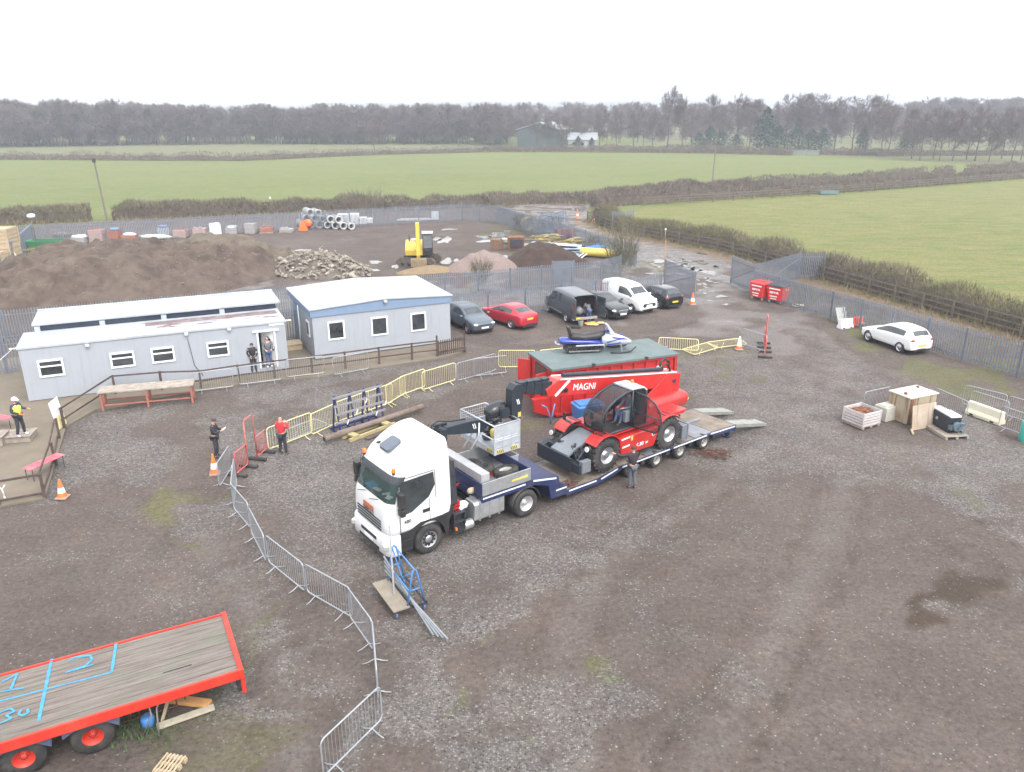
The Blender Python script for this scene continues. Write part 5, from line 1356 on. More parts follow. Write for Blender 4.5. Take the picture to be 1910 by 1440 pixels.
# chassis behind the cab
b = MB()
for s in (-1, 1): b.box((-2.6, s * .42, .82), (4.6, .1, .28))
for x in (-1.3, -2.2, -3.0, -4.6): b.box((x, 0, .82), (.12, .74, .2))
b.box((-1.35, 0, .98), (.7, 1.9, .04)); b.make('chassis', DARKM, tk)
b = MB(); b.lathe([(.5, -.07), (.5, .0), (.42, .05), (.2, .07), (0, .07)], (-3.4, 0, 1.08), 'z', 20); b.make('fifth_wheel', DARKM, tk, fix=False)
for s in (-1, 1):
    b = MB(); b.prism([(s * .62, .56), (s * .7, .49), (s * 1.14, .49), (s * 1.22, .57), (s * 1.22, 1.12), (s * 1.14, 1.2), (s * .7, 1.2), (s * .62, 1.12)], -3.02, -1.78, 'x'); ft = b.make('fuel_tank', ALU, tk, .03)
    for x in (-2.0, -2.4, -2.8): b = MB(); b.box((x, s * .92, .845), (.07, .62, .73)); b.make('tank_strap', STEEL, ft, .02)
    b = MB(); b.cyl((-2.1, s * 1.0, 1.2), (-2.1, s * 1.0, 1.27), .07, n=10); b.make('filler_cap', BLACK, ft)
b = MB()
for z in (.42, .72, 1.02): b.box((-1.2, 1.12, z), (.42, .16, .04))
b.box((-1.0, 1.12, .7), (.04, .16, .7)); b.box((-1.42, 1.12, .7), (.04, .16, .7)); b.box((-1.2, .98, .75), (.46, .1, .66)); b.make('catwalk_step', DARKM, tk)
b = MB(); b.cyl((-1.75, 1.08, .46), (-1.4, 1.08, .46), .17, n=14); b.make('air_reservoir', ALU, tk, .02)
b = MB(); b.cyl((-1.1, -.75, 1.0), (-1.1, -.75, 2.9), .1, n=12); b.make('intake_stack', BLACK, tk, fix=False)
b = MB(); b.tube([(-.9, .2, 1.9), (-1.3, .25, 1.5), (-1.9, .1, 1.4)], .02, 6); b.tube([(-.9, -.1, 1.9), (-1.4, 0, 1.4), (-2.0, 0, 1.4)], .02, 6); b.make('air_line', mat('hose_red', (.5, .05, .04), .5), tk, fix=False)
for (nm, c, s_, m, lb, ct) in (('plastic_crate', (-1.15, .82, 1.2), (.36, .42, .36), RED, 'red plastic bottle crate on the catwalk behind the white cab', 'crate'), ('rag_bundle', (-1.5, .9, 1.12), (.34, .26, .22), WHITEM, 'white and blue cloth bundle beside the red crate behind the cab', 'cloth')):
    b = MB()
    if nm == 'plastic_crate':
        for i in range(4): b.box((0, 0, -.15 + .1 * i), (s_[0], s_[1], .045))
        for sx in (-1, 0, 1):
            for sy in (-1, 1): b.box((sx * .16, sy * .19, 0), (.04, .04, .36))
    else: b.blob((0, 0, 0), (.2, .16, .11), 4, .3, 10); b.blob((.12, .1, -.02), (.12, .1, .08), 6, .3, 8)
    o = b.make(nm, m, None); o.matrix_world = Matrix.Translation(TO) @ Matrix.Rotation(TA, 4, 'Z') @ Matrix.Translation(c); tag(o, lb, ct)

# ================================================================ LOW LOADER TRAILER
MB.OFF = Matrix.Translation((9.5, 0, 0))
tr = thing('low_loader_trailer', 'navy blue step frame low loader trailer with small wheels and two tail ramps', 'trailer', TF_.wld(-9.5, 0), TA)
DECKW = mat('trailer_deck_timber', (.2, .165, .13), .85, 0, .3, 3, bump=.2, dirt=(.1, .09, .085), damt=.6)
DECKS = mat('trailer_deck_steel', (.23, .24, .27), .5, .3, .2, 3, dirt=(.13, .11, .1), damt=.6)
b = MB(); b.prism([(-2.06, 1.36), (-4.2, 1.36), (-5.42, 1.14), (-5.5, .72), (-5.82, .66), (-5.82, .32), (-5.1, .32), (-4.95, .9), (-4.3, 1.12), (-2.06, 1.12)], -1.24, 1.24); b.make('gooseneck', BLUE, tr, .01)
b = MB(); b.box((-3.1, 0, 1.385), (2.05, 2.4, .04)); b.make('bed_floor', DECKS, tr)
for s, m in ((1, ALU), (-1, DARKM)):
    b = MB(); b.box((-3.1, s * 1.25, 1.62), (2.04, .04, .46)); b.make('side_board', ALU, tr, .006)
b = MB(); b.box((-2.08, 0, 1.6), (.05, 2.46, .42)); b.box((-4.14, 0, 1.6), (.05, 2.46, .42)); b.make('end_board', BLUE, tr, .006)
b = MB(); b.box((-3.6, 1.273, 1.6), (.62, .006, .07)); b.make('yellow_strip', YELLOW, tr); b = MB(); b.box((-3.94, 1.273, 1.6), (.07, .006, .12)); b.make('yellow_emblem', YELLOW, tr)
REFL = mat('reflective_white_tape', (.65, .68, .72), .4, 0, .1, 6)
b = MB(); b.box((-3.0, 1.246, 1.28), (1.8, .012, .05)); b.bar((-4.25, 1.246, 1.3), (-5.3, 1.246, 1.1), .012, .06); b.box((-5.55, 1.246, .6), (.5, .012, .05)); b.make('reflective_tape', REFL, tr)
# main frame: deck edge profile from the well to the tail
edge = [(-5.8, .43), (-7.4, .43), (-8.5, .6), (-11.4, .62), (-13.7, .64), (-15.55, .58)]
for s in (-1, 1):
    b = MB(); prof = edge + [(-15.55, .36), (-14.2, .44), (-13.85, .55), (-8.75, .53), (-8.4, .4), (-7.4, .24), (-5.8, .24)]
    b.prism(prof, s * 1.17, s * 1.25); b.make('side_rail', BLUE, tr)
    b = MB()
    for a, c in zip(edge, edge[1:]): b.bar((a[0] - .12, s * 1.253, a[1] - .03), (c[0] + .12, s * 1.253, c[1] - .03), .014, .055)
    b.make('reflective_tape', REFL, tr)
b = MB()
for a, c in zip(edge[:2], edge[1:3]): b.bar((a[0], 0, a[1] - .02), (c[0], 0, c[1] - .02), 2.32, .05)
b.make('well_deck', DECKW, tr)
b = MB()
for i, (xa, xb) in enumerate(((-8.5, -10.0), (-11.45, -12.9))): b.box(((xa + xb) / 2, 0, .6), (abs(xa - xb) - .03, 2.32, .05))
b.bar((-14.0, 0, .618), (-15.5, 0, .565), 2.32, .05); b.make('rear_deck_boards', DECKW, tr)
b = MB(); b.box((-10.72, 0, .602), (1.38, 2.32, .05)); b.box((-13.45, 0, .612), (1.05, 2.32, .05)); b.make('deck_plate', DECKS, tr)
b = MB(); b.box((-12.0, -.05, .665), (5.2, .16, .08)); b.make('centre_rail', DECKS, tr)
for x in (-9.14, -10.56, -11.96, -13.45):
    for s in (-1, 1):
        wheel(tr, x, s * 1.12, .325, .26, .58, s, mat('trailer_rim_grey', (.34, .33, .32), .6, .2, .15), dish=.1)
        b = MB(); b.box((x - .72, s * 1.08, .42), (.2, .2, .22)); b.make('suspension_box', DARKM, tr, .01)
b = MB(); b.box((-11.4, 0, .42), (5.4, 1.6, .18)); b.make('axle_frame', DARKM, tr)
for s in (-1, 1):
    b = MB(); b.box((-15.35, s * .95, .22), (.14, .16, .44)); b.box((-15.35, s * .95, .02), (.3, .3, .04)); b.make('tail_leg', BLUE, tr)
    b = MB(); yc = .95 if s > 0 else -.85
    for e in (-1, 1): b.bar((-15.5, yc + e * .29, .56), (-17.75, yc + e * .29, .06), .05, .14)
    for i in range(15):
        t = (i + .5) / 15; b.box((-15.5 - 2.25 * t, yc, .6 - .5 * t), (.1, .54, .03))
    b.make('ramp', mat('ramp_steel', (.3, .31, .29), .6, .4, .2, 4, dirt=(.2, .17, .13), damt=.6), tr)
b = MB(); b.box((-15.5, 0, .43), (.1, 2.4, .22)); b.make('tail_bar', BLUE, tr)
MB.OFF = None
def in_truck(o, loc, rz=0.0):
    o.matrix_world = Matrix.Translation(TO) @ Matrix.Rotation(TA, 4, 'Z') @ Matrix.Translation(loc) @ Matrix.Rotation(rz, 4, 'Z'); return o
# load lying in the gooseneck bed
b = MB(); b.box((0, 0, 0), (.34, 2.5, .3)); o = in_truck(b.make('beam_box', mat('grey_alu_box', (.4, .4, .42), .5, .3, .15, dirt=(.5, .5, .52), damt=.4), None, .015), (-2.3, -.12, 1.96)); tag(o, 'long grey metal box laid across the front of the trailer bed', 'box')
for i, (x, y, z, lb, tilt) in enumerate(((-2.9, -.75, 1.52, 'spare tyre lying at the far side of the trailer bed', .1), (-3.0, -.1, 1.58, 'spare tyre lying in the middle of the trailer bed', .25), (-3.65, .45, 1.56, 'spare wheel with a steel rim nearest the end board of the bed', .2))):
    t = thing('spare_tyre', lb, 'tyre', (0, 0, 0), 0, 'tyres in the trailer bed'); b = MB()
    b.lathe([(.24, -.1), (.42, -.1), (.46, -.06), (.46, .06), (.42, .1), (.26, .1), (.24, .06)], (0, 0, 0), 'z', 24); b.make('tyre', RUBBER, t, fix=False)
    b = MB(); b.lathe([(.24, .06), (.2, .0), (.1, .0), (.09, .03), (0, .03)], (0, 0, 0), 'z', 20); b.make('rim', mat('trailer_rim_grey', (.34, .33, .32), .6, .2, .15) if i == 2 else DARKM, t, fix=False)
    in_truck(t, (x, y, z)); t.rotation_euler = (tilt, .1, TA)
b = MB(); b.blob((0, 0, 0), (.22, .16, .08), 9, .3, 10); o = in_truck(b.make('white_bag', WHITEM, None), (-3.2, .85, 1.5)); tag(o, 'crumpled white bag in the near corner of the trailer bed', 'bag')
b = MB(); b.box((0, 0, 0), (.5, .08, .12)); b.box((.1, .1, -.02), (.3, .1, .1)); o = in_truck(b.make('red_jack', REDOLD, None), (-3.35, .0, 1.47), .6); tag(o, 'red steel jack between the tyres in the trailer bed', 'jack')
b = MB(); b.box((0, 0, 0), (.36, .5, .4)); b.box((0, 0, .2), (.4, .54, .03)); b.box((0, 0, .22), (.28, .42, .03), 1); o = in_truck(b.make('storage_bin', [GALV, DARKM], None), (-4.45, -.35, 1.5)); tag(o, 'small galvanised box behind the trailer bed, beneath the basket', 'box')
b = MB(); b.blob((0, 0, 0), (.16, .12, .12), 8, .25, 9); o = in_truck(b.make('canvas_roll', mat('canvas_beige', (.4, .33, .25), .9), None), (-1.95, .75, 1.45)); tag(o, 'beige canvas roll hanging on the front of the trailer bed', 'roll')
def chain_pile(loc, lb, n, rx, ry, seed, m=None):
    rg_ = random.Random(seed); b = MB(); prev = None
    for i in range(n):
        c = Vector((rg_.gauss(0, rx), rg_.gauss(0, ry), .02 + abs(rg_.gauss(0, .03)))); a = rg_.uniform(0, 6.3); L_ = .055
        b.tube([c + Vector((L_ * math.cos(t) * math.cos(a) - .03 * math.sin(t) * math.sin(a), L_ * math.cos(t) * math.sin(a) + .03 * math.sin(t) * math.cos(a), rg_.uniform(-.01, .03))) for t in [k * PI / 3 for k in range(6)]], .013, 4, closed=True)
    for k in range(6): b.tube([(rg_.gauss(0, rx), rg_.gauss(0, ry), .02) for _ in range(5)] + [(0, 0, .01)], .012, 4)
    o = b.make('chain', m or mat('rusty_chain', (.13, .065, .05), .8, .2, .3, 6), None, loc=loc, fix=False); return tag(o, lb, 'chain')
chain_pile(G(1326, 847), 'heap of rusty chain on the gravel beside the trailer tail', 120, .4, .24, 1)
o = chain_pile((0, 0, 0), 'short rusty chain lying on the front of the trailer well', 40, .2, .12, 2); in_truck(o, (-6.2, .95, .45))
# ================================================================ ROTATING TELEHANDLER ON THE TRAILER
TB = (-9.6, 0, .62)
MB.OFF = Matrix.Translation((9.6, 0, -.62))
th = thing('telehandler', 'bright red rotating telehandler with a bubble cab and raised telescopic boom on the trailer', 'telehandler', TF_.wld(-9.6, 0, .62), TA)
GREYP = mat('machine_grey', (.2, .22, .25), .45, .3, .12, 4)
CHAR = mat('boom_charcoal', (.03, .038, .05), .42, .3, .2, 4)
MARK = mat('white_marking', (.8, .8, .8), .5)
# chassis
b = MB(); b.prism([(-8.3, .94), (-10.6, .92), (-11.2, 1.0), (-11.2, 1.6), (-10.7, 1.72), (-8.3, 1.72)], -.62, .62); b.make('chassis', RED, th, .03)
b = MB(); b.box((-7.6, 0, 1.22), (1.5, .9, .55)); b.box((-11.65, 0, 1.3), (.95, .9, .5)); b.make('axle_frame', CHAR, th, .03)
for s in (-1, 1):
    b = MB(); b.prism([(-8.62, .98), (-10.42, .95), (-10.56, 1.2), (-10.66, 1.74), (-8.5, 1.74)], s * .6, s * 1.16); pnl = b.make('side_box', RED, th, .05)
    b = MB(); yy = s * 1.164
    b.bar((-8.6, yy, 1.66), (-9.05, yy, 1.69), .012, .06); b.bar((-8.66, yy, 1.33), (-9.05, yy, 1.36), .012, .06); b.make('white_stripe', MARK, pnl)
    b = MB(); b.lathe([(.085, s * 1.16), (.085, s * 1.172), (0, s * 1.172)], (-10.36, 0, 1.47), 'y', 16); b.lathe([(.045, s * 1.172), (.045, s * 1.176), (0, s * 1.176)], (-10.36, 0, 1.47), 'y', 12, 1); b.make('round_emblem', [MARK, DARKM], pnl, fix=False)
    b = MB(); b.box((-9.16, s * 1.165, 1.62), (.1, .012, .2)); b.make('warning_sticker', YELLOW, pnl)
b = MB()
MB.OFF = None
tx = text_mesh('6.30', .2, MARK, th, (0, 1.172, .62), (R(90), 0, R(180)), 'model_number', .006, 1.15, .15); tx2 = text_mesh('SH', .11, MARK, th, (-.38, 1.172, .61), (R(90), 0, R(180)), 'model_number', .003, 1.1, .15)
MB.OFF = Matrix.Translation((9.6, 0, -.62))
def wheel_z(parent, x, y, side):
    old = MB.OFF; MB.OFF = Matrix.Translation((9.6, 0, -.02)); w_ = wheel(parent, x, y, .65, .44, .52, side, STEEL, lug=True, dish=.1); MB.OFF = old; return w_
for x in (-7.84, -11.26):
    for s in (-1, 1):
        wheel_z(th, x, s * .98, s)
        b = MB(); lp = []
        for a in (38, 48, 60, 72, 84, 96, 108, 120, 130, 139):
            q = .76; cx, cz = x + q * math.cos(R(a)), 1.28 + q * math.sin(R(a)) * .98
            cx2, cz2 = x + (q + .035) * math.cos(R(a)), 1.28 + (q + .035) * math.sin(R(a)) * .98
            lp.append([(cx, s * .58, cz), (cx, s * 1.22, cz), (cx2, s * 1.22, cz2), (cx2, s * .58, cz2)])
        b.loft(lp, smooth=False); fd = b.make('fender', RED, th, .012)
        for k in range(3):
            a = 78 + 17 * k; q = .8; b = MB(); c = Vector((x + q * math.cos(R(a)), s * .88, 1.28 + q * .98 * math.sin(R(a)))); b.box(c, (.06, .42, .012), Rm=Matrix.Rotation(R(90 - a), 3, 'Y')); b.make('fender_slot', DARKM, fd)
for x in (-7.84, -11.26):
    b = MB(); b.cyl((x, -.8, 1.18), (x, .8, 1.18), .16, n=10); b.make('axle', DARKM, th)
# front and rear stabilisers
b = MB(); b.box((-6.62, 0, 1.0), (.3, 2.3, .36)); b.prism([(-6.46, .84), (-6.46, 1.36), (-6.4, 1.36), (-6.4, .78)], -1.2, .75); b.prism([(-6.46, 1.3), (-6.9, 1.45), (-6.9, 1.2), (-6.46, .9)], -1.18, -.9); b.box((-6.9, -.7, 1.3), (.5, .3, .3)); b.box((-6.95, .62, 1.28), (.4, .25, .3)); b.make('front_stabiliser', CHAR, th, .015)
b = MB(); b.prism([(-6.5, 1.36), (-6.9, 1.56), (-7.95, 1.84), (-7.95, 1.76), (-6.9, 1.46), (-6.5, 1.28)], -.5, .5); b.make('front_plate', GREYP, th)
for s in (-1, 1):
    b = MB(); b.box((-6.78, s * 1.13, 1.1), (.42, .2, .46)); b.make('stabiliser_foot', GREYP, th, .01)
    b = MB(); b.cyl((-6.7, s * .75, 1.2), (-7.25, s * .7, 1.6), .06, n=8); b.cyl((-6.9, s * .62, 1.0), (-6.6, s * 1.0, 1.3), .04, n=8); b.make('ram', CHAR, th, fix=False)
    rgx = random.Random(40 + s); b = MB()
    for i in range(9): b.box((-7.15 + rgx.uniform(-.35, .3), s * rgx.uniform(.3, .8), rgx.uniform(1.0, 1.6)), (rgx.uniform(.08, .3), rgx.uniform(.06, .2), rgx.uniform(.08, .25)), rz=rgx.uniform(0, 1))
    for i in range(4): b.tube([(-6.7, s * rgx.uniform(.2, .9), 1.3), (-6.85, s * rgx.uniform(.2, .9), 1.6), (-7.2, s * rgx.uniform(.2, .8), 1.5)], .025, 5)
    b.make('hydraulic_block', BLACK, th, .01)
    b = MB(); b.blob((-7.05, s * 1.02, 1.66), (.11, .13, .13), 2, .04, 12); b.make('headlamp_housing', BLACK, th); b = MB(); b.cyl((-6.97, s * 1.02, 1.67), (-6.92, s * 1.02, 1.68), .1, n=14); b.make('headlight', LAMP, th, .01)
    b = MB(); b.box((-12.15, s * .98, 1.12), (.3, .5, .6)); b.box((-12.32, s * .98, 1.12), (.06, .56, .66)); b.make('rear_stabiliser', GREYP, th, .015)
    b = MB(); b.cyl((-11.8, s * .5, 1.25), (-12.35, s * .55, 1.62), .05, n=8); b.tube([(-11.9, s * .3, 1.5), (-12.1, s * .35, 1.85), (-12.4, s * .5, 1.7), (-12.6, s * .55, 1.5)], .035, 6); b.make('hydraulic_hose', BLACK, th, fix=False)
b = MB(); b.box((-12.2, 0, 1.3), (.22, 1.4, .3)); b.make('rear_beam', CHAR, th, .015)
b = MB(); b.cyl((-9.6, 0, 1.72), (-9.6, 0, 1.86), .62, n=24); b.make('slew_ring', CHAR, th, fix=False)
b = MB(); b.prism([(-8.0, 1.84), (-12.3, 1.84), (-12.5, 1.98), (-10.4, 2.02), (-8.05, 1.98)], -.95, .98); b.make('turret', RED, th, .02)
# counterweight and engine cover
b = MB(); lp = [rrect(-11.2 - q, -13.75 + q, .62 - q, .15, .3, z) for z, q in ((1.62, .12), (1.7, .02), (2.05, 0), (2.2, .1), (2.26, .3))]; lp = [[(x, y - .5, z) for x, y, z in L_] for L_ in lp]; b.loft(lp); cw = b.make('counterweight', RED, th)
b = MB(); b.add([(-13.7, .05, 1.86), (-13.5, .13, 1.86), (-13.6, .1, 2.03)], [(0, 1, 2)]); b.make('warning_triangle', YELLOW, cw)
# boom: main section
SL = .158; UP = Vector((SL, 0, 1)).normalized()
def bz(x, off=0.0): return 4.09 + (x + 6.65) * SL + off
y0, y1 = -.86, -.3
b = MB(); b.prism([(-6.65, bz(-6.65)), (-6.05, bz(-6.05, -.36)), (-6.15, bz(-6.15, -.64)), (-12.4, bz(-12.4, -.66)), (-13.3, bz(-13.3, -.45)), (-13.36, bz(-13.36)),], y0, y1); bm = b.make('boom', RED, th, .025)
b = MB(); b.bar((-6.75, y1, bz(-6.75, .012)), (-13.2, y1, bz(-13.2, .012)), .03, .04); b.bar((-6.75, y0, bz(-6.75, .012)), (-13.2, y0, bz(-13.2, .012)), .03, .04); b.make('white_edge', MARK, bm)
b = MB(); b.bar((-7.2, y1 + .004, bz(-7.2, -.03)), (-6.5, y1 + .004, bz(-6.5, -.62)), .008, .11); b.make('white_stripe', MARK, bm)
for sy in (-.18, .3):
    b = MB(); yq = (-.29, -.24) if sy > 0 else (-.92, -.87)
    b.prism([(-13.4, 3.0), (-13.34, 2.2), (-12.5, 1.72), (-11.5, 1.82), (-10.5, 1.96), (-10.2, 2.05), (-11.2, 2.3), (-12.6, 3.12)], yq[0], yq[1]); b.make('boom_bracket', RED, th, .015)
b = MB(); b.cyl((-13.0, -.95, 2.75), (-13.0, -.2, 2.75), .09, n=12); b.make('pivot_pin', DARKM, th)
b = MB(); b.cyl((-9.4, -.58, 2.1), (-11.0, -.58, 2.75), .11, n=12); b.make('lift_ram', CHAR, th)
b = MB(); b.cyl((-7.0, -.5, bz(-7.0, .12)), (-12.5, -.5, bz(-12.5, .12)), .085, n=10); b.make('extension_ram', CHAR, bm, fix=False)
b = MB(); b.tube([(-12.45, -.55, bz(-12.45, .1)), (-12.4, -.55, bz(-12.4, .38)), (-12.65, -.55, bz(-12.65, .56)), (-12.95, -.55, bz(-12.95, .45)), (-13.05, -.55, bz(-13.05, .05)), (-13.0, -.55, bz(-13, -.2))], .05, 7); b.tube([(-12.4, -.45, bz(-12.4, .1)), (-12.5, -.45, bz(-12.5, .3)), (-12.8, -.45, bz(-12.8, .36)), (-12.95, -.45, bz(-12.95, .05))], .04, 7); b.make('hose_loop', BLACK, bm, fix=False)
b = MB(); b.box((-12.45, -.6, bz(-12.45, .14)), (.22, .2, .18)); b.make('valve_block', STEEL, bm, .02)
b = MB(); b.cyl((-7.0, -.29, 3.62), (-7.0, -.24, 3.62), .09, n=12); b.tube([(-7.05, -.25, 3.62), (-6.9, -.22, 3.7), (-6.75, -.24, 3.6)], .03, 5); b.make('hose_drum', BLACK, bm, fix=False)
for i, (xa, xb, k) in enumerate(((-6.4, -5.95, .055), (-5.98, -5.62, .085), (-5.66, -5.28, .115), (-5.32, -4.9, .145))):
    b = MB(); b.prism([(xa, bz(xa, -k)), (xb, bz(xb, -k)), (xb + .06, bz(xb, -.62 + k)), (xa, bz(xa, -.62 + k))], y0 + k, y1 - k)
    for t in (.2, .55, .85):
        for zz in (-.1 - k, -.52 + k): b.cyl((xa + (xb - xa) * t, y1 - k, bz(xa, zz)), (xa + (xb - xa) * t, y1 - k + .02, bz(xa, zz)), .022, n=6)
    b.box(((xa + xb) / 2, (y0 + y1) / 2, bz((xa + xb) / 2, -k + .05)), (.3, .3, .1)); b.make('boom_section', CHAR, th, .012)
b = MB(); b.prism([(-5.15, 4.05), (-5.0, 4.25), (-4.75, 4.28), (-4.58, 4.1), (-4.55, 3.3), (-4.62, 2.95), (-4.95, 2.95), (-5.05, 3.6)], -.78, -.4); bh = b.make('boom_head', CHAR, th, .02)
b = MB(); b.box((-4.9, -.395, 3.12), (.13, .012, .18)); b.make('yellow_tag', YELLOW, bh)
for k in (0, 1): b = MB(); b.bar((-4.78 - .07 * k, -.395, 3.72), (-4.84 - .07 * k, -.395, 3.52), .01, .03); b.make('white_mark', MARK, bh)
MB.OFF = None
r3 = Vector((-1, 0, -SL)).normalized(); u3 = Vector((0, 1, 0)).cross(r3)
tm = text_mesh('MAGNI', .37, MARK, bm, (0, 0, 0), (0, 0, 0), 'lettering', 0.0, 1.0)
tm.matrix_local = Matrix.Translation((-7.95 + 9.6, y1 + .006, bz(-7.95, -.34) - .62)) @ Matrix((r3, u3, Vector((0, 1, 0)))).transposed().to_4x4()
MB.OFF = Matrix.Translation((9.6, 0, -.62))
# bubble cab
cabt_y0, cabt_y1 = .02, .97
prof = [(-7.98, 1.98), (-7.74, 2.2), (-7.68, 2.5), (-7.78, 2.8), (-8.02, 3.07), (-8.42, 3.3), (-8.92, 3.44), (-9.3, 3.48)]
b = MB()
for y in (cabt_y0, cabt_y1):
    b.tube([(x, y, z) for x, z in prof + [(-9.85, 3.44), (-10.02, 3.3), (-10.06, 1.98)]], .045, 6); b.tube([(-7.98, y, 1.98), (-10.06, y, 1.98)], .05, 6); b.tube([(-9.28, y, 1.98), (-9.28, y, 3.46)], .05, 6)
for x, z in ((-7.98, 1.98), (-9.3, 3.48), (-10.02, 3.3), (-10.06, 1.98)): b.tube([(x, cabt_y0, z), (x, cabt_y1, z)], .045, 6)
cf = b.make('cab_frame', CHAR, th, fix=False)
fine = []
for i in range(len(prof) - 1):
    fine += [(prof[i][0], prof[i][1])]
fine.append(prof[-1])
b = MB(); b.loft([[(x, y, z) for y in (cabt_y0 + .03, cabt_y1 - .03)] for x, z in fine], closed=False, cap=False); b.make('front_glass', CLEAR, cf, fix=False)
b = MB(); b.add([(x, cabt_y0, z) for x, z in prof + [(-9.85, 3.44), (-10.02, 3.3), (-10.06, 1.98)]], [tuple(range(11))]); b.make('side_glass', CLEAR, cf, fix=False)
b = MB(); b.add([(-9.3, cabt_y1, 2.05), (-9.3, cabt_y1, 3.44), (-9.83, cabt_y1, 3.4), (-9.98, cabt_y1, 3.28), (-10.02, cabt_y1, 2.05)], [(0, 1, 2, 3, 4)]); b.make('quarter_glass', CLEAR, cf, fix=False)
b = MB(); b.add([(-10.04, cabt_y0, 2.02), (-10.04, cabt_y1, 2.02), (-10.03, cabt_y1, 3.28), (-10.03, cabt_y0, 3.28)], [(0, 1, 2, 3)]); b.make('rear_glass', CLEAR, cf, fix=False)
b = MB(); b.prism([(-9.2, 3.47), (-9.85, 3.43), (-10.03, 3.3), (-10.05, 3.36), (-9.88, 3.5), (-9.2, 3.54)], cabt_y0 - .03, cabt_y1 + .03); b.box((-9.5, .5, 3.55), (.5, .55, .05)); b.make('cab_roof', mat('pale_roof_grey', (.42, .45, .48), .35, 0, .08), th, .015)
b = MB(); b.box((-9.02, .49, 1.98), (2.05, .95, .05)); b.box((-9.75, .47, 2.3), (.5, .52, .14)); b.box((-9.98, .47, 2.68), (.1, .5, .7)); b.make('seat', BLACK, th, .03)
b = MB(); b.box((-8.0, .5, 2.15), (.3, .5, .3)); b.cyl((-8.25, .5, 2.2), (-8.45, .5, 2.66), .04, n=8); b.tube([(-8.5 + .05 * math.sin(R(a)), .5 + .19 * math.cos(R(a)), 2.68 + .17 * math.sin(R(a))) for a in range(0, 360, 30)], .016, 5, closed=True); b.make('steering_column', BLACK, th)
b = MB(); b.box((-9.3, .8, 2.4), (.5, .16, .45)); b.make('control_console', GREYP, th, .02)
# open door, swung back along the side
dd = Vector((-math.cos(R(72)), math.sin(R(72)), 0)); hp = Vector((-9.34, 1.02, 0))
dpts = [(0, 1.98), (.9, 1.94), (1.08, 2.1), (1.14, 2.45), (1.06, 2.8), (.86, 3.1), (.5, 3.33), (.0, 3.42)]
dp3 = [hp + dd * u + Vector((0, 0, z)) for u, z in dpts]
b = MB(); b.tube(dp3, .036, 6, closed=True); b.tube([hp + Vector((0, 0, 2.62)), hp + dd * 1.12 + Vector((0, 0, 2.5))], .03, 6); dr_ = b.make('door', CHAR, th, fix=False)
b = MB(); b.add(dp3, [tuple(range(8))]); b.make('door_glass', CLEAR, dr_, fix=False)
b = MB(); b.tube([(-7.9, 1.0, 2.0), (-7.3, .98, 2.2), (-7.2, .98, 2.9)], .022, 5); b.box((-7.2, .98, 2.95), (.05, .16, .26)); b.make('mirror', BLACK, th)
b = MB(); b.tube([(-8.3, 0.0, 1.9), (-7.6, -.5, 2.0), (-7.2, -.55, 2.3)], .02, 5); b.box((-7.2, -.55, 2.45), (.05, .14, .3)); b.make('mirror', BLACK, th)
b = MB(); b.blob((-9.7, .5, 3.62), (.07, .07, .08), 1, 0, 10); b.make('beacon', AMBER, th)

# ---- work platform carried by the boom head, with its jib
MB.OFF = Matrix.Translation((4.05, 1.0, -2.02))
wp = thing('work_platform', 'galvanised man basket with hazard stripes hanging from the boom over the trailer bed', 'platform', TF_.wld(-4.05, -1.0, 2.02), TA)
x0, x1, ya, yb, z0, z1 = -4.6, -3.5, -2.1, 0.0, 2.02, 3.12
BASK = mat('basket_galvanised', (.5, .53, .57), .42, .4, .12, 3)
b = MB(); b.box(((x0 + x1) / 2, (ya + yb) / 2, z0 + .04), (x1 - x0, yb - ya, .08)); b.box(((x0 + x1) / 2, yb - .02, z0 + .1), (x1 - x0 + .02, .03, .2)); b.box((x1 - .02, (ya + yb) / 2, z0 + .1), (.03, yb - ya, .2)); b.make('floor', BASK, wp)
b = MB()
for zz in (z1, 2.6): b.tube([(x0, ya, zz), (x1, ya, zz), (x1, yb, zz), (x0, yb, zz)], .026, 6, closed=True)
for x in (x0, x1):
    for y in (ya, (ya + yb) / 2, yb): b.cyl((x, y, z0), (x, y, z1), .03, n=6)
b.make('guard_rail', BASK, wp, fix=False)
b = MB(); b.box(((x0 + x1) / 2, yb - .01, (z0 + z1) / 2 + .1), (x1 - x0 - .04, .02, .82))
for k in (.33, .66): b.box((x0 + (x1 - x0) * k, yb + .008, 2.45), (.03, .02, .6))
b.box(((x0 + x1) / 2, yb + .01, 2.52), (x1 - x0, .03, .05)); b.make('end_panel', BASK, wp)
b = MB()
for i in range(12): y = ya + (yb - ya) * .52 * i / 11; b.cyl((x1, y, z0 + .1), (x1, y, z1), .006, n=4, cap=False)
for i in range(14): x = x0 + (x1 - x0) * i / 13; b.cyl((x, ya, z0 + .1), (x, ya, z1), .006, n=4, cap=False)
for i in range(9): z = z0 + .15 + .1 * i; b.cyl((x1, ya, z), (x1, ya + (yb - ya) * .52, z), .006, n=4, cap=False); b.cyl((x0, ya, z), (x1, ya, z), .006, n=4, cap=False)
b.make('mesh_panel', BASK, wp, fix=False)
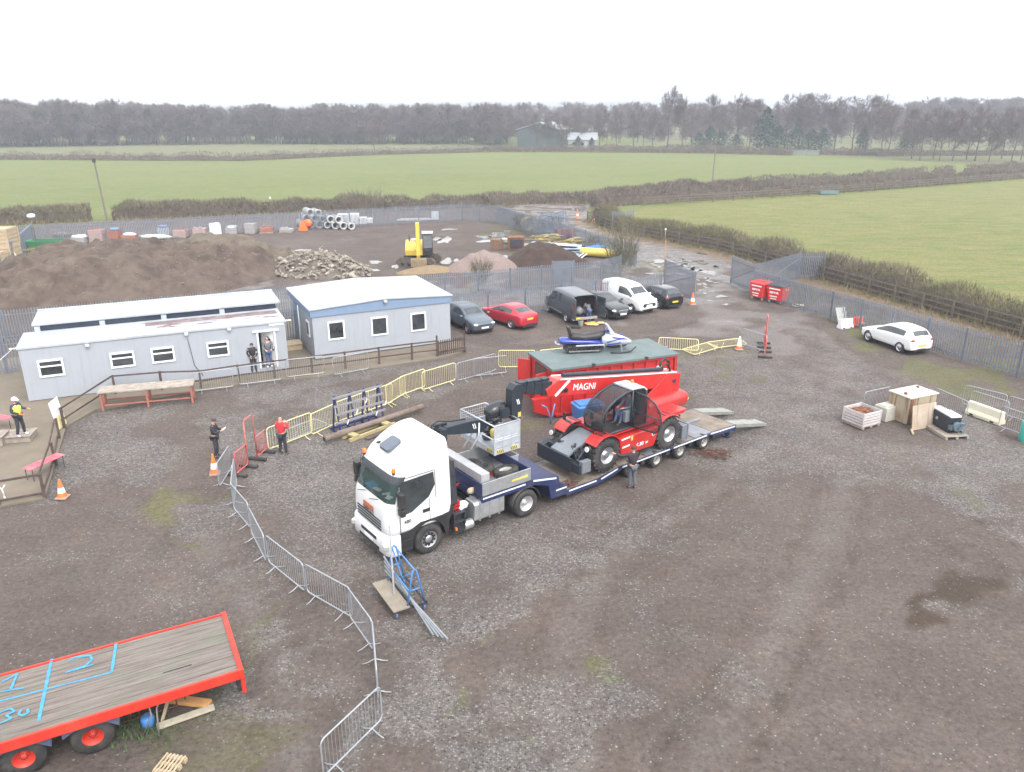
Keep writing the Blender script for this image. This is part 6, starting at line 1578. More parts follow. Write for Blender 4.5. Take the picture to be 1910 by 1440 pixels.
for (cx, cy, ax) in ((x1 - .25, yb + .004, 0), (x0 + .25, yb + .004, 0), (x1 + .004, yb - .3, 1)):
    b = MB()
    b.box((cx, cy, z0 + .1), (.3, .012, .13) if ax == 0 else (.012, .3, .13), 0)
    for k in range(4):
        u = -.11 + .075 * k
        if ax == 0: b.prism([(cx + u - .03, z0 + .04), (cx + u, z0 + .04), (cx + u + .04, z0 + .16), (cx + u + .01, z0 + .16)], cy, cy + .009, 'y', 1)
        else: b.prism([(cy + u - .03, z0 + .04), (cy + u, z0 + .04), (cy + u + .04, z0 + .16), (cy + u + .01, z0 + .16)], cx, cx + .009, 'x', 1)
    b.make('hazard_stripe', [YELLOW, BLACK], wp)
b = MB()
lp = []
for i, (t, rr, hh) in enumerate(((0, .12, .1), (.08, .24, .2), (.3, .3, .27), (.62, .3, .27), (.78, .2, .2), (.84, .1, .1))):
    lp.append([(-3.66 - t, -.75 + rr * math.cos(R(a)), 3.35 + t * .12 + hh * math.sin(R(a))) for a in range(0, 360, 30)])
b.loft(lp); b.make('winch_cover', mat('winch_black', (.02, .022, .026), .25), wp)
b = MB(); rg_ = random.Random(3)
for i in range(9): b.box((-4.3 + rg_.uniform(-.25, .2), -.7 + rg_.uniform(-.25, .25), 3.3 + rg_.uniform(-.25, .22)), (rg_.uniform(.08, .25), rg_.uniform(.08, .22), rg_.uniform(.08, .22)), rz=rg_.uniform(0, 1.5))
for i in range(16): b.box((-4.05 + rg_.uniform(-.42, .42), -.9 + rg_.uniform(-.6, .6), 2.3 + rg_.uniform(-.15, .6)), (rg_.uniform(.08, .34), rg_.uniform(.08, .3), rg_.uniform(.08, .3)), rz=rg_.uniform(0, 1.5))
b.cyl((-4.3, -1.0, 3.3), (-4.3, -.4, 3.3), .2, n=14); b.make('winch_motor', CHAR, wp, .01)
b = MB(); b.prism([(-3.75, 2.55), (-3.3, 2.62), (-2.1, 2.86), (-2.0, 3.06), (-2.1, 3.14), (-3.3, 3.12), (-3.75, 3.0)], -1.2, -.9); jb = b.make('jib_arm', CHAR, wp, .02)
for k in (0, 1): b = MB(); b.bar((-3.2 - .08 * k, -.894, 3.0), (-3.26 - .08 * k, -.894, 2.8), .01, .03); b.make('white_mark', MARK, jb)
b = MB(); b.box((-1.95, -1.05, 2.98), (.3, .42, .26)); b.box((-1.8, -1.05, 2.78), (.55, .5, .16)); b.cyl((-2.3, -1.2, 3.16), (-1.75, -1.2, 3.2), .05, n=8)
for i in range(6): b.box((-1.8 + rg_.uniform(-.2, .2), -1.05 + rg_.uniform(-.2, .2), 2.95 + rg_.uniform(-.12, .2)), (.12, .12, .12), rz=rg_.uniform(0, 1.5))
b.make('jib_head', CHAR, wp, .012)
b = MB(); b.tube([(-1.6, -1.0, 3.05), (-1.55, -1.0, 3.3), (-1.8, -1.0, 3.42), (-2.4, -1.05, 3.26), (-3.0, -1.05, 3.2)], .03, 6); b.tube([(-1.55, -1.1, 3.0), (-1.4, -1.1, 3.2), (-1.55, -1.1, 3.36)], .025, 6); b.make('hydraulic_hose', BLACK, wp, fix=False)
for s_ in (-.85, -1.25): b = MB(); b.tube([(-3.45, s_, 3.0), (-3.42, s_, 2.5), (-3.0, s_, 1.98)], .035, 6); b.make('support_leg', BASK, wp, fix=False)
b = MB(); b.lathe([(.2, -.06), (.2, .06), (.12, .08), (0, .08)], (-3.75, -.35, 2.68), 'x', 16); b.make('cable_reel', YELLOW, wp, fix=False)
MB.OFF = None

# ================================================================ RED CONTAINER WITH A SNOWMOBILE ON ITS ROOF
CO = G(1030, 779); CA = ang(G(1022, 691, 2.35), G(1255, 661.5, 2.35)); CF = Frame(CO, CA)
ct = thing('red_container', 'red ribbed steel container with a grey green flat roof', 'container', CO, CA)
Lc, Dc, Hc = 6.5, 2.62, 2.3
b = MB(); b.prism([(.0, .12), (.3, 0), (Lc - .1, 0), (Lc, .15), (Lc, Hc), (0, Hc)], .04, Dc - .04); b.make('body', RED, ct, .02)
for k in range(10): b = MB(); b.box((.45 + k * .63, .0, 1.15), (.09, .1, 2.2)); b.make('rib', RED, ct, .02)
for y in (0, Dc):
    for x in (.0, Lc): b = MB(); b.box((x, y, Hc / 2 + .03), (.14, .14, Hc - .06)); b.make('corner_post', RED, ct, .015)
b = MB(); b.box((Lc / 2, .0, Hc - .06), (Lc, .13, .13)); b.box((Lc / 2, 0, .1), (Lc - .3, .13, .14)); b.make('rail', RED, ct, .015)
b = MB(); b.box((Lc / 2, Dc / 2, Hc + .05), (Lc + .2, Dc + .25, .1)); rfc = b.make('roof', mat('roof_felt_green', (.115, .15, .15), .8, 0, .1, .8, dirt=(.17, .2, .2), damt=.5), ct)
for x in (2.0, 4.8): b = MB(); b.box((x, -.12, Hc + .08), (.14, .12, .12)); b.make('roof_clip', DARKM, rfc)
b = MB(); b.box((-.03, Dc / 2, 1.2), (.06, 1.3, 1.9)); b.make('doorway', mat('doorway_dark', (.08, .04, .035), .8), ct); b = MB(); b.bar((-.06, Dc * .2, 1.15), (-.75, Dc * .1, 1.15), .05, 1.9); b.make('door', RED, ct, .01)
b = MB(); b.bar((-.06, Dc * .95, 1.15), (-.55, Dc * 1.12, 1.15), .05, 1.9); b.make('door', RED, ct, .01)
b = MB(); b.prism([(-.85, .35), (.0, 0), (0, 1.0), (-.95, 1.0)], .05, .3); b.make('hook_arm', RED, ct, .02)
# blue tank crate and blue folding stand in front of it
def on_ct(o, x, y, z=0): o.location = CF.wld(x, y, z); o.rotation_euler = (0, 0, CA); return o
b = MB(); lp = [rrect(.62 + q, -.62 - q, .4 + q, .08, .08, z) for z, q in ((.0, -.06), (.1, 0), (.72, .02), (.78, .05), (.86, .05))]; b.loft(lp); b.box((0, 0, .9), (1.1, .66, .06)); o = on_ct(b.make('storage_tub', SKYBLUE, None), 1.35, -.9); tag(o, 'blue plastic storage tub on the ground before the red container', 'tub')
b = MB(); b.tube([(-.35, 0, .95), (-.1, 0, .8), (0.05, 0, .4), (.1, 0, .0)], .028, 6); b.tube([(.32, .05, .9), (.2, .05, .4), (.1, 0, 0)], .028, 6); o = on_ct(b.make('folding_stand', mat('stand_blue', (.1, .25, .5), .5), None), -.45, -.6); tag(o, 'thin bent blue metal stand at the left end of the container', 'stand')

SN = G(1108, 655, 2.42); sa = ang(G(1064, 656, 2.42), G(1172, 651, 2.42))
sn = thing('snowmobile', 'blue and white snowmobile with a black seat parked on the container roof', 'snowmobile', SN, sa)
SB = mat('snowmobile_blue', (.03, .05, .28), .25, 0, .1, coat=.5); SW = mat('snowmobile_silver', (.42, .45, .53), .25, .1, .08, coat=.5)
b = MB(); trk = [(-1.5, .16), (-1.36, .02), (.2, .02), (.45, .2), (.35, .42), (-1.3, .42), (-1.5, .3)]; b.prism(trk, -.2, .2)
for i in range(22): b.box((-1.36 + 1.6 * i / 21, 0, .012), (.03, .42, .03))
b.make('track', RUBBER, sn)
for x in (-1.25, -.8, -.3, .15): b = MB(); b.lathe([(.13, -.24), (.13, .24)], (x, 0, .17), 'y', 12); b.make('idler_wheel', STEEL, sn, fix=False)
b = MB(); b.bar((-1.3, .23, .1), (.2, .23, .1), .04, .06); b.bar((-1.3, -.23, .1), (.2, -.23, .1), .04, .06); b.make('slide_rail', STEEL, sn)
def sec(x, w, zl, zh): return [(x, w * math.cos(R(a)), (zl + zh) / 2 + (zh - zl) / 2 * math.sin(R(a))) for a in range(0, 360, 30)]
b = MB(); b.loft([sec(-1.75, .24, .5, .72), sec(-1.6, .33, .42, .78), (sec(-.9, .32, .42, .7)), sec(-.2, .34, .4, .66), sec(.3, .36, .36, .6)]); b.make('tunnel', SB, sn)
b = MB(); b.box((-.3, .38, .42), (1.4, .12, .05)); b.box((-.3, -.38, .42), (1.4, .12, .05)); b.make('running_board', SW, sn, .015)
b = MB(); b.tube([(-1.78, -.28, .5), (-1.9, -.2, .5), (-1.92, .0, .5), (-1.9, .2, .5), (-1.78, .28, .5)], .03, 6); b.make('rear_bumper', SW, sn)
b = MB(); b.loft([sec(-1.25, .2, .6, .9), sec(-1.1, .26, .58, 1.0), sec(-.5, .27, .54, .9), sec(.1, .25, .54, .98), sec(.38, .2, .6, 1.05), sec(.5, .1, .7, 1.0)]); b.make('seat', BLACK, sn)
b = MB(); b.bar((-1.2, 0, .85), (-1.34, 0, 1.3), .4, .13); b.make('backrest', BLACK, sn, .04)
b = MB(); b.loft([sec(.3, .34, .34, .82), sec(.6, .42, .26, .92), sec(1.0, .44, .26, .86), sec(1.4, .38, .28, .72), sec(1.7, .26, .32, .58), sec(1.86, .1, .38, .48)]); hd = b.make('hood', SW, sn)
for s in (-1, 1):
    for k, (xa, za, xb, zb_) in enumerate(((.5, .55, 1.35, .72), (.55, .42, 1.2, .5), (.75, .78, 1.5, .66))):
        b = MB(); b.bar((xa, s * .43, za), (xb, s * .41, zb_), .03, .055); b.make('blue_flash', SB, hd, .01)
    b = MB(); b.tube([(1.95, s * .5, .3), (1.7, s * .5, .08), (1.2, s * .5, .03), (.7, s * .5, .05)], [.03, .05, .06, .04], 6); b.make('ski', DARKM, sn)
    b = MB(); b.bar((1.25, s * .5, .06), (1.2, s * .46, .42), .05, .05); b.bar((1.2, s * .47, .4), (1.05, s * .3, .45), .04, .04); b.make('ski_strut', STEEL, sn)
b = MB(); b.prism([(.72, .88), (1.0, .82), (.62, 1.34), (.54, 1.32)], -.26, .26); b.make('windscreen', mat('screen_tint', (.6, .65, .7), .1, 0, .05, alpha=.6), sn)
b = MB(); b.tube([(.5, -.38, 1.08), (.55, -.12, 1.06), (.55, .12, 1.06), (.5, .38, 1.08)], .022, 6); b.cyl((.6, 0, .95), (.54, 0, 1.07), .04, n=8); b.make('handlebar', BLACK, sn)
b = MB(); b.box((.62, 0, 1.02), (.22, .3, .12)); b.make('dash', SB, sn, .03)
# ================================================================ PEOPLE
SKIN = mat('skin', (.48, .27, .2), .6, 0, .1, 8)
def skin_obj(name, pts, edges, rad, m, parent, root=0, lv=1):
    import bmesh
    me = bpy.data.meshes.new(name); bm = bmesh.new(); ly = bm.verts.layers.skin.verify(); vs = [bm.verts.new(p) for p in pts]
    for a, c in edges: bm.edges.new((vs[a], vs[c]))
    for i, v in enumerate(vs):
        r_ = rad[i]; v[ly].radius = r_ if isinstance(r_, tuple) else (r_, r_); v[ly].use_root = (i == root)
    bm.to_mesh(me); bm.free()
    o = bpy.data.objects.new(name, me); COL.objects.link(o)
    sk_ = o.modifiers.new('skin', 'SKIN'); sk_.use_smooth_shade = True
    sb = o.modifiers.new('sub', 'SUBSURF'); sb.levels = lv; sb.render_levels = lv
    dg = bpy.context.evaluated_depsgraph_get(); m2 = bpy.data.meshes.new_from_object(o.evaluated_get(dg))
    o.modifiers.clear(); o.data = m2; bpy.data.meshes.remove(me); m2.name = name
    m2.materials.clear(); m2.materials.append(m)
    for p in m2.polygons: p.use_smooth = True
    if parent is not None: o.parent = parent
    return o
POSE = dict(pel=(0, 0, .95), sp=(.01, 0, 1.12), ch=(0, 0, 1.34), nk=(0, 0, 1.49), hd=(.02, 0, 1.58), tp=(.015, 0, 1.70),
            sl=(0, .18, 1.42), el=(-.02, .25, 1.14), wl=(.05, .26, .89), sr=(0, -.18, 1.42), er=(-.02, -.25, 1.14), wr=(.05, -.26, .89),
            hl=(0, .09, .9), kl=(.03, .1, .49), al=(-.02, .11, .09), tl=(.15, .13, .04), hr=(0, -.09, .9), kr=(.03, -.1, .49), ar=(-.02, -.11, .09), tr=(.15, -.13, .04))
def person(label, loc, rz, top, legs, shoes, hair=None, hair_m=None, scale=1.0, long_coat=False, pose=None, vest=None, helmet=False):
    J = {k: Vector(v) for k, v in POSE.items()}
    for k, v in (pose or {}).items(): J[k] = Vector(v)
    N = ['pel', 'sp', 'ch', 'nk', 'hd', 'tp', 'sl', 'el', 'wl', 'sr', 'er', 'wr', 'hl', 'kl', 'al', 'tl', 'hr', 'kr', 'ar', 'tr']
    ix = {n_: i for i, n_ in enumerate(N)}; P_ = [J[n_] for n_ in N]
    E_ = [('pel', 'sp'), ('sp', 'ch'), ('ch', 'nk'), ('nk', 'hd'), ('hd', 'tp'), ('ch', 'sl'), ('sl', 'el'), ('el', 'wl'), ('ch', 'sr'), ('sr', 'er'), ('er', 'wr'), ('pel', 'hl'), ('hl', 'kl'), ('kl', 'al'), ('al', 'tl'), ('pel', 'hr'), ('hr', 'kr'), ('kr', 'ar'), ('ar', 'tr')]
    rr = dict(pel=(.13, .11), sp=(.125, .1), ch=(.14, .11), nk=.052, hd=(.082, .075), tp=.062, sl=.06, el=.042, wl=.028, sr=.06, er=.042, wr=.028, hl=.085, kl=.055, al=.038, tl=.03, hr=.085, kr=.055, ar=.038, tr=.03)
    pts = list(P_); ed = [(ix[a], ix[c]) for a, c in E_]; rad = [rr[n_] for n_ in N]
    fw = (J['hd'] - J['nk']); face = Vector((1, 0, 0))
    for s, w, e in ((1, 'wl', 'el'), (-1, 'wr', 'er')):   # palm, four fingers and a thumb
        d = (J[w] - J[e]).normalized(); sd = d.cross(Vector((0, 0, 1)));
        if sd.length < .1: sd = Vector((1, 0, 0))
        sd.normalize(); nn = sd.cross(d)
        pl = len(pts); pts.append(J[w] + d * .075); rad.append((.034, .018)); ed.append((ix[w], pl))
        for k, (o_, L_) in enumerate(((-.03, .062), (-.01, .074), (.01, .068), (.029, .052))):
            a = len(pts); pts.append(J[w] + d * (.085 + L_ * .5) + sd * o_ * 1.05); rad.append(.0085); ed.append((pl, a))
            pts.append(J[w] + d * (.085 + L_ * .85) + sd * o_ - nn * .022); rad.append(.0075); ed.append((a, a + 1))
        a = len(pts); pts.append(J[w] + d * .05 - sd * s * .04); rad.append(.011); ed.append((pl, a)); pts.append(J[w] + d * .085 - sd * s * .055); rad.append(.0085); ed.append((a, a + 1))
    body = skin_obj('person', pts, ed, rad, SKIN, None)
    body.location = loc; body.rotation_euler = (0, 0, rz); body.scale = (scale,) * 3
    tag(body, label, 'person')
    def sub(name, names, radii, m, extra=None):
        q = [J[n_] if isinstance(n_, str) else n_ for n_ in names]
        im = {n_: i for i, n_ in enumerate(names) if isinstance(n_, str)}
        e_ = [(im[a], im[c]) for a, c in (extra or E_) if a in im and c in im]
        return skin_obj(name, q, e_, radii, m, body)
    tn = ['pel', 'sp', 'ch', 'nk', 'sl', 'el', 'wl', 'sr', 'er', 'wr']
    sub('jacket', tn, [(.165, .14), (.16, .135), (.17, .14), .075, .08, .062, .045, .08, .062, .045], top)
    if vest: sub('vest', ['pel', 'sp', 'ch', 'sl', 'sr'], [(.185, .16), (.18, .155), (.19, .16), .088, .088], vest)
    sub('trousers', ['pel', 'hl', 'kl', 'al', 'hr', 'kr', 'ar'], [(.15, .13), .1, .075, .062, .1, .075, .062], legs)
    if long_coat: sub('coat_skirt', ['sp', 'pel', 'hl', 'hr'], [(.16, .14), (.18, .15), .12, .12], top)
    for a, t in (('al', 'tl'), ('ar', 'tr')): sub('shoe', [a, t], [.055, .042], shoes, [(a, t)])
    hd = J['hd']; upv = (J['tp'] - J['nk']).normalized(); b = MB()
    fx = (face - upv * face.dot(upv)).normalized(); fy = upv.cross(fx)
    for s in (-1, 1):
        b.blob(hd + fx * .083 + fy * s * .032 + upv * .03, (.012, .014, .01), 1, 0, 6, 1); b.blob(hd + fy * s * .084 + upv * .02, (.018, .012, .03), 1, 0, 6)
    b.blob(hd + fx * .1 + upv * .0, (.02, .014, .024), 1, 0, 6); b.blob(hd + fx * .085 - upv * .04, (.012, .026, .008), 1, 0, 6, 2)
    b.make('face', [SKIN, BLACK, mat('lips', (.35, .12, .1), .6)], body)
    if helmet:
        b = MB(); c = hd + upv * .07; vs = []; n = 14
        for t in range(6):
            th_ = PI / 2 * t / 5
            for k in range(n): a = 2 * PI * k / n; vs.append(c + (fx * math.cos(a) * .135 + fy * math.sin(a) * .115) * math.cos(th_) + upv * .125 * math.sin(th_))
        b.add(vs, [(t * n + k, t * n + (k + 1) % n, (t + 1) * n + (k + 1) % n, (t + 1) * n + k) for t in range(5) for k in range(n)], 0, True)
        b.add([c + fx * .12 + fy * .09, c + fx * .19 + fy * .05, c + fx * .19 - fy * .05, c + fx * .12 - fy * .09], [(0, 1, 2, 3)]); b.make('helmet', WHITEM, body)
    elif hair:
        b = MB(); c = hd + upv * .055 - fx * .012; vs = []; n = 12
        for t in range(5):
            th_ = PI / 2 * t / 4 - .15
            for k in range(n):
                a = 2 * PI * k / n; q = 1 - .12 * max(0, math.cos(a)) * (t == 0); vs.append(c + (fx * math.cos(a) * .1 * q + fy * math.sin(a) * .092) * math.cos(th_) + upv * (.095 * math.sin(th_) + (.03 * max(0, math.cos(a)) if t == 0 else 0)))
        b.add(vs, [(t * n + k, t * n + (k + 1) % n, (t + 1) * n + (k + 1) % n, (t + 1) * n + k) for t in range(4) for k in range(n)] + [tuple(range(4 * n, 5 * n))], 0, True); b.make('hair', hair, body)
    return body
HAIR = mat('dark_hair', (.05, .03, .022), .8); HAIRG = mat('grey_hair', (.3, .27, .25), .8)
CLB = mat('black_jacket', (.022, .024, .032), .8, 0, .2, 6); CLR = mat('red_fleece', (.62, .03, .045), .8, 0, .1, 6); CLN = mat('navy_cloth', (.03, .04, .075), .85, 0, .2, 6)
JEAN = mat('blue_jeans', (.06, .1, .2), .85, 0, .2, 8); JEANG = mat('grey_jeans', (.09, .1, .115), .85, 0, .2, 8); CLG = mat('grey_hoodie', (.13, .14, .15), .85, 0, .15, 6)
VEST = mat('hi_vis_yellow', (.75, .85, .12), .7, 0, .08, 6); SHW = mat('white_shoe', (.6, .6, .62), .6); SHD = mat('dark_shoe', (.03, .03, .032), .6); DKT = mat('dark_trousers', (.03, .032, .042), .85, 0, .2, 6); CLK = mat('brown_black_jacket', (.035, .024, .032), .85, 0, .2, 6)
hold = dict(el=(.1, .25, 1.16), wl=(.3, .1, 1.2), er=(.1, -.25, 1.16), wr=(.3, -.1, 1.2))
p1 = person('hi-vis worker in a white helmet and yellow vest standing on the decking step', G(41, 813, .36), R(-10), CLN, DKT, SHW, vest=VEST, helmet=True, pose=dict(el=(.02, .28, 1.18), wl=(.26, .3, 1.16), er=(-.02, -.26, 1.16), wr=(.2, -.1, 1.05), hl=(0, .1, .9), kl=(.04, .14, .49), al=(.02, .17, .09), tl=(.18, .2, .04), kr=(.02, -.12, .49), ar=(-.06, -.15, .09), tr=(.1, -.18, .04)))
b = MB()
for c in ((.28, .3, 1.15), (.24, -.07, 1.03)): b.blob(c, (.06, .05, .045), 2, .15, 8)
for k, c in enumerate(((.34, .28, 1.14), (.35, .3, 1.14), (.345, .32, 1.14), (.34, .335, 1.14), (.3, .26, 1.15), (.3, -.05, 1.03), (.305, -.03, 1.03), (.3, -.012, 1.03), (.29, .005, 1.03), (.26, -.11, 1.03))): b.cyl(c, (c[0] + .055, c[1], c[2] - .015), .011, .009, 6)
b.make('gloves', ORANGE, p1)
p2 = person('man in a black jacket looking down at papers beside the orange cone', G(405, 853), R(5), CLB, DKT, SHD, HAIR, pose=dict(hold, hd=(.05, 0, 1.57), tp=(.065, 0, 1.69)))
b = MB(); b.box((.42, 0, 1.26), (.14, .2, .02), Rm=Matrix.Rotation(R(-25), 3, 'Y')); o = b.make('paper_sheets', WHITEM, None); o.matrix_world = Matrix.Translation(p2.location) @ Matrix.Rotation(R(5), 4, 'Z'); tag(o, 'white papers held by the man in the black jacket', 'papers')
person('bald man in a red fleece seen from behind, hands raised before his chest', G(529, 849), R(68), CLR, DKT, SHD, pose=dict(el=(.08, .3, 1.2), wl=(.27, .12, 1.36), er=(.08, -.3, 1.2), wr=(.27, -.12, 1.36), kl=(.02, .12, .49), al=(-.03, .14, .09), kr=(.04, -.11, .49), ar=(.04, -.13, .09)))
person('man in a long black coat leaning at the cabin wall left of the door', G(475, 696, .07), R(-62), CLB, DKT, SHD, HAIR, scale=.98, long_coat=True, pose=dict(el=(-.06, .28, 1.16), wl=(.1, .16, .98), er=(-.06, -.28, 1.16), wr=(.1, -.16, .98)))
p5 = person('bald man in a grey jacket and jeans standing in the cabin doorway', G(503, 685, .3), R(-55), CLG, JEAN, SHW, pose=dict(el=(.02, .25, 1.16), wl=(.22, .14, 1.06), er=(.0, -.26, 1.15), wr=(.22, -.2, 1.05)))
b = MB(); b.box((.34, .18, 1.05), (.16, .07, .05)); o = b.make('handset', BLACK, None); o.matrix_world = Matrix.Translation(p5.location) @ Matrix.Rotation(R(-55), 4, 'Z'); tag(o, 'black handset held by the man in the doorway', 'handset')
person('man in a grey hoodie and blue jeans bending into the open grey van', G(1098, 604), R(112), CLG, JEAN, SHD, HAIR, pose=dict(pel=(0, 0, .93), sp=(.12, 0, 1.08), ch=(.32, 0, 1.2), nk=(.46, 0, 1.22), hd=(.55, 0, 1.2), tp=(.66, 0, 1.19), sl=(.34, .17, 1.2), el=(.45, .2, .95), wl=(.6, .15, .85), sr=(.34, -.17, 1.2), er=(.45, -.2, .95), wr=(.6, -.15, .85)))
person('man in a dark jacket and grey jeans reaching up towards the telehandler wheel', G(1178, 911), R(118), CLK, JEANG, SHD, HAIR, pose=dict(sl=(.02, .2, 1.43), el=(.1, .45, 1.4), wl=(.2, .68, 1.5), er=(.08, -.24, 1.16), wr=(.25, -.1, 1.15), kl=(.04, .08, .49), al=(.02, .09, .09), kr=(-.02, -.08, .49), ar=(-.12, -.08, .1), tr=(.04, -.09, .04)))
dv_ = person('machine driver in blue overalls seated in the telehandler cab', TF_.wld(-9.62, .47, 2.42 - .9), TA, mat('driver_blue_grey', (.16, .18, .24), .85), JEAN, SHD, HAIR, pose=dict(sp=(-.02, 0, 1.12), ch=(-.02, 0, 1.34), hl=(.06, .1, .95), kl=(.46, .13, .98), al=(.6, .13, .56), tl=(.75, .14, .53), hr=(.06, -.1, .95), kr=(.46, -.13, .98), ar=(.6, -.13, .56), tr=(.75, -.14, .53), el=(.18, .24, 1.14), wl=(.42, .14, 1.14), er=(.18, -.24, 1.14), wr=(.42, -.14, 1.14)))

# ================================================================ FLATBED TRAILER LOWER LEFT
FZ = 1.1
fa = G(449, 1250, FZ); fb = G(432, 1147, FZ); fh = ang(G(0, 1388, FZ), fa); FF_ = Frame(fa, fh); FW = 2.45
fl = thing('flatbed_trailer', 'old red flatbed trailer with a weathered plank deck sprayed with blue numbers', 'trailer', (fa.x, fa.y, 0), fh)
LF = 8.5
b = MB(); rg_ = random.Random(8)
nb_ = 12
for i in range(nb_): b.box((-LF / 2 - .06, .05 + (i + .5) * (FW - .1) / nb_, FZ - .03 + rg_.uniform(-.004, .004)), (LF, (FW - .1) / nb_ - .012, .05))
def plank_mat():
    m = bpy.data.materials.new('grey_deck_planks'); m.use_nodes = True; n = m.node_tree.nodes; L = m.node_tree.links; bs = n['Principled BSDF']
    tc = n.new('ShaderNodeTexCoord'); mp = n.new('ShaderNodeMapping'); mp.inputs['Scale'].default_value = (.5, 9, 9); L.new(tc.outputs['Object'], mp.inputs[0])
    z = n.new('ShaderNodeTexNoise'); z.inputs['Scale'].default_value = 1.6; z.inputs['Detail'].default_value = 9; z.inputs['Roughness'].default_value = .75; L.new(mp.outputs[0], z.inputs['Vector'])
    r_ = n.new('ShaderNodeValToRGB'); e = r_.color_ramp.elements; e[0].position = .3; e[1].position = .72; e[0].color = (.075, .058, .05, 1); e[1].color = (.235, .215, .195, 1); el_ = e.new(.5); el_.color = (.15, .128, .112, 1); L.new(z.outputs['Fac'], r_.inputs['Fac'])
    z2 = n.new('ShaderNodeTexNoise'); z2.inputs['Scale'].default_value = 1.1; z2.inputs['Detail'].default_value = 6; L.new(tc.outputs['Object'], z2.inputs['Vector'])
    r2 = n.new('ShaderNodeValToRGB'); r2.color_ramp.elements[0].position = .5; r2.color_ramp.elements[1].position = .75; r2.color_ramp.elements[0].color = (0, 0, 0, 1); r2.color_ramp.elements[1].color = (.6, .6, .6, 1); L.new(z2.outputs['Fac'], r2.inputs['Fac'])
    mx = n.new('ShaderNodeMixRGB'); L.new(r2.outputs[0], mx.inputs['Fac']); L.new(r_.outputs[0], mx.inputs['Color1']); mx.inputs['Color2'].default_value = (.12, .14, .1, 1)
    L.new(mx.outputs[0], bs.inputs['Base Color']); bs.inputs['Roughness'].default_value = .9; return m
b.make('deck', plank_mat(), fl)
REDB = mat('bright_red_frame', (.5, .03, .016), .5, 0, .08, 2, dirt=(.5, .1, .06), damt=.35)
b = MB(); b.box((-LF / 2, .0, FZ - .1), (LF + .05, .07, .25)); b.box((-LF / 2, FW, FZ - .08), (LF + .05, .06, .2)); b.make('side_rail', REDB, fl, .01)
b = MB(); b.box((.0, FW / 2, FZ - .09), (.12, FW + .1, .26)); b.make('rear_beam', REDB, fl, .01)
for y in (.06, FW - .06): b = MB(); b.box((.02, y, FZ - .42), (.1, .1, .5)); b.make('bumper_arm', REDB, fl, .01)
b = MB(); b.box((-.06, FW / 2, FZ - .62), (.1, FW * .9, .12)); b.make('under_bar', DARKM, fl)
b = MB()
for y in (FW * .33, FW * .67): b.box((-LF / 2 - .2, y, FZ - .25), (LF - .6, .12, .34))
for k in range(8): b.box((-.6 - k * 1.0, FW / 2, FZ - .12), (.07, FW - .12, .1))
b.make('chassis', mat('dark_underframe', (.05, .045, .05), .8, 0, .3, dirt=(.12, .09, .07), damt=.4), fl)
NAVY = mat('faded_navy', (.06, .075, .13), .7, 0, .2, 3, dirt=(.14, .14, .15), damt=.4)
for px, py in ((172, 1371), (42, 1411)):
    x, z = FF_.aty(px, py, .1)
    for y in (.36, FW - .36): wheel(fl, x, y, .44, .46, .5, -1 if y < 1 else 1, REDB, dish=.16)
    b = MB(); b.prism([(x - .55, FZ - .23), (x + .6, FZ - .23), (x + .55, FZ - .5), (x + .3, FZ - .3), (x - .3, FZ - .3), (x - .55, FZ - .42)], .05, .12); b.make('mudguard', NAVY, fl)
    b = MB(); b.prism([(x - .6, FZ - .24), (x + .6, FZ - .24), (x + .6, FZ - .27), (x - .6, FZ - .27)], .05, .7); b.make('wing', NAVY, fl)
PAINT = mat('blue_spray_paint', (.05, .25, .48), .7, 0, .25, 14)
SZ = [0]
def stroke(b, pts, w):
    SZ[0] += 1
    P_ = [Vector((q[0], q[1] * FW / 2.62, FZ + .004 + .0016 * SZ[0])) for q in [FF_.loc(G(px, py, FZ)) for px, py in pts]]
    for j_, (a, c) in enumerate(zip(P_, P_[1:])):
        a = a + Vector((0, 0, .0003 * j_)); c = c + Vector((0, 0, .0003 * j_)); d = (c - a); L_ = d.length; k = max(2, int(L_ / .08)); s_ = Vector((-d.y, d.x, 0)).normalized(); vs = []
        for i in range(k + 1):
            q = a + d * i / k; ww = w * rg_.uniform(.75, 1.15) / 2; vs += [q + s_ * ww, q - s_ * ww]
        b.add(vs, [(2 * i, 2 * i + 1, 2 * i + 3, 2 * i + 2) for i in range(k)])
for pts, w in ((((97, 1221), (72, 1343)), .075), (((-60, 1318), (0, 1303), (208, 1250)), .05), (((216, 1193), (208, 1250)), .075)):
    b = MB(); stroke(b, pts, w); b.make('spray_line', PAINT, fl, fix=False)
for k, strokes in enumerate((((128, 1226), (140, 1219), (168, 1216), (172, 1224), (160, 1236), (122, 1249)),)):
    b = MB(); stroke(b, strokes, .06); stroke(b, ((122, 1249), (150, 1241), (174, 1234)), .05); b.make('spray_digit', PAINT, fl, fix=False)
b = MB(); stroke(b, ((5, 1265), (33, 1250), (21, 1280)), .06); stroke(b, ((0, 1285), (45, 1278)), .045); b.make('spray_digit', PAINT, fl, fix=False)
b = MB(); stroke(b, ((-10, 1330), (20, 1318), (28, 1324), (12, 1332), (22, 1338), (-5, 1350)), .055); b.make('spray_digit', PAINT, fl, fix=False)
b = MB(); stroke(b, ((40, 1322), (35, 1330), (42, 1334), (53, 1328), (52, 1320)), .055); b.make('spray_digit', PAINT, fl, fix=False)
b = MB(); b.box((-1.3, .75, FZ), (.62, .03, .012)); b.make('deck_split', BLACK, fl)
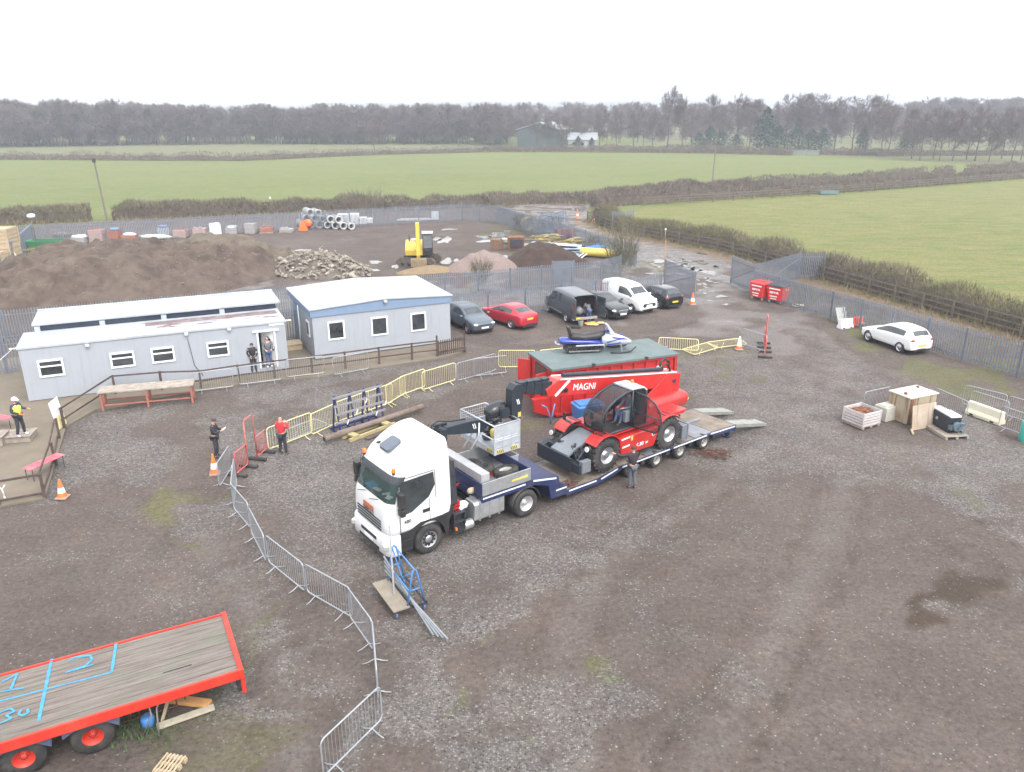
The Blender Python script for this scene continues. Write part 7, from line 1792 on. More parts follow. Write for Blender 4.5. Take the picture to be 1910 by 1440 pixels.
# things lying under and beside it
def plank(p0, p1, w, h, m, lb, z0=.06, z1=.06, name='plank'):
    a, c = G(*p0), G(*p1); b = MB(); b.bar(Vector((0, 0, z0)), c - a + Vector((0, 0, z1)), w, h); o = b.make(name, m, None, loc=a); return tag(o, lb, 'timber')
plank((293, 1360), (400, 1322), .16, .07, mat('grey_beige_timber', (.4, .36, .28), .85, 0, .15), 'pale grey plank lying on the ground end out from the flatbed')
plank((262, 1305), (392, 1318), .22, .1, mat('orange_timber', (.52, .27, .1), .7, 0, .2), 'orange brown beam sticking out from under the flatbed', .15, .08)
plank((303, 1349), (343, 1285), .06, .06, PALEWOOD, 'thin pale batten leaning up against the flatbed', .05, .85)
b = MB(); b.lathe([(.13, 0), (.15, .02), (.15, .2), (.12, .26), (0, .26)], (0, 0, 0), 'z', 12); o = b.make('jerrycan', SKYBLUE, None, loc=G(277, 1352)); tag(o, 'small light blue drum lying under the flatbed among weeds', 'drum')
b = MB(); fa2 = ang(G(230, 1350), G(310, 1325))
for k in (0, 1): b.tube([(0, 0, .05 + .35 * k), (1.5, 0, .05 + .35 * k)], .022, 5)
for k in range(7): b.tube([(.15 + .2 * k, 0, .05), (.15 + .2 * k, 0, .4)], .016, 5)
o = b.make('rusty_ladder_frame', RUST, None, loc=G(232, 1350), rz=fa2); tag(o, 'rusty ladder like frame standing on edge under the flatbed', 'frame')
b = MB(); b.tube([(0, 0, 0), (.2, .1, .5), (.05, .3, 1.0)], .02, 5); b.tube([(.35, 0, 0), (.3, .2, .6), (.5, .4, 1.0)], .02, 5); o = b.make('bent_rod', mat('grey_rod', (.3, .28, .27), .6, .4), None, loc=G(268, 1372)); tag(o, 'two bent grey rods propped under the flatbed', 'rod')
def pallet(loc, rz, label, m=PALEWOOD, group=None, w=1.2, d=1.0):
    b = MB()
    for i in range(6): b.box(((i - 2.5) * w / 6, 0, .13), (w / 6 - .05, d, .022))
    for j in (-1, 0, 1): b.box((0, j * (d / 2 - .05), .06), (w, .1, .09)); b.box((0, j * (d / 2 - .05), .011), (w, .1, .02))
    o = b.make('pallet', m, None, loc=loc, rz=rz); return tag(o, label, 'pallet', group)
pallet(G(318, 1432), R(-12), 'small pale wooden pallet lying by the bottom picture edge', w=.52, d=.5)
# weeds under the flatbed
b = MB(); rg_ = random.Random(6)
for i in range(260):
    c = G(rg_.gauss(262, 34), rg_.gauss(1362, 18)); h_ = rg_.uniform(.05, .2); a = rg_.uniform(0, 6.3)
    b.add([c + Vector((.02 * math.cos(a), .02 * math.sin(a), -.01)), c - Vector((.02 * math.cos(a), .02 * math.sin(a), .01)), c + Vector((rg_.uniform(-.08, .08), rg_.uniform(-.08, .08), h_))], [(0, 1, 2)])
o = b.make('weeds', mat('weed_green', (.05, .1, .03), .9, 0, .3, 4), None, fix=False); tag(o, 'green weeds growing beside the flatbed wheels', 'weeds', kind='stuff')

# ================================================================ GLASS RACK, PIPE, TROLLEY
ra, rc = G(636, 812), G(716, 787); rh = ang(ra, rc); Lr = (rc - ra).length
rk = thing('glazing_rack', 'dark blue A frame glazing rack with grey slats in front of the yellow barriers', 'rack', ra, rh)
NAVB = mat('rack_navy', (.025, .03, .11), .5, 0, .2)
for k in range(4):
    x = Lr * k / 3; b = MB(); b.bar((x, 0, 0), (x, .28, 1.75), .06, .06); b.bar((x, .62, 0), (x, .34, 1.75), .06, .06); b.box((x, .3, .06), (.07, .8, .08)); b.make('upright', NAVB, rk)
for k in range(5): z = .2 + .37 * k; y = .28 * z / 1.75; b = MB(); b.box((Lr / 2, y - .05, z), (Lr + .3, .04, .09)); b.make('slat', mat('rack_grey', (.27, .27, .29), .6, .2, .1), rk)
b = MB(); b.box((Lr / 2, -.1, .12), (Lr + .2, .1, .08)); b.box((Lr / 2, .72, .12), (Lr + .2, .08, .08)); b.make('base_rail', NAVB, rk)
for k in range(5): b = MB(); b.box((.35 + k * .5, -.085, .55 + (k % 3) * .37), (.05, .02, .2), Rm=Matrix.Rotation(.4, 3, 'Y')); b.make('white_pad', WHITEM, rk)
pa, pc = G(606, 830), G(789, 768); b = MB(); dpc = pc - pa
b.cyl((0, 0, .27), dpc + Vector((0, 0, .27)), .13, n=16); b.cyl((0, 0, .27), dpc * -.004 + Vector((0, 0, .27)), .09, n=12, mi=1)
o = b.make('timber_pole', [mat('brown_pole', (.17, .13, .11), .85, 0, .3, 2.5, bump=.3, dirt=(.25, .2, .13), damt=.5), BLACK], None, loc=pa); tag(o, 'long brown pole lying on the ground before the glazing rack', 'pole')
yt = thing('timber_bearer', 'low pale yellow timber frame lying between the pole and the lorry cab', 'frame', G(652, 825), ang(G(652, 825), G(736, 793))); Ly = (G(736, 793) - G(652, 825)).length
for y in (0, .5): b = MB(); b.box((Ly / 2, y, .08), (Ly, .12, .14)); b.make('beam', mat('yellow_timber', (.36, .3, .15), .7, 0, .15), yt)
for x in (.35, Ly - .4): b = MB(); b.box((x, .25, .19), (.3, .62, .08)); b.make('cross_block', mat('yellow_timber', (.36, .3, .15), .7, 0, .15), yt)
b = MB(); b.box((Ly * .6, -.35, .04), (Ly * .7, .2, .05)); b.make('dark_batten', DKWOOD, yt)

tA, tD = G(697, 1103), G(737, 1158); tth = ang(tA, tD); tL = (tD - tA).length
tl_ = thing('panel_trolley', 'blue panel trolley with a plywood deck and long aluminium bars', 'trolley', tA, tth)
TBL = mat('trolley_blue', (.05, .2, .5), .45, 0, .15, 4, dirt=(.2, .25, .35), damt=.35)
b = MB(); b.box((tL / 2, .22, .28), (tL, .5, .035)); b.make('deck_board', mat('old_plywood', (.24, .205, .16), .85, 0, .2, 3, dirt=(.14, .12, .1), damt=.6), tl_)
b = MB(); b.box((tL / 2, .55, .24), (tL, .04, .05)); b.box((tL / 2, .98, .24), (tL, .05, .05)); b.box((0.03, .5, .24), (.05, 1.0, .05)); b.box((tL - .03, .5, .24), (.05, 1.0, .05)); b.make('chassis', DARKM, tl_)
for x in (.1, tL - .08):
    b = MB(); b.tube([(x, .42, .26), (x, .62, 1.35), (x, .68, 1.4), (x, .74, 1.35), (x, .95, .26)], .026, 6); b.tube([(x, .5, .75), (x, .86, .75)], .02, 6); b.make('hoop', TBL, tl_, fix=False)
for z, y in ((1.4, .68), (.75, .5)): b = MB(); b.tube([(.1, y, z), (tL - .08, y, z)], .024, 6); b.make('rail', TBL, tl_, fix=False)
b = MB(); b.tube([(.12, .62, 1.32), (tL * .5, .6, .75), (tL - .1, .66, 1.3)], .018, 5); b.make('brace', TBL, tl_, fix=False)
for x in (.1, tL - .1):
    for y in (.08, .92): b = MB(); b.lathe([(.1, -.025), (.1, .025), (0, .025)], (x, y, .1), 'y', 14); b.lathe([(0, -.025), (.1, -.025)], (x, y, .1), 'y', 14); b.box((x, y, .2), (.06, .08, .08)); b.make('castor', mat('castor_blue_grey', (.1, .14, .24), .5), tl_, fix=False)
for k in range(4):
    b = MB(); b.bar((-.2 + .1 * k, .45 - .03 * k, .95 - .1 * k), (tL + 1.2 + .15 * k, .62 + .07 * k, .06 + .03 * k), .045, .035); o = b.make('aluminium_bar', mat('dull_bar', (.27, .29, .31), .5, .4, .15), None, loc=tA, rz=tth); tag(o, f'long aluminium bar leaning through the blue trolley, {nth(k)} from its deck side', 'bar', 'bars on the blue trolley')
b = MB(); b.bar((.9, .3, .3), (-.3, .72, 1.85), .05, .03); o = b.make('batten', mat('batten_grey', (.2, .2, .21), .6, .1, .15), None, loc=tA, rz=tth); tag(o, 'grey batten leaning steeply against the trolley towards the lorry', 'batten')

# ================================================================ RIGHT HAND CLUSTER
ca = G(1603, 801); ch_ = ang(G(1574, 789), G(1603, 801))
cr = thing('stillage_crate', 'white slatted crate on a pallet filled with rusty scrap', 'crate', G(1605, 790), ch_); cr.scale = (.95, .95, .76)
CRW = mat('dirty_white_slats', (.5, .47, .47), .7, 0, .1, 4, dirt=(.35, .28, .24), damt=.5)
for s in (-1, 1):
    for k in range(5):
        b = MB(); b.box((0, s * .6, .24 + .17 * k), (1.2, .03, .13)); b.make('slat', CRW, cr); b = MB(); b.box((s * .58, 0, .24 + .17 * k), (.03, 1.16, .13)); b.make('slat', CRW, cr)
b = MB(); b.box((0, 0, .13), (1.2, 1.2, .04))
for j in (-1, 0, 1): b.box((0, j * .52, .055), (1.2, .12, .1))
b.make('base', WOOD, cr)
for sx in (-1, 1):
    for sy in (-1, 1): b = MB(); b.box((sx * .57, sy * .57, .58), (.05, .05, .86)); b.make('corner_post', CRW, cr)
b = MB(); rg_ = random.Random(9)
b.box((0, 0, .5), (1.1, 1.1, .6))
for i in range(60): b.tube([(rg_.uniform(-.5, .5), rg_.uniform(-.5, .5), .8), (rg_.uniform(-.5, .5), rg_.uniform(-.5, .5), .85 + rg_.uniform(0, .08))], .028, 5)
o = b.make('scrap_fittings', RUST, None, loc=G(1605, 790), rz=ch_, fix=False); o.scale = (.93, .93, .74); tag(o, 'rusty fittings heaped inside the white slatted crate', 'scrap')
cbA = G(1654, 790); b = MB(); b.box((0, 0, .33), (.75, 1.2, .66), top=(.9, .95)); b.box((0, 0, .68), (.5, 1.0, .06)); o = b.make('concrete_block', CONC, None, loc=G(1655, 779), rz=ch_, bevel=.03); tag(o, 'pale concrete block between the slatted crate and the rusty tank', 'block')
kA, kB, kC = G(1648, 778), G(1690, 793), G(1740, 782); kh = ang(kB, kC); wk = (kC - kB).length; dk_ = (kB - kA).length
TANKM = mat('cream_rusted_paint', (.36, .31, .22), .75, 0, .14, 1.6, dirt=(.2, .1, .045), damt=.85, dscale=1.6, streak=((.14, .06, .03), .85))
tkn = thing('steel_tank', 'big square cream steel tank streaked with rust and a round lid', 'tank', kB, kh)
b = MB(); b.box((wk / 2, dk_ / 2, .63), (wk, dk_, 1.26)); b.make('shell', TANKM, tkn, .05)
b = MB(); b.box((wk / 2, dk_ / 2, 1.28), (wk + .08, dk_ + .08, .06)); b.make('top_plate', mat('dirty_cream', (.5, .47, .4), .7, 0, .1, 2, dirt=(.3, .22, .15), damt=.5), tkn, .01)
b = MB(); b.cyl((wk * .5, dk_ * .55, 1.3), (wk * .5, dk_ * .55, 1.37), .46, .42, n=24); b.make('round_lid', WHITEM, tkn, .01)
for x, y in ((.2, .45), (wk - .3, dk_ - .3)): b = MB(); b.cyl((x, y, 1.3), (x, y, 1.4), .07, n=10); b.make('port', RUST, tkn)
b = MB(); b.box((.1, -.02, .62), (.14, .03, 1.2)); b.make('rust_seam', RUST, tkn)
b = MB(); b.box((0, 0, .58), (wk * .8, .03, 1.12)); o = b.make('plywood_sheet', mat('stained_plywood', (.4, .31, .23), .85, 0, .15, 1.5, dirt=(.5, .52, .5), damt=.6, dscale=1.2, streak=((.2, .15, .11), .6)), None, loc=G(1722, 800)); o.rotation_euler = (R(-8), 0, kh - .05); tag(o, 'stained plywood sheet leaning against the rusty tank', 'sheet')
plank((1699, 803), (1703, 812), .08, .05, PALEWOOD, 'short pale timber on the ground before the plywood sheet')
gA = G(1755, 812); gh = ang(G(1727, 795), G(1758, 814))
gl = thing('engine_unit', 'black boxed engine unit with a white top on a timber pallet', 'engine', G(1760, 803), gh)
b = MB(); b.box((0, 0, .5), (1.25, .55, .7)); b.make('casing', mat('engine_black', (.02, .025, .04), .4, .1, .25), gl, .02)
b = MB(); b.box((-.05, .02, .88), (1.3, .5, .08)); b.make('top_cover', WHITEM, gl, .02)
b = MB(); rg_ = random.Random(2)
for i in range(10): b.box((.72 + rg_.uniform(-.05, .12), rg_.uniform(-.25, .25), rg_.uniform(.25, .75)), (.16, .12, .12), rz=rg_.uniform(0, 1))
b.cyl((.68, 0, .5), (.86, 0, .5), .2, n=12); b.make('pump', mat('teal_grey_metal', (.12, .17, .2), .5, .4), gl)
b = MB(); b.cyl((-.2, -.275, .55), (-.2, -.31, .55), .07, n=12); b.make('gauge', STEEL, gl)
for i in range(5): b = MB(); b.tube([(-.6 + .1 * i, .1, .9), (-.65 + .12 * i, .15, 1.02), (-.5 + .1 * i, .22, .85)], .02, 5); b.make('pipe', DARKM, gl, fix=False)
pallet(G(1762, 806), gh, 'timber pallet under the black engine unit', WOOD, w=1.7, d=1.1)
def water_barrier(loc, rz, label, m, L_=1.3, group=None):
    b = MB(); pr = [(-.24, 0), (-.24, .14), (-.15, .3), (-.1, .62), (.1, .62), (.15, .3), (.24, .14), (.24, 0)]
    b.prism(pr, -L_ / 2, L_ / 2, 'x')
    for k in (-.3, .3): b.box((k * L_, 0, .07), (.2, .5, .1), 1)
    o = b.make('barrier_block', [m, BLACK], None, loc=loc, rz=rz, bevel=.03); return tag(o, label, 'barrier', group)
water_barrier(G(1836, 781), ang(G(1812, 770), G(1858, 787)), 'grubby white plastic barrier block between the silver barriers', mat('grubby_cream_plastic', (.62, .58, .46), .6, 0, .1, 3, dirt=(.45, .42, .28), damt=.5), 1.7)
water_barrier(G(1576, 612), ang(G(1560, 614), G(1610, 608)), 'white plastic barrier block, the left of the pair by the white hatchback', WHITEM, 1.0)
water_barrier(G(1598, 608), ang(G(1560, 614), G(1610, 608)), 'red plastic barrier block, the right of the pair by the white hatchback', mat('faded_red_block', (.62, .1, .07), .6, 0, .1, 3), .85)
b = MB(); b.box((0, 0, .6), (.8, .04, 1.1)); o = b.make('grey_board', mat('board_grey', (.36, .37, .35), .7), None, loc=G(1573, 605)); o.rotation_euler = (R(-25), 0, R(20)); tag(o, 'grey board propped behind the white barrier block', 'board')
b = MB(); b.lathe([(.3, 0), (.3, .85), (.26, .9), (0, .9)], (0, 0, 0), 'z', 16); o = b.make('green_drum', mat('teal_green', (.04, .3, .25), .5), None, loc=G(1913, 822)); tag(o, 'green drum cut off by the right picture edge', 'drum')
# red wheeled bins
BINR = mat('bin_red', (.68, .03, .03), .45, 0, .08, 3)
def make_bin(loc, rz, label, lidm):
    r = thing('wheeled_bin', label, 'bin', loc, rz, 'red waste bins by the palisade fence'); b = MB()
    b.add([(-.56, -.42, .18), (.56, -.42, .18), (.56, .42, .18), (-.56, .42, .18), (-.66, -.52, 1.2), (.66, -.52, 1.2), (.66, .52, 1.2), (-.66, .52, 1.2)], [(3, 2, 1, 0), (0, 1, 5, 4), (1, 2, 6, 5), (2, 3, 7, 6), (3, 0, 4, 7), (4, 5, 6, 7)]); bd = b.make('body', BINR, r, .03)
    b = MB(); lp = [[(-.7, -.56, 1.2), (.7, -.56, 1.2), (.7, .56, 1.24), (-.7, .56, 1.24)], [(-.7, -.56, 1.27), (.7, -.56, 1.27), (.7, .56, 1.36), (-.7, .56, 1.36)]]; b.loft(lp, smooth=False); b.make('lid', lidm, r, .03)
    for x in (-.45, .45):
        for y in (-.34, .34): b = MB(); b.lathe([(.09, -.02), (.09, .02), (0, .02)], (x, y, .09), 'y', 12); b.box((x, y, .16), (.06, .06, .06)); b.make('castor', mat('castor_grey', (.4, .4, .4), .5), r, fix=False)
    text_mesh('BIFFA', .3, MARK, r, (-.05, -.487, .78), (R(84.5), 0, 0), 'lettering', .008, 1.0)
    b = MB(); b.box((0, -.53, 1.05), (.9, .012, .09)); b.box((-.1, -.462, .48), (.6, .012, .07)); b.box((-.1, -.435, .3), (.5, .012, .06)); b.make('white_strip', MARK, bd)
    b = MB(); b.box((.652, .05, 1.02), (.012, .5, .1)); b.make('yellow_strip', YELLOW, bd)
    return r
bh_ = ang(G(1408, 553), G(1434, 559)); make_bin(G(1424, 553) + Vector((-.5, -.75, 0)), bh_, 'red wheeled waste bin with a red lid, left of the pair', BINR); make_bin(G(1456, 559) + Vector((-.5, -.75, 0)), bh_ + .1, 'red wheeled waste bin with a dark lid, right of the pair', DARKM)
b = MB(); b.blob((0, 0, .08), (.35, .3, .14), 4, .3, 9); b.blob((.5, .1, .06), (.25, .2, .1), 5, .3, 9); o = b.make('rubble_lump', mat('pale_sand', (.45, .4, .28), .95), None, loc=G(1484, 572)); tag(o, 'small pale lump of sand right of the red bins', 'rubble')
# ================================================================ STORAGE COMPOUND
SOIL = mat('heap_soil', (.075, .054, .042), .95, 0, .35, .8, bump=.9, dirt=(.14, .11, .085), damt=.8, dscale=.5)
def heap(name, label, cat, px, py, lx, ly, h, rz, seed, m, rough=.35, ridge_=None, n=56, kind=None):
    c = G(px, py); xs = np.linspace(-1.4, 1.4, n); X, Y = np.meshgrid(xs, xs, indexing='ij'); r = np.hypot(X, Y)
    wx, wy = X * lx, Y * ly
    ang_ = np.arctan2(Y, X); rr = r * (1 + .16 * np.sin(2 * ang_ + seed) + .1 * np.sin(3 * ang_ + seed * 2))
    Z = h * np.clip(1 - np.maximum(rr - .0, 0) ** (1.5 if ridge_ is None else ridge_), 0, 1)
    Z = Z * (1 + .25 * (vnoise(wx + 99, wy + 99, max(lx, ly) * .22, seed) - .5)) + np.where(rr < 1, rough * (vnoise(wx + 50, wy + 50, .9, seed + 3) - .5) + rough * .5 * (vnoise(wx + 50, wy + 50, .35, seed + 4) - .5), 0) * np.clip((1 - rr) * 5, 0, 1)
    if h > 2.2: Z = Z + np.clip(rr * 2.2 - .5, 0, 1) * np.clip((1 - rr) * 4, 0, 1) * (.22 * np.sin(ang_ * 26 + 5 * vnoise(wx + 70, wy + 70, 2.2, seed + 8)) + .3 * (vnoise(wx + 20, wy + 20, .6, seed + 9) - .5))
    Z = np.where(rr >= 1.02, -.15, Z)
    V_ = np.stack([wx, wy, Z], -1).reshape(-1, 3); i, j = np.meshgrid(np.arange(n - 1), np.arange(n - 1), indexing='ij'); q_ = lambda a, b_: a * n + b_
    F_ = np.stack([q_(i, j), q_(i + 1, j), q_(i + 1, j + 1), q_(i, j + 1)], -1).reshape(-1, 4)
    F_ = F_[V_[F_][:, :, 2].max(1) > -.1]
    o = np_mesh(name, V_, F_, m, smooth=True, k=4); o.location = c; o.rotation_euler = (0, 0, rz); return tag(o, label, cat, None, kind)
def scatter_stones(o, n, sz, m, seed, name='stones', kmax=1.0):
    """stones bedded in a heap, one stuff part of it"""
    rg = np.random.RandomState(seed); co = np.array([v.co for v in o.data.vertices]); co = co[co[:, 2] > .08]; b = MB()
    for k in range(n):
        p_ = co[rg.randint(len(co))] + rg.normal(0, .12, 3) * (1, 1, .2); s_ = sz * rg.uniform(.4, 1.3)
        b.blob(p_, (s_ * rg.uniform(.6, 1.5), s_ * rg.uniform(.6, 1.4), s_ * rg.uniform(.4, .9)), int(rg.randint(9999)), .35, 5)
    q = b.make(name, m, o, fix=False); q['kind'] = 'stuff'
sp_ = heap('spoil_heap', 'huge dark brown spoil heap filling the left of the compound', 'heap', 225, 530, 15.0, 7.6, 3.0, R(22), 2, SOIL, .75, 2.6, 190)
scatter_stones(sp_, 650, .06, mat('chalky_stone', (.22, .2, .18), .9), 3)
s2_ = heap('spoil_heap', 'steeper rounded brown spoil mound right of the huge heap', 'heap', 408, 503, 7.0, 6.0, 3.0, R(20), 5, mat('tracked_soil', (.1, .08, .06), .95, 0, .25, 1.2, bump=.7, dirt=(.16, .135, .1), damt=.7), .5, 1.5, 120)
scatter_stones(s2_, 220, .06, mat('chalky_stone', (.22, .2, .18), .9), 6)
# broken concrete pile: slabs tumbled over a low mound
rub = heap('rubble_pile', 'pile of broken pale concrete slabs and dark rubble', 'rubble', 588, 506, 5.4, 3.2, 1.55, R(10), 7, mat('rubble_earth', (.11, .09, .075), .95, 0, .3, 1.5, bump=.5), .3, 1.5, 44)
rg = np.random.RandomState(4); co = np.array([v.co for v in rub.data.vertices]); co = co[co[:, 2] > -.02]; co = co[co[:, 1] < 2.2]
b = MB()
for k in range(520):
    p_ = co[rg.randint(len(co))] + rg.normal(0, .15, 3); a, t1, t2 = rg.uniform(0, 6.3), rg.normal(0, .5), rg.normal(0, .5)
    m3 = Matrix.Rotation(a, 3, 'Z') @ Matrix.Rotation(t1, 3, 'X') @ Matrix.Rotation(t2, 3, 'Y'); s_ = rg.uniform(.14, .5)
    b.box((p_[0], p_[1], max(p_[2], 0) + .06), (s_, s_ * rg.uniform(.5, 1), rg.uniform(.07, .2)), int(rg.randint(3)), Rm=m3, top=(rg.uniform(.75, 1), rg.uniform(.75, 1)))
q = b.make('broken_slabs', [mat('broken_concrete', (.22, .195, .16), .9, 0, .2, 3), mat('broken_concrete_pale', (.3, .27, .225), .9, 0, .15, 3), mat('broken_concrete_dark', (.2, .17, .14), .9, 0, .2, 3)], rub, fix=False); q['kind'] = 'stuff'
heap('sand_heap', 'small heap of yellow sand under the excavator bucket', 'heap', 800, 505, 2.6, 1.4, .5, R(8), 3, mat('yellow_sand', (.2, .145, .085), .95, 0, .12, 2, bump=.3), .08)
heap('gravel_heap', 'pinkish gravel heap between the excavator and the dark soil heap', 'heap', 905, 500, 2.9, 2.4, 1.6, R(12), 4, mat('pink_gravel', (.2, .15, .135), .95, 0, .2, 5, bump=.5), .06)
heap('soil_heap', 'dark brown soil heap right of the pink gravel', 'heap', 1012, 490, 3.7, 2.8, 1.9, R(5), 6, mat('dark_peaty_soil', (.04, .026, .02), .95, 0, .3, 2, bump=.5, dirt=(.09, .045, .03), damt=.5), .22)

# ---- yellow excavator
ex = thing('excavator', 'yellow tracked excavator with a dark cab and folded boom facing the camera', 'excavator', G(783, 493), R(-84))
EXY = mat('excavator_yellow', (.62, .42, .05), .5, 0, .12, 3, dirt=(.3, .2, .07), damt=.5); TRK = mat('muddy_track', (.1, .08, .065), .9, 0, .3, 5)
for s in (-1, 1):
    b = MB(); pr = [(-1.5, .0), (1.5, .0), (1.8, .25), (1.75, .6), (1.45, .8), (-1.45, .8), (-1.75, .6), (-1.8, .25)]; b.prism(pr, s * 1.05, s * 1.5)
    for i in range(20): b.box((-1.5 + 3.0 * i / 19, s * 1.275, .82), (.08, .46, .05))
    t_ = b.make('track', TRK, ex, .02); t_.rotation_euler = (0, 0, R(76))
    b = MB()
    for i in range(5): b.lathe([(.16, s * 1.46), (.16, s * 1.53), (0, s * 1.53)], (-1.2 + .6 * i, 0, .3), 'y', 12)
    b.make('track_rollers', DARKM, t_, fix=False)
b = MB(); b.cyl((0, 0, .7), (0, 0, 1.0), .7, n=20); b.box((0, 0, .6), (2.2, 2.1, .3)); b.make('undercarriage', DARKM, ex).rotation_euler = (0, 0, R(76))
b = MB(); b.prism([(1.1, 1.0), (1.1, 1.5), (.2, 1.75), (-1.9, 2.0), (-2.15, 1.7), (-2.1, 1.05)], -1.25, 1.25); b.make('upper_body', EXY, ex, .06)
b = MB(); b.prism([(1.2, 1.05), (1.25, 1.7), (.95, 2.85), (-.25, 2.9), (-.3, 1.05)], .32, 1.25); b.make('cab', mat('cab_black', (.03, .03, .033), .4, 0, .2), ex, .04)
b = MB(); b.add([(1.235, .42, 1.3), (1.235, 1.15, 1.3), (1.265, 1.15, 1.7), (.99, 1.15, 2.72), (.99, .42, 2.72), (1.265, .42, 1.7)], [(0, 1, 2, 5), (5, 2, 3, 4)]); b.make('cab_window', GLASS, ex, fix=False)
b = MB(); b.box((.35, 1.26, 2.2), (.9, .012, .8)); b.make('cab_window', GLASS, ex)
b = MB(); b.box((.35, .78, 2.95), (1.25, 1.0, .1)); b.make('cab_roof', mat('faded_pale_roof', (.5, .5, .48), .5), ex, .03)
b = MB(); b.prism([(.8, 1.3), (.9, 1.7), (1.5, 3.5), (2.1, 4.0), (2.4, 3.85), (1.9, 3.3), (1.25, 1.4)], -.25, .12); b.make('boom', EXY, ex, .04)
b = MB(); b.prism([(1.95, 4.1), (2.4, 4.05), (2.75, 1.3), (2.6, .95), (2.4, 1.0), (2.2, 3.4)], -.22, .09); b.make('dipper_arm', EXY, ex, .03)
b = MB(); b.cyl((1.5, -.06, 1.6), (2.0, -.06, 3.0), .08, n=10); b.cyl((2.1, -.06, 3.9), (2.55, -.06, 1.9), .07, n=10); b.make('ram', STEEL, ex)
b = MB(); b.prism([(2.6, 1.05), (2.35, .75), (2.3, .3), (2.6, .12), (2.9, .3), (2.85, .9)], -.75, .65); b.make('bucket', mat('bucket_brown', (.2, .15, .09), .7, .2, .2), ex, .02)
b = MB(); b.cyl((-1.2, -.9, 1.9), (-1.2, -.9, 2.6), .05, n=8); b.make('exhaust', DARKM, ex)
b = MB(); b.blob((-1.5, -.4, 2.0), (.4, .5, .18), 5, .35, 9); b.make('tarpaulin', mat('grey_tarp', (.4, .38, .37), .8), ex)

# ---- stacked concrete pipes
PIPE = mat('pipe_concrete', (.4, .41, .41), .85, 0, .12, 2, dirt=(.28, .27, .25), damt=.5)
pd0 = R(-62); pr0 = G(668, 431); rowd = ang(G(600, 428), G(668, 431))
def pipe(loc, z, r, label):
    b = MB(); d = Vector((math.cos(pd0), math.sin(pd0), 0)); L_ = 2.3
    lp = [];
    b.lathe([(r * .72, L_ / 2), (r, L_ / 2), (r, -L_ / 2 + .2), (r * 1.12, -L_ / 2 + .18), (r * 1.12, -L_ / 2), (r * .72, -L_ / 2), (r * .72, L_ / 2)], (0, 0, 0), 'x', 18)
    o = b.make('concrete_pipe', PIPE, None, rz=pd0 + PI, fix=False); o.location = (loc.x, loc.y, z); return tag(o, label, 'pipe', 'stacked concrete pipes')
cnt = 0
for row, (pxs, z, dpy) in enumerate(((range(566, 671, 15), .43, 0), (range(573, 640, 15), 1.12, -.2), (range(581, 606, 15), 1.8, -.4))):
    for i, px in enumerate(pxs):
        g_ = G(px, 424 + (px - 560) * .055); cnt += 1
        pipe(g_ + Vector((-.5, 1.0, 0)), z, .43 if (i + row) % 3 else .38, f'pale concrete pipe, {nth(i)} from the left in the {["bottom", "middle", "top"][row]} row of the stack')
b = MB(); b.box((0, 0, .55), (1.1, .3, 1.1), top=(.4, .6)); b.blob((.5, .2, .8), (.5, .3, .5), 2, .3); o = b.make('barrier_sack', ORANGE, None, loc=G(566, 430)); tag(o, 'bright orange plastic bundle at the left end of the pipe stack', 'bundle')

# ---- pallets of bricks, slabs and sacks along the back fence
def brick_pallet(px, py, label, w, d, h, m, loose=None, wrap=None):
    r = thing('brick_pallet', label, 'pallet', G(px, py), R(8) + rnd.uniform(-.2, .2), 'loaded pallets along the back fence')
    b = MB()
    for j in (-1, 0, 1): b.box((0, j * (d / 2 - .06), .05), (w, .1, .1))
    b.box((0, 0, .11), (w, d, .03)); b.make('pallet_base', WOOD, r)
    b = MB(); n = max(2, int(h / .22))
    for k in range(n): b.box((rnd.uniform(-.02, .02), rnd.uniform(-.02, .02), .13 + h * (k + .5) / n), (w * .95, d * .95, h / n - .012))
    b.make('stack', m, r, .01)
    if loose:
        b = MB()
        for k in range(7): b.box((rnd.uniform(-.4, .4) * w, rnd.uniform(-.4, .4) * d, .16 + h + rnd.uniform(0, .08)), (.3, .16, .1), rz=rnd.uniform(0, 3))
        b.make('loose_bricks', loose, r)
    if wrap: b = MB(); b.blob((0, 0, .2 + h), (w * .5, d * .5, .18), int(px), .3, 9); b.make('plastic_wrap', wrap, r)
BR = mat('brick_red', (.3, .13, .1), .9, 0, .2, 6); BG = mat('brick_grey', (.3, .29, .29), .9, 0, .12, 5); BP = mat('brick_pink', (.34, .25, .24), .9, 0, .15, 6); WR = mat('plastic_wrap', (.55, .57, .62), .35, 0, .15, 3); WBL = mat('blue_wrap', (.12, .2, .42), .4, 0, .3, 4)
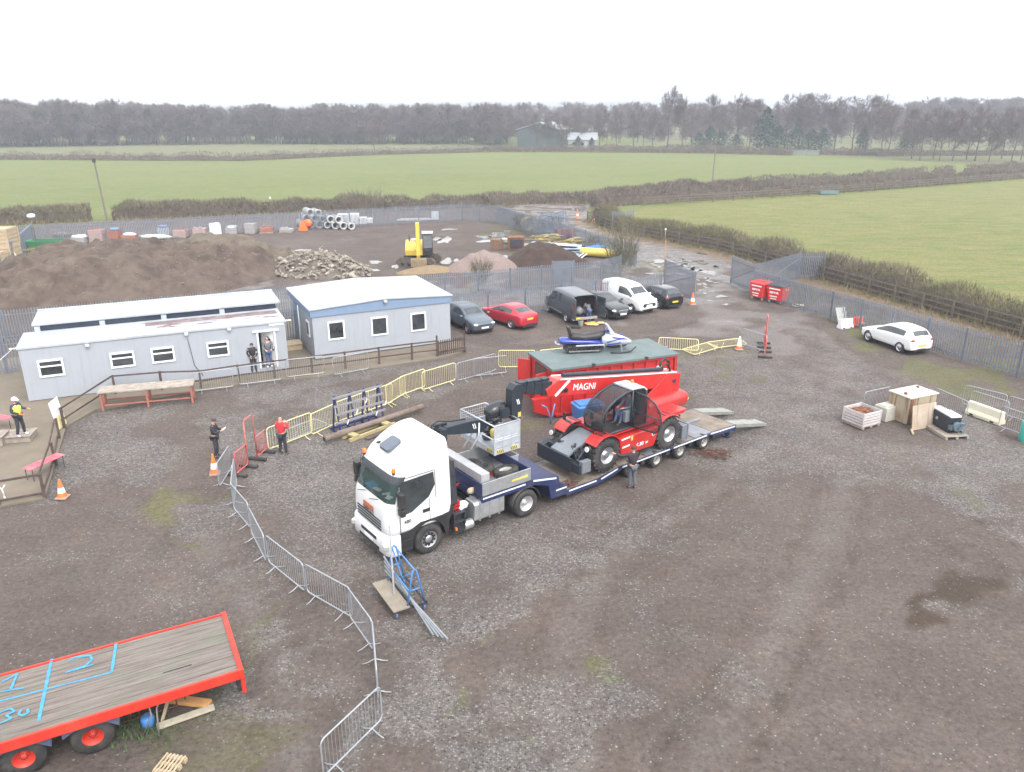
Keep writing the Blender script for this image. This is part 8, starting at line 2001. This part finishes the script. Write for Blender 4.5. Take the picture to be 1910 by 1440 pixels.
for a_ in ((118, 452, 'brown weathered brick pallet right of the green skip', 1.5, 1.2, .8, mat('brown_brick', (.2, .17, .13), .9), BG, None), (150, 453, 'low pallet of grey oddments beside the brown bricks', 1.5, 1.2, .5, BG, BG, WR), (184, 451, 'tall pink grey brick pallet, third along the back fence', 1.5, 1.2, 1.2, BP, BR, None),
          (217, 450, 'red brick pallet under a dark blue sheet', 1.1, 1.1, 1.1, BR, BR, WBL), (242, 449, 'low red brick pallet with torn blue and white wrapping', 1.6, 1.2, .5, BR, BR, WR), (306, 441, 'white wrapped pallet with a blue top by the back fence', 1.2, 1.1, .9, WR, None, WBL), (339, 442, 'reddish loose brick pallet in two halves', 1.5, 1.2, .7, BP, BR, None),
          (374, 441, 'dusty pink block pallet below the spoil mound top', 1.4, 1.2, .8, BP, BG, None), (403, 438, 'pallet of upright grey sacks by the back fence', 1.3, 1.1, 1.0, WR, None, WR), (433, 436, 'pallet draped with white plastic, left of the grey blocks', 1.3, 1.1, .6, BG, None, WR), (469, 435, 'neat square grey block pallet', 1.2, 1.1, 1.0, BG, None, None), (498, 434, 'rusty red brick pallet right of the grey blocks', 1.5, 1.3, .5, BR, BR, None), (535, 433, 'low pallet of grey kerb pieces left of the pipes', 1.5, 1.2, .3, BG, BG, None),
          (641, 423, 'tall white wrapped block pallet right of the pipes', 1.3, 1.2, 1.4, WHITEM, None, None), (661, 420, 'second tall white wrapped block pallet right of the pipes', 1.2, 1.1, 1.3, WHITEM, None, None), (678, 419, 'small white block pallet beside the two tall ones', .9, .9, .8, WHITEM, None, None), (689, 417, 'smallest pale block pallet at the end of the row', .9, .9, .55, WHITEM, None, None)):
    brick_pallet(*a_)
b = MB(); b.blob((0, 0, .25), (1.9, .35, .28), 3, .08, 12); o = b.make('white_roll', mat('green_white_roll', (.5, .55, .5), .6), None, loc=G(290, 446)); tag(o, 'long pale wrapped roll lying before the blue topped pallet', 'roll')
b = MB()
for k in range(5): b.box((0, k * .3, .12 + .03 * (k % 2)), (4.8 - .3 * k, .26, .14))
o = b.make('timber_lengths', mat('grey_boards', (.4, .39, .38), .85), None, loc=G(775, 412), rz=R(6)); tag(o, 'grey boards lying flat by the back gate', 'timber')
b = MB(); b.box((0, 0, .55), (.9, .1, 1.1), Rm=Matrix.Rotation(-.25, 3, 'X')); b.box((0, .06, .55), (.7, .08, .9), 1, Rm=Matrix.Rotation(-.25, 3, 'X')); o = b.make('welded_crib', [GALV, DARKM], None, loc=G(812, 410)); tag(o, 'upright grey steel frame at the right end of the grey boards', 'frame')

# ---- green skip, timber crates, red boards and odds at the left
sk = thing('skip', 'green metal skip below the back fence at the left', 'skip', G(92, 468), R(8)); SKG = mat('skip_green', (.025, .16, .075), .6, 0, .15, 3, dirt=(.15, .13, .08), damt=.5)
b = MB(); o8 = [(-1.1, -.8, .1), (1.0, -.8, .1), (1.0, .8, .1), (-1.1, .8, .1)]; t8 = [(-1.9, -.85, 1.1), (1.9, -.85, 1.1), (1.9, .85, 1.1), (-1.9, .85, 1.1)]; i8 = [(-1.75, -.75, 1.1), (1.75, -.75, 1.1), (1.75, .75, 1.1), (-1.75, .75, 1.1)]; f8 = [(-1.1, -.7, .5), (1.0, -.7, .5), (1.0, .7, .5), (-1.1, .7, .5)]
b.loft([o8, t8, i8, f8], smooth=False); b.make('tub', SKG, sk)
for s in (-1, 1):
    for x in (-.6, .6): b = MB(); b.box((x, s * .86, .6), (.1, .08, .9)); b.make('rib', SKG, sk)
def timber_crate(px, py, z, w, d, h, rz, label):
    b = MB(); b.box((0, 0, h / 2), (w - .06, d - .06, h - .04))
    for k in range(5):
        zz = .08 + (h - .16) * k / 4
        for s in (-1, 1): b.box((0, s * d / 2, zz), (w, .04, h / 6)); b.box((s * w / 2, 0, zz), (.04, d - .04, h / 6))
    for sx in (-1, 1):
        for sy in (-1, 1): b.box((sx * w / 2, sy * d / 2, h / 2), (.1, .1, h))
    o = b.make('timber_crate', PALEWOOD, None, rz=rz); o.location = G(px, py) + Vector((0, 0, z)); tag(o, label, 'crate', 'pale timber crates at the left edge')
timber_crate(8, 492, 0, 2.4, 2.0, 1.7, R(6), 'pale timber crate at the bottom of the left edge stack'); timber_crate(8, 491, 1.72, 2.5, 2.1, 1.5, R(6), 'pale timber crate on top of the left edge stack')
timber_crate(-14, 500, 0, 2.0, 1.9, 1.4, R(-4), 'pale timber crate cut by the left picture edge')
palisade('upright palisade side of the left store bay by the crates', [G(29, 494), G(64, 458)], 2.2)
palisade('palisade return at the left edge in front of the red boards', [G(-60, 560), G(10, 522)], 2.2)
b = MB(); rg_ = random.Random(14)
for k in range(9): b.box((rg_.uniform(-1.2, 1.2), rg_.uniform(-.6, .6), rg_.uniform(.1, .6)), (rg_.uniform(.9, 1.8), .05, .32), int(k % 4 == 0), Rm=Matrix.Rotation(rg_.uniform(-.7, .7), 3, 'Z') @ Matrix.Rotation(rg_.uniform(-.8, .8), 3, 'Y'))
o = b.make('barrier_boards', [RED, WHITEM], None, loc=G(38, 508)); tag(o, 'jumble of red and white barrier boards at the left edge of the compound', 'boards')
plank((45, 512), (18, 475), .1, .08, PALEWOOD, 'long pale batten leaning over the red boards', .3, 1.9)
plank((22, 517), (42, 514), .6, .03, PALEWOOD, 'pale sheet lying before the red boards')
b = MB(); b.tube([(-1, 0, .05), (-1, 0, .9), (1, 0, .9), (1, 0, .05)], .03, 5); b.tube([(-1, 1.0, .05), (-1, 1.0, .9), (1, 1, .9), (1, 1, .05)], .03, 5)
for x in (-1, 0, 1): b.tube([(x, 0, .1), (x, 1.0, .1)], .03, 5)
o = b.make('trestle_frame', YELLOW, None, loc=G(63, 484)); tag(o, 'yellow tube trestle left of the spoil heap', 'frame')
b = MB(); b.blob((0, 0, .25), (.55, .4, .28), 3, .2, 9); o = b.make('blue_sack', mat('sack_blue_grey', (.3, .38, .5), .7), None, loc=G(86, 477)); tag(o, 'blue grey sack on the ground by the yellow trestle', 'sack')

# ---- scrap along the road side of the compound
def scrap(px, py, name, label, fn, cat, rz=0.0):
    b = MB(); m = fn(b); o = b.make(name, m, None, loc=G(px, py), rz=rz, fix=False); return tag(o, label, cat)
def coil(b):
    for k in range(4): b.tube([(math.cos(a) * (.75 + .05 * (k % 2)), .14 * k - .2, .8 + math.sin(a) * .75) for a in np.linspace(0, 2 * PI, 22)[:-1]], .075, 5, closed=True)
    return YELLOW
SCRAPG = mat('scrap_grey', (.17, .2, .24), .6, .3, .2)
scrap(984, 430, 'hose_coil', 'big yellow hose coil standing among the scrap', coil, 'hose', R(35))
def panels(b):
    rg = random.Random(21)
    for k in range(14):
        y = .16 * k; a = rg.uniform(-.25, .25); m3 = Matrix.Rotation(a, 3, 'X') @ Matrix.Rotation(rg.uniform(-.3, .3), 3, 'Y'); c = Vector((rg.uniform(-.5, .5), y, .9 + rg.uniform(0, .4)))
        for u, w_, dx, dz in ((0, .9, 2.6, .06), (0, -.9, 2.6, .06), (1.3, 0, .06, 1.8), (-1.3, 0, .06, 1.8), (.4, 0, .05, 1.8), (-.4, 0, .05, 1.8)): b.box(c + m3 @ Vector((u, 0, w_)), (dx, .05, dz), Rm=m3)
    return SCRAPG
scrap(1036, 436, 'fence_panels', 'leaning stack of galvanised steel frames in the scrap', panels, 'frames', R(15))
def panels2(b):
    rg = random.Random(22)
    for k in range(10): m3 = Matrix.Rotation(rg.uniform(-.4, .4), 3, 'Z') @ Matrix.Rotation(rg.uniform(-.35, .35), 3, 'X'); c = Vector((rg.uniform(-.8, .8), rg.uniform(-.6, .6), .25 + .09 * k)); b.box(c, (2.6, .07, .05), Rm=m3); b.box(c, (.06, 1.6, .05), Rm=m3); b.box(c + Vector((.5, .1, 0)), (.06, 1.4, .05), Rm=m3)
    return SCRAPG
scrap(1003, 433, 'scrap_steel', 'tangle of grey steel bars beside the yellow hose coil', panels2, 'scrap')
def ytubes(b):
    rg = random.Random(23)
    for k in range(34): c = Vector((rg.uniform(-1.1, 1.1), rg.uniform(-.6, .6), rg.uniform(.1, 1.0))); d = Vector((rg.uniform(.4, 1), rg.uniform(-.4, .4), rg.uniform(-.2, .2))); b.tube([c - d, c + d], .045, 5, rg.choice((0, 0, 0, 1)))
    return [mat('dull_yellow', (.36, .29, .1), .6, 0, .25, 3), CONC]
scrap(1020, 455, 'tube_frames', 'heap of yellow tubular frames in the middle of the scrap', ytubes, 'frames'); scrap(1065, 463, 'tube_frames', 'smaller heap of yellow tubes right of the rusty machine', ytubes, 'frames', .5)
def rusty(b):
    rg = random.Random(24)
    for k in range(16): b.box((rg.uniform(-.8, .8), rg.uniform(-.5, .5), rg.uniform(.2, 1.1)), (rg.uniform(.2, .7), rg.uniform(.2, .6), rg.uniform(.15, .5)), rz=rg.uniform(0, 2))
    return mat('red_rust_machine', (.3, .07, .045), .8, 0, .3, 3)
scrap(1053, 448, 'rusty_machine', 'rusty red machine part between the yellow tubes', rusty, 'machine')
def wire(b):
    b.tube([(-.9, 0, .1), (.3, 0, 1.9), (1.2, 0, .9), (.0, 0, -.0)], .045, 5, closed=True)
    return GALV
scrap(1083, 460, 'wire_frame', 'crooked square steel frame standing on its corner', wire, 'frame', R(10))
def bluesheet(b):
    rg = random.Random(26)
    for k in range(7): b.box((rg.uniform(-.3, .3), .1 * k, .3 + .13 * k), (4.4, 2.4, .04), Rm=Matrix.Rotation(rg.uniform(-.08, .08), 3, 'Z') @ Matrix.Rotation(rg.uniform(-.07, .02), 3, 'X') @ Matrix.Rotation(rg.uniform(-.06, .06), 3, 'Y'))
    return mat('pale_blue_sheet', (.36, .43, .5), .5, .1, .15, 1.5)
scrap(1036, 478, 'sheet_stack', 'stack of pale blue grey sheets behind the dark soil heap', bluesheet, 'sheets', R(-4))
def ladder(b):
    for i in range(9): b.bar((-1.2 + .3 * i, -.9, .75 - .07 * i), (-1.2 + .3 * i, .9, .9 - .07 * i), .12, .05)
    b.bar((-1.3, -.85, .72), (1.3, -.85, .15), .06, .06); b.bar((-1.3, .85, .85), (1.3, .85, .28), .06, .06); return WHITEM
scrap(1068, 480, 'slatted_ramp', 'white slatted ramp right of the pale blue sheets', ladder, 'ramp', R(-25))
def ycyl(b): b.cyl((-2.4, .9, .45), (2.4, -.9, .45), .42, n=14); return YELLOW
scrap(1103, 479, 'pipe_roll', 'long yellow plastic roll at the right end of the scrap', ycyl, 'roll')
def btarp(b):
    b.blob((0, 0, .4), (2.0, .8, .5), 5, .2, 12); return mat('tarp_blue', (.08, .2, .55), .5, 0, .2, 3)
scrap(1128, 474, 'tarpaulin', 'bright blue tarpaulin behind the yellow roll', btarp, 'tarpaulin', R(-18))
def boxy(b):
    b.box((0, 0, .6), (1.6, 1.3, 1.2)); b.box((0, 0, 1.22), (1.65, 1.35, .05)); b.box((0, -.66, .6), (1.3, .03, .9), 1); return [RUST, DARKM]
scrap(962, 464, 'steel_box', 'open brown steel box standing alone before the scrap', boxy, 'box', R(5))
def bucket2(b): b.prism([(-.4, 0), (.4, 0), (.55, .7), (.2, 1.1), (-.35, 1.0)], -.5, .5); return mat('bucket_rust', (.2, .12, .08), .8, .2, .3)
scrap(926, 465, 'digger_bucket', 'brown digger bucket left of the steel box', bucket2, 'bucket', R(60))
def whites(b):
    rg = random.Random(28)
    for k in range(12): b.box((rg.uniform(-1.2, 1.2), rg.uniform(-.6, .6), rg.uniform(.05, .4)), (rg.uniform(.3, 1.0), rg.uniform(.2, .6), rg.uniform(.05, .25)), rz=rg.uniform(0, 3))
    return CONC
scrap(948, 452, 'broken_blocks', 'low scatter of pale broken blocks behind the steel box', whites, 'rubble'); scrap(990, 462, 'broken_blocks', 'pale broken blocks between the steel box and yellow tubes', whites, 'rubble', 1.0)
# ================================================================ POLES, BARN AND HOUSE BEYOND
def pole(px, py, h, lean, label, arm=True):
    r = thing('telegraph_pole', label, 'pole', G(px, py)); b = MB(); b.cyl((0, 0, -.2), (lean[0], lean[1], h), .13, .1, 8); b.make('mast', mat('pole_timber', (.16, .135, .12), .85, 0, .2), r, fix=False)
    if arm: b = MB(); b.box((lean[0], lean[1], h - .25), (2.2, .16, .2)); b.make('crossarm', GREYWOOD, r); b = MB(); b.cyl((lean[0] - .8, lean[1], h - .2), (lean[0] - .8, lean[1], h + .05), .05, n=6); b.cyl((lean[0] + .8, lean[1], h - .2), (lean[0] + .8, lean[1], h + .05), .05, n=6); b.make('insulators', WHITEM, r)
    else: b = MB(); b.box((lean[0], lean[1], h - .4), (.3, .3, .5)); b.make('transformer', DARKM, r)
    return r
pole(200, 411, 7.8, (-.4, 0), 'leaning grey telegraph pole behind the back palisade at the left', False)
pole(1329, 338, 8.0, (.1, 0), 'telegraph pole with a crossarm in the green field at the right')
w0 = G(1329, 338) + Vector((.1, 0, 7.8)); w1 = G(1960, 285) + Vector((0, 0, 9.5)); w2 = G(1000, 276) + Vector((0, 0, 8))
b = MB()
for e in (w1, w2): b.tube([w0 * (1 - t) + e * t - Vector((0, 0, 5 * t * (1 - t))) for t in np.linspace(0, 1, 9)], .02, 4)
o = b.make('power_line', DARKM, None, fix=False); tag(o, 'thin wires running from the crossarm pole to the trees', 'wire')
bn = thing('barn', 'dark green barn with a pale roof edge among the bare trees', 'barn', G(965, 275), R(-14))
b = MB(); b.prism([(0, 0), (16, 0), (16, 6.2), (8, 8.6), (0, 6.2)], 0, 24); b.make('wall', mat('barn_green', (.06, .08, .08), .8, 0, .1, .3), bn)
b = MB(); b.prism([(-.4, 6.15), (8, 8.65), (16.4, 6.15), (16.4, 6.4), (8, 8.95), (-.4, 6.4)], -.4, 24.4); b.make('roof', mat('barn_roof', (.25, .27, .28), .7), bn)
hs_ = thing('house', 'small white house with a grey roof behind the bare trees', 'house', G(1060, 277), R(-6))
b = MB(); b.box((5, 4, 1.5), (10, 8, 3)); b.make('wall', mat('house_pale_wall', (.36, .37, .38), .7), hs_); b = MB(); b.prism([(-.5, 3), (8.5, 3), (4, 5.4)], -.4, 10.4, 'x'); b.make('roof', mat('pale_slate', (.24, .25, .27), .7), hs_)
for x in (2, 5, 8): b = MB(); b.box((x, -.02, 1.6), (1.2, .06, 1.1)); b.make('window', GLASS, hs_)
fg = thing('field_gate', 'grey metal field gate in the far hedge', 'gate', G(1480, 290), ang(G(1480, 290), G(1527, 290))); Lg = (G(1527, 290) - G(1480, 290)).length
b = MB()
for z in (.3, .6, .9, 1.2, 1.5): b.tube([(0, 0, z), (Lg, 0, z)], .07, 4)
for x in (0, Lg * .5, Lg): b.tube([(x, 0, 0), (x, 0, 1.7)], .09, 4)
b.make('bars', mat('gate_pale', (.22, .25, .29), .5), fg, fix=False)
b = MB(); b.loft([rrect(1.6 - q, -1.6 + q, .5 - q, .2, .2, z) for z, q in ((0, .05), (.55, 0), (.55, .08), (.3, .1))], smooth=False); o = b.make('water_trough', mat('trough_teal', (.14, .2, .22), .6), None, loc=G(1545, 362)); tag(o, 'grey green water trough against the lane hedge', 'trough')
b = MB(); b.cyl((0, 0, 0), (0, 0, 2.1), .04, n=6); b.box((0, 0, 2.2), (.14, .1, .3), 1); o = b.make('marker_post', [GREYWOOD, WHITEM], None, loc=G(507, 400)); tag(o, 'white topped marker post behind the back palisade', 'post')
b = MB(); b.cyl((0, 0, 0), (0, 0, 2.6), .04, n=6); b.blob((0, 0, 2.65), (.45, .3, .25), 3, .2, 9, 1); o = b.make('white_bag_post', [GREYWOOD, WHITEM], None, loc=G(67, 449)); tag(o, 'white bag snagged on a post above the back palisade at the left', 'bag')
b = MB(); b.cyl((0, 0, 0), (0, 0, 1.35), .04, n=6); b.box((0, 0, 1.4), (.16, .06, .18), 1); o = b.make('marker_post', [mat('rust_post', (.4, .2, .12), .7), WHITEM], None, loc=G(1240, 452)); tag(o, 'thin rusty post with a white cap beside the access road', 'post')
b = MB(); b.cyl((0, 0, 0), (0, 0, 2.9), .035, n=6); o = b.make('thin_pole', mat('rust_post', (.4, .2, .12), .7), None, loc=G(1238, 510)); tag(o, 'tall thin rusty pole behind the open gate leaf', 'pole')
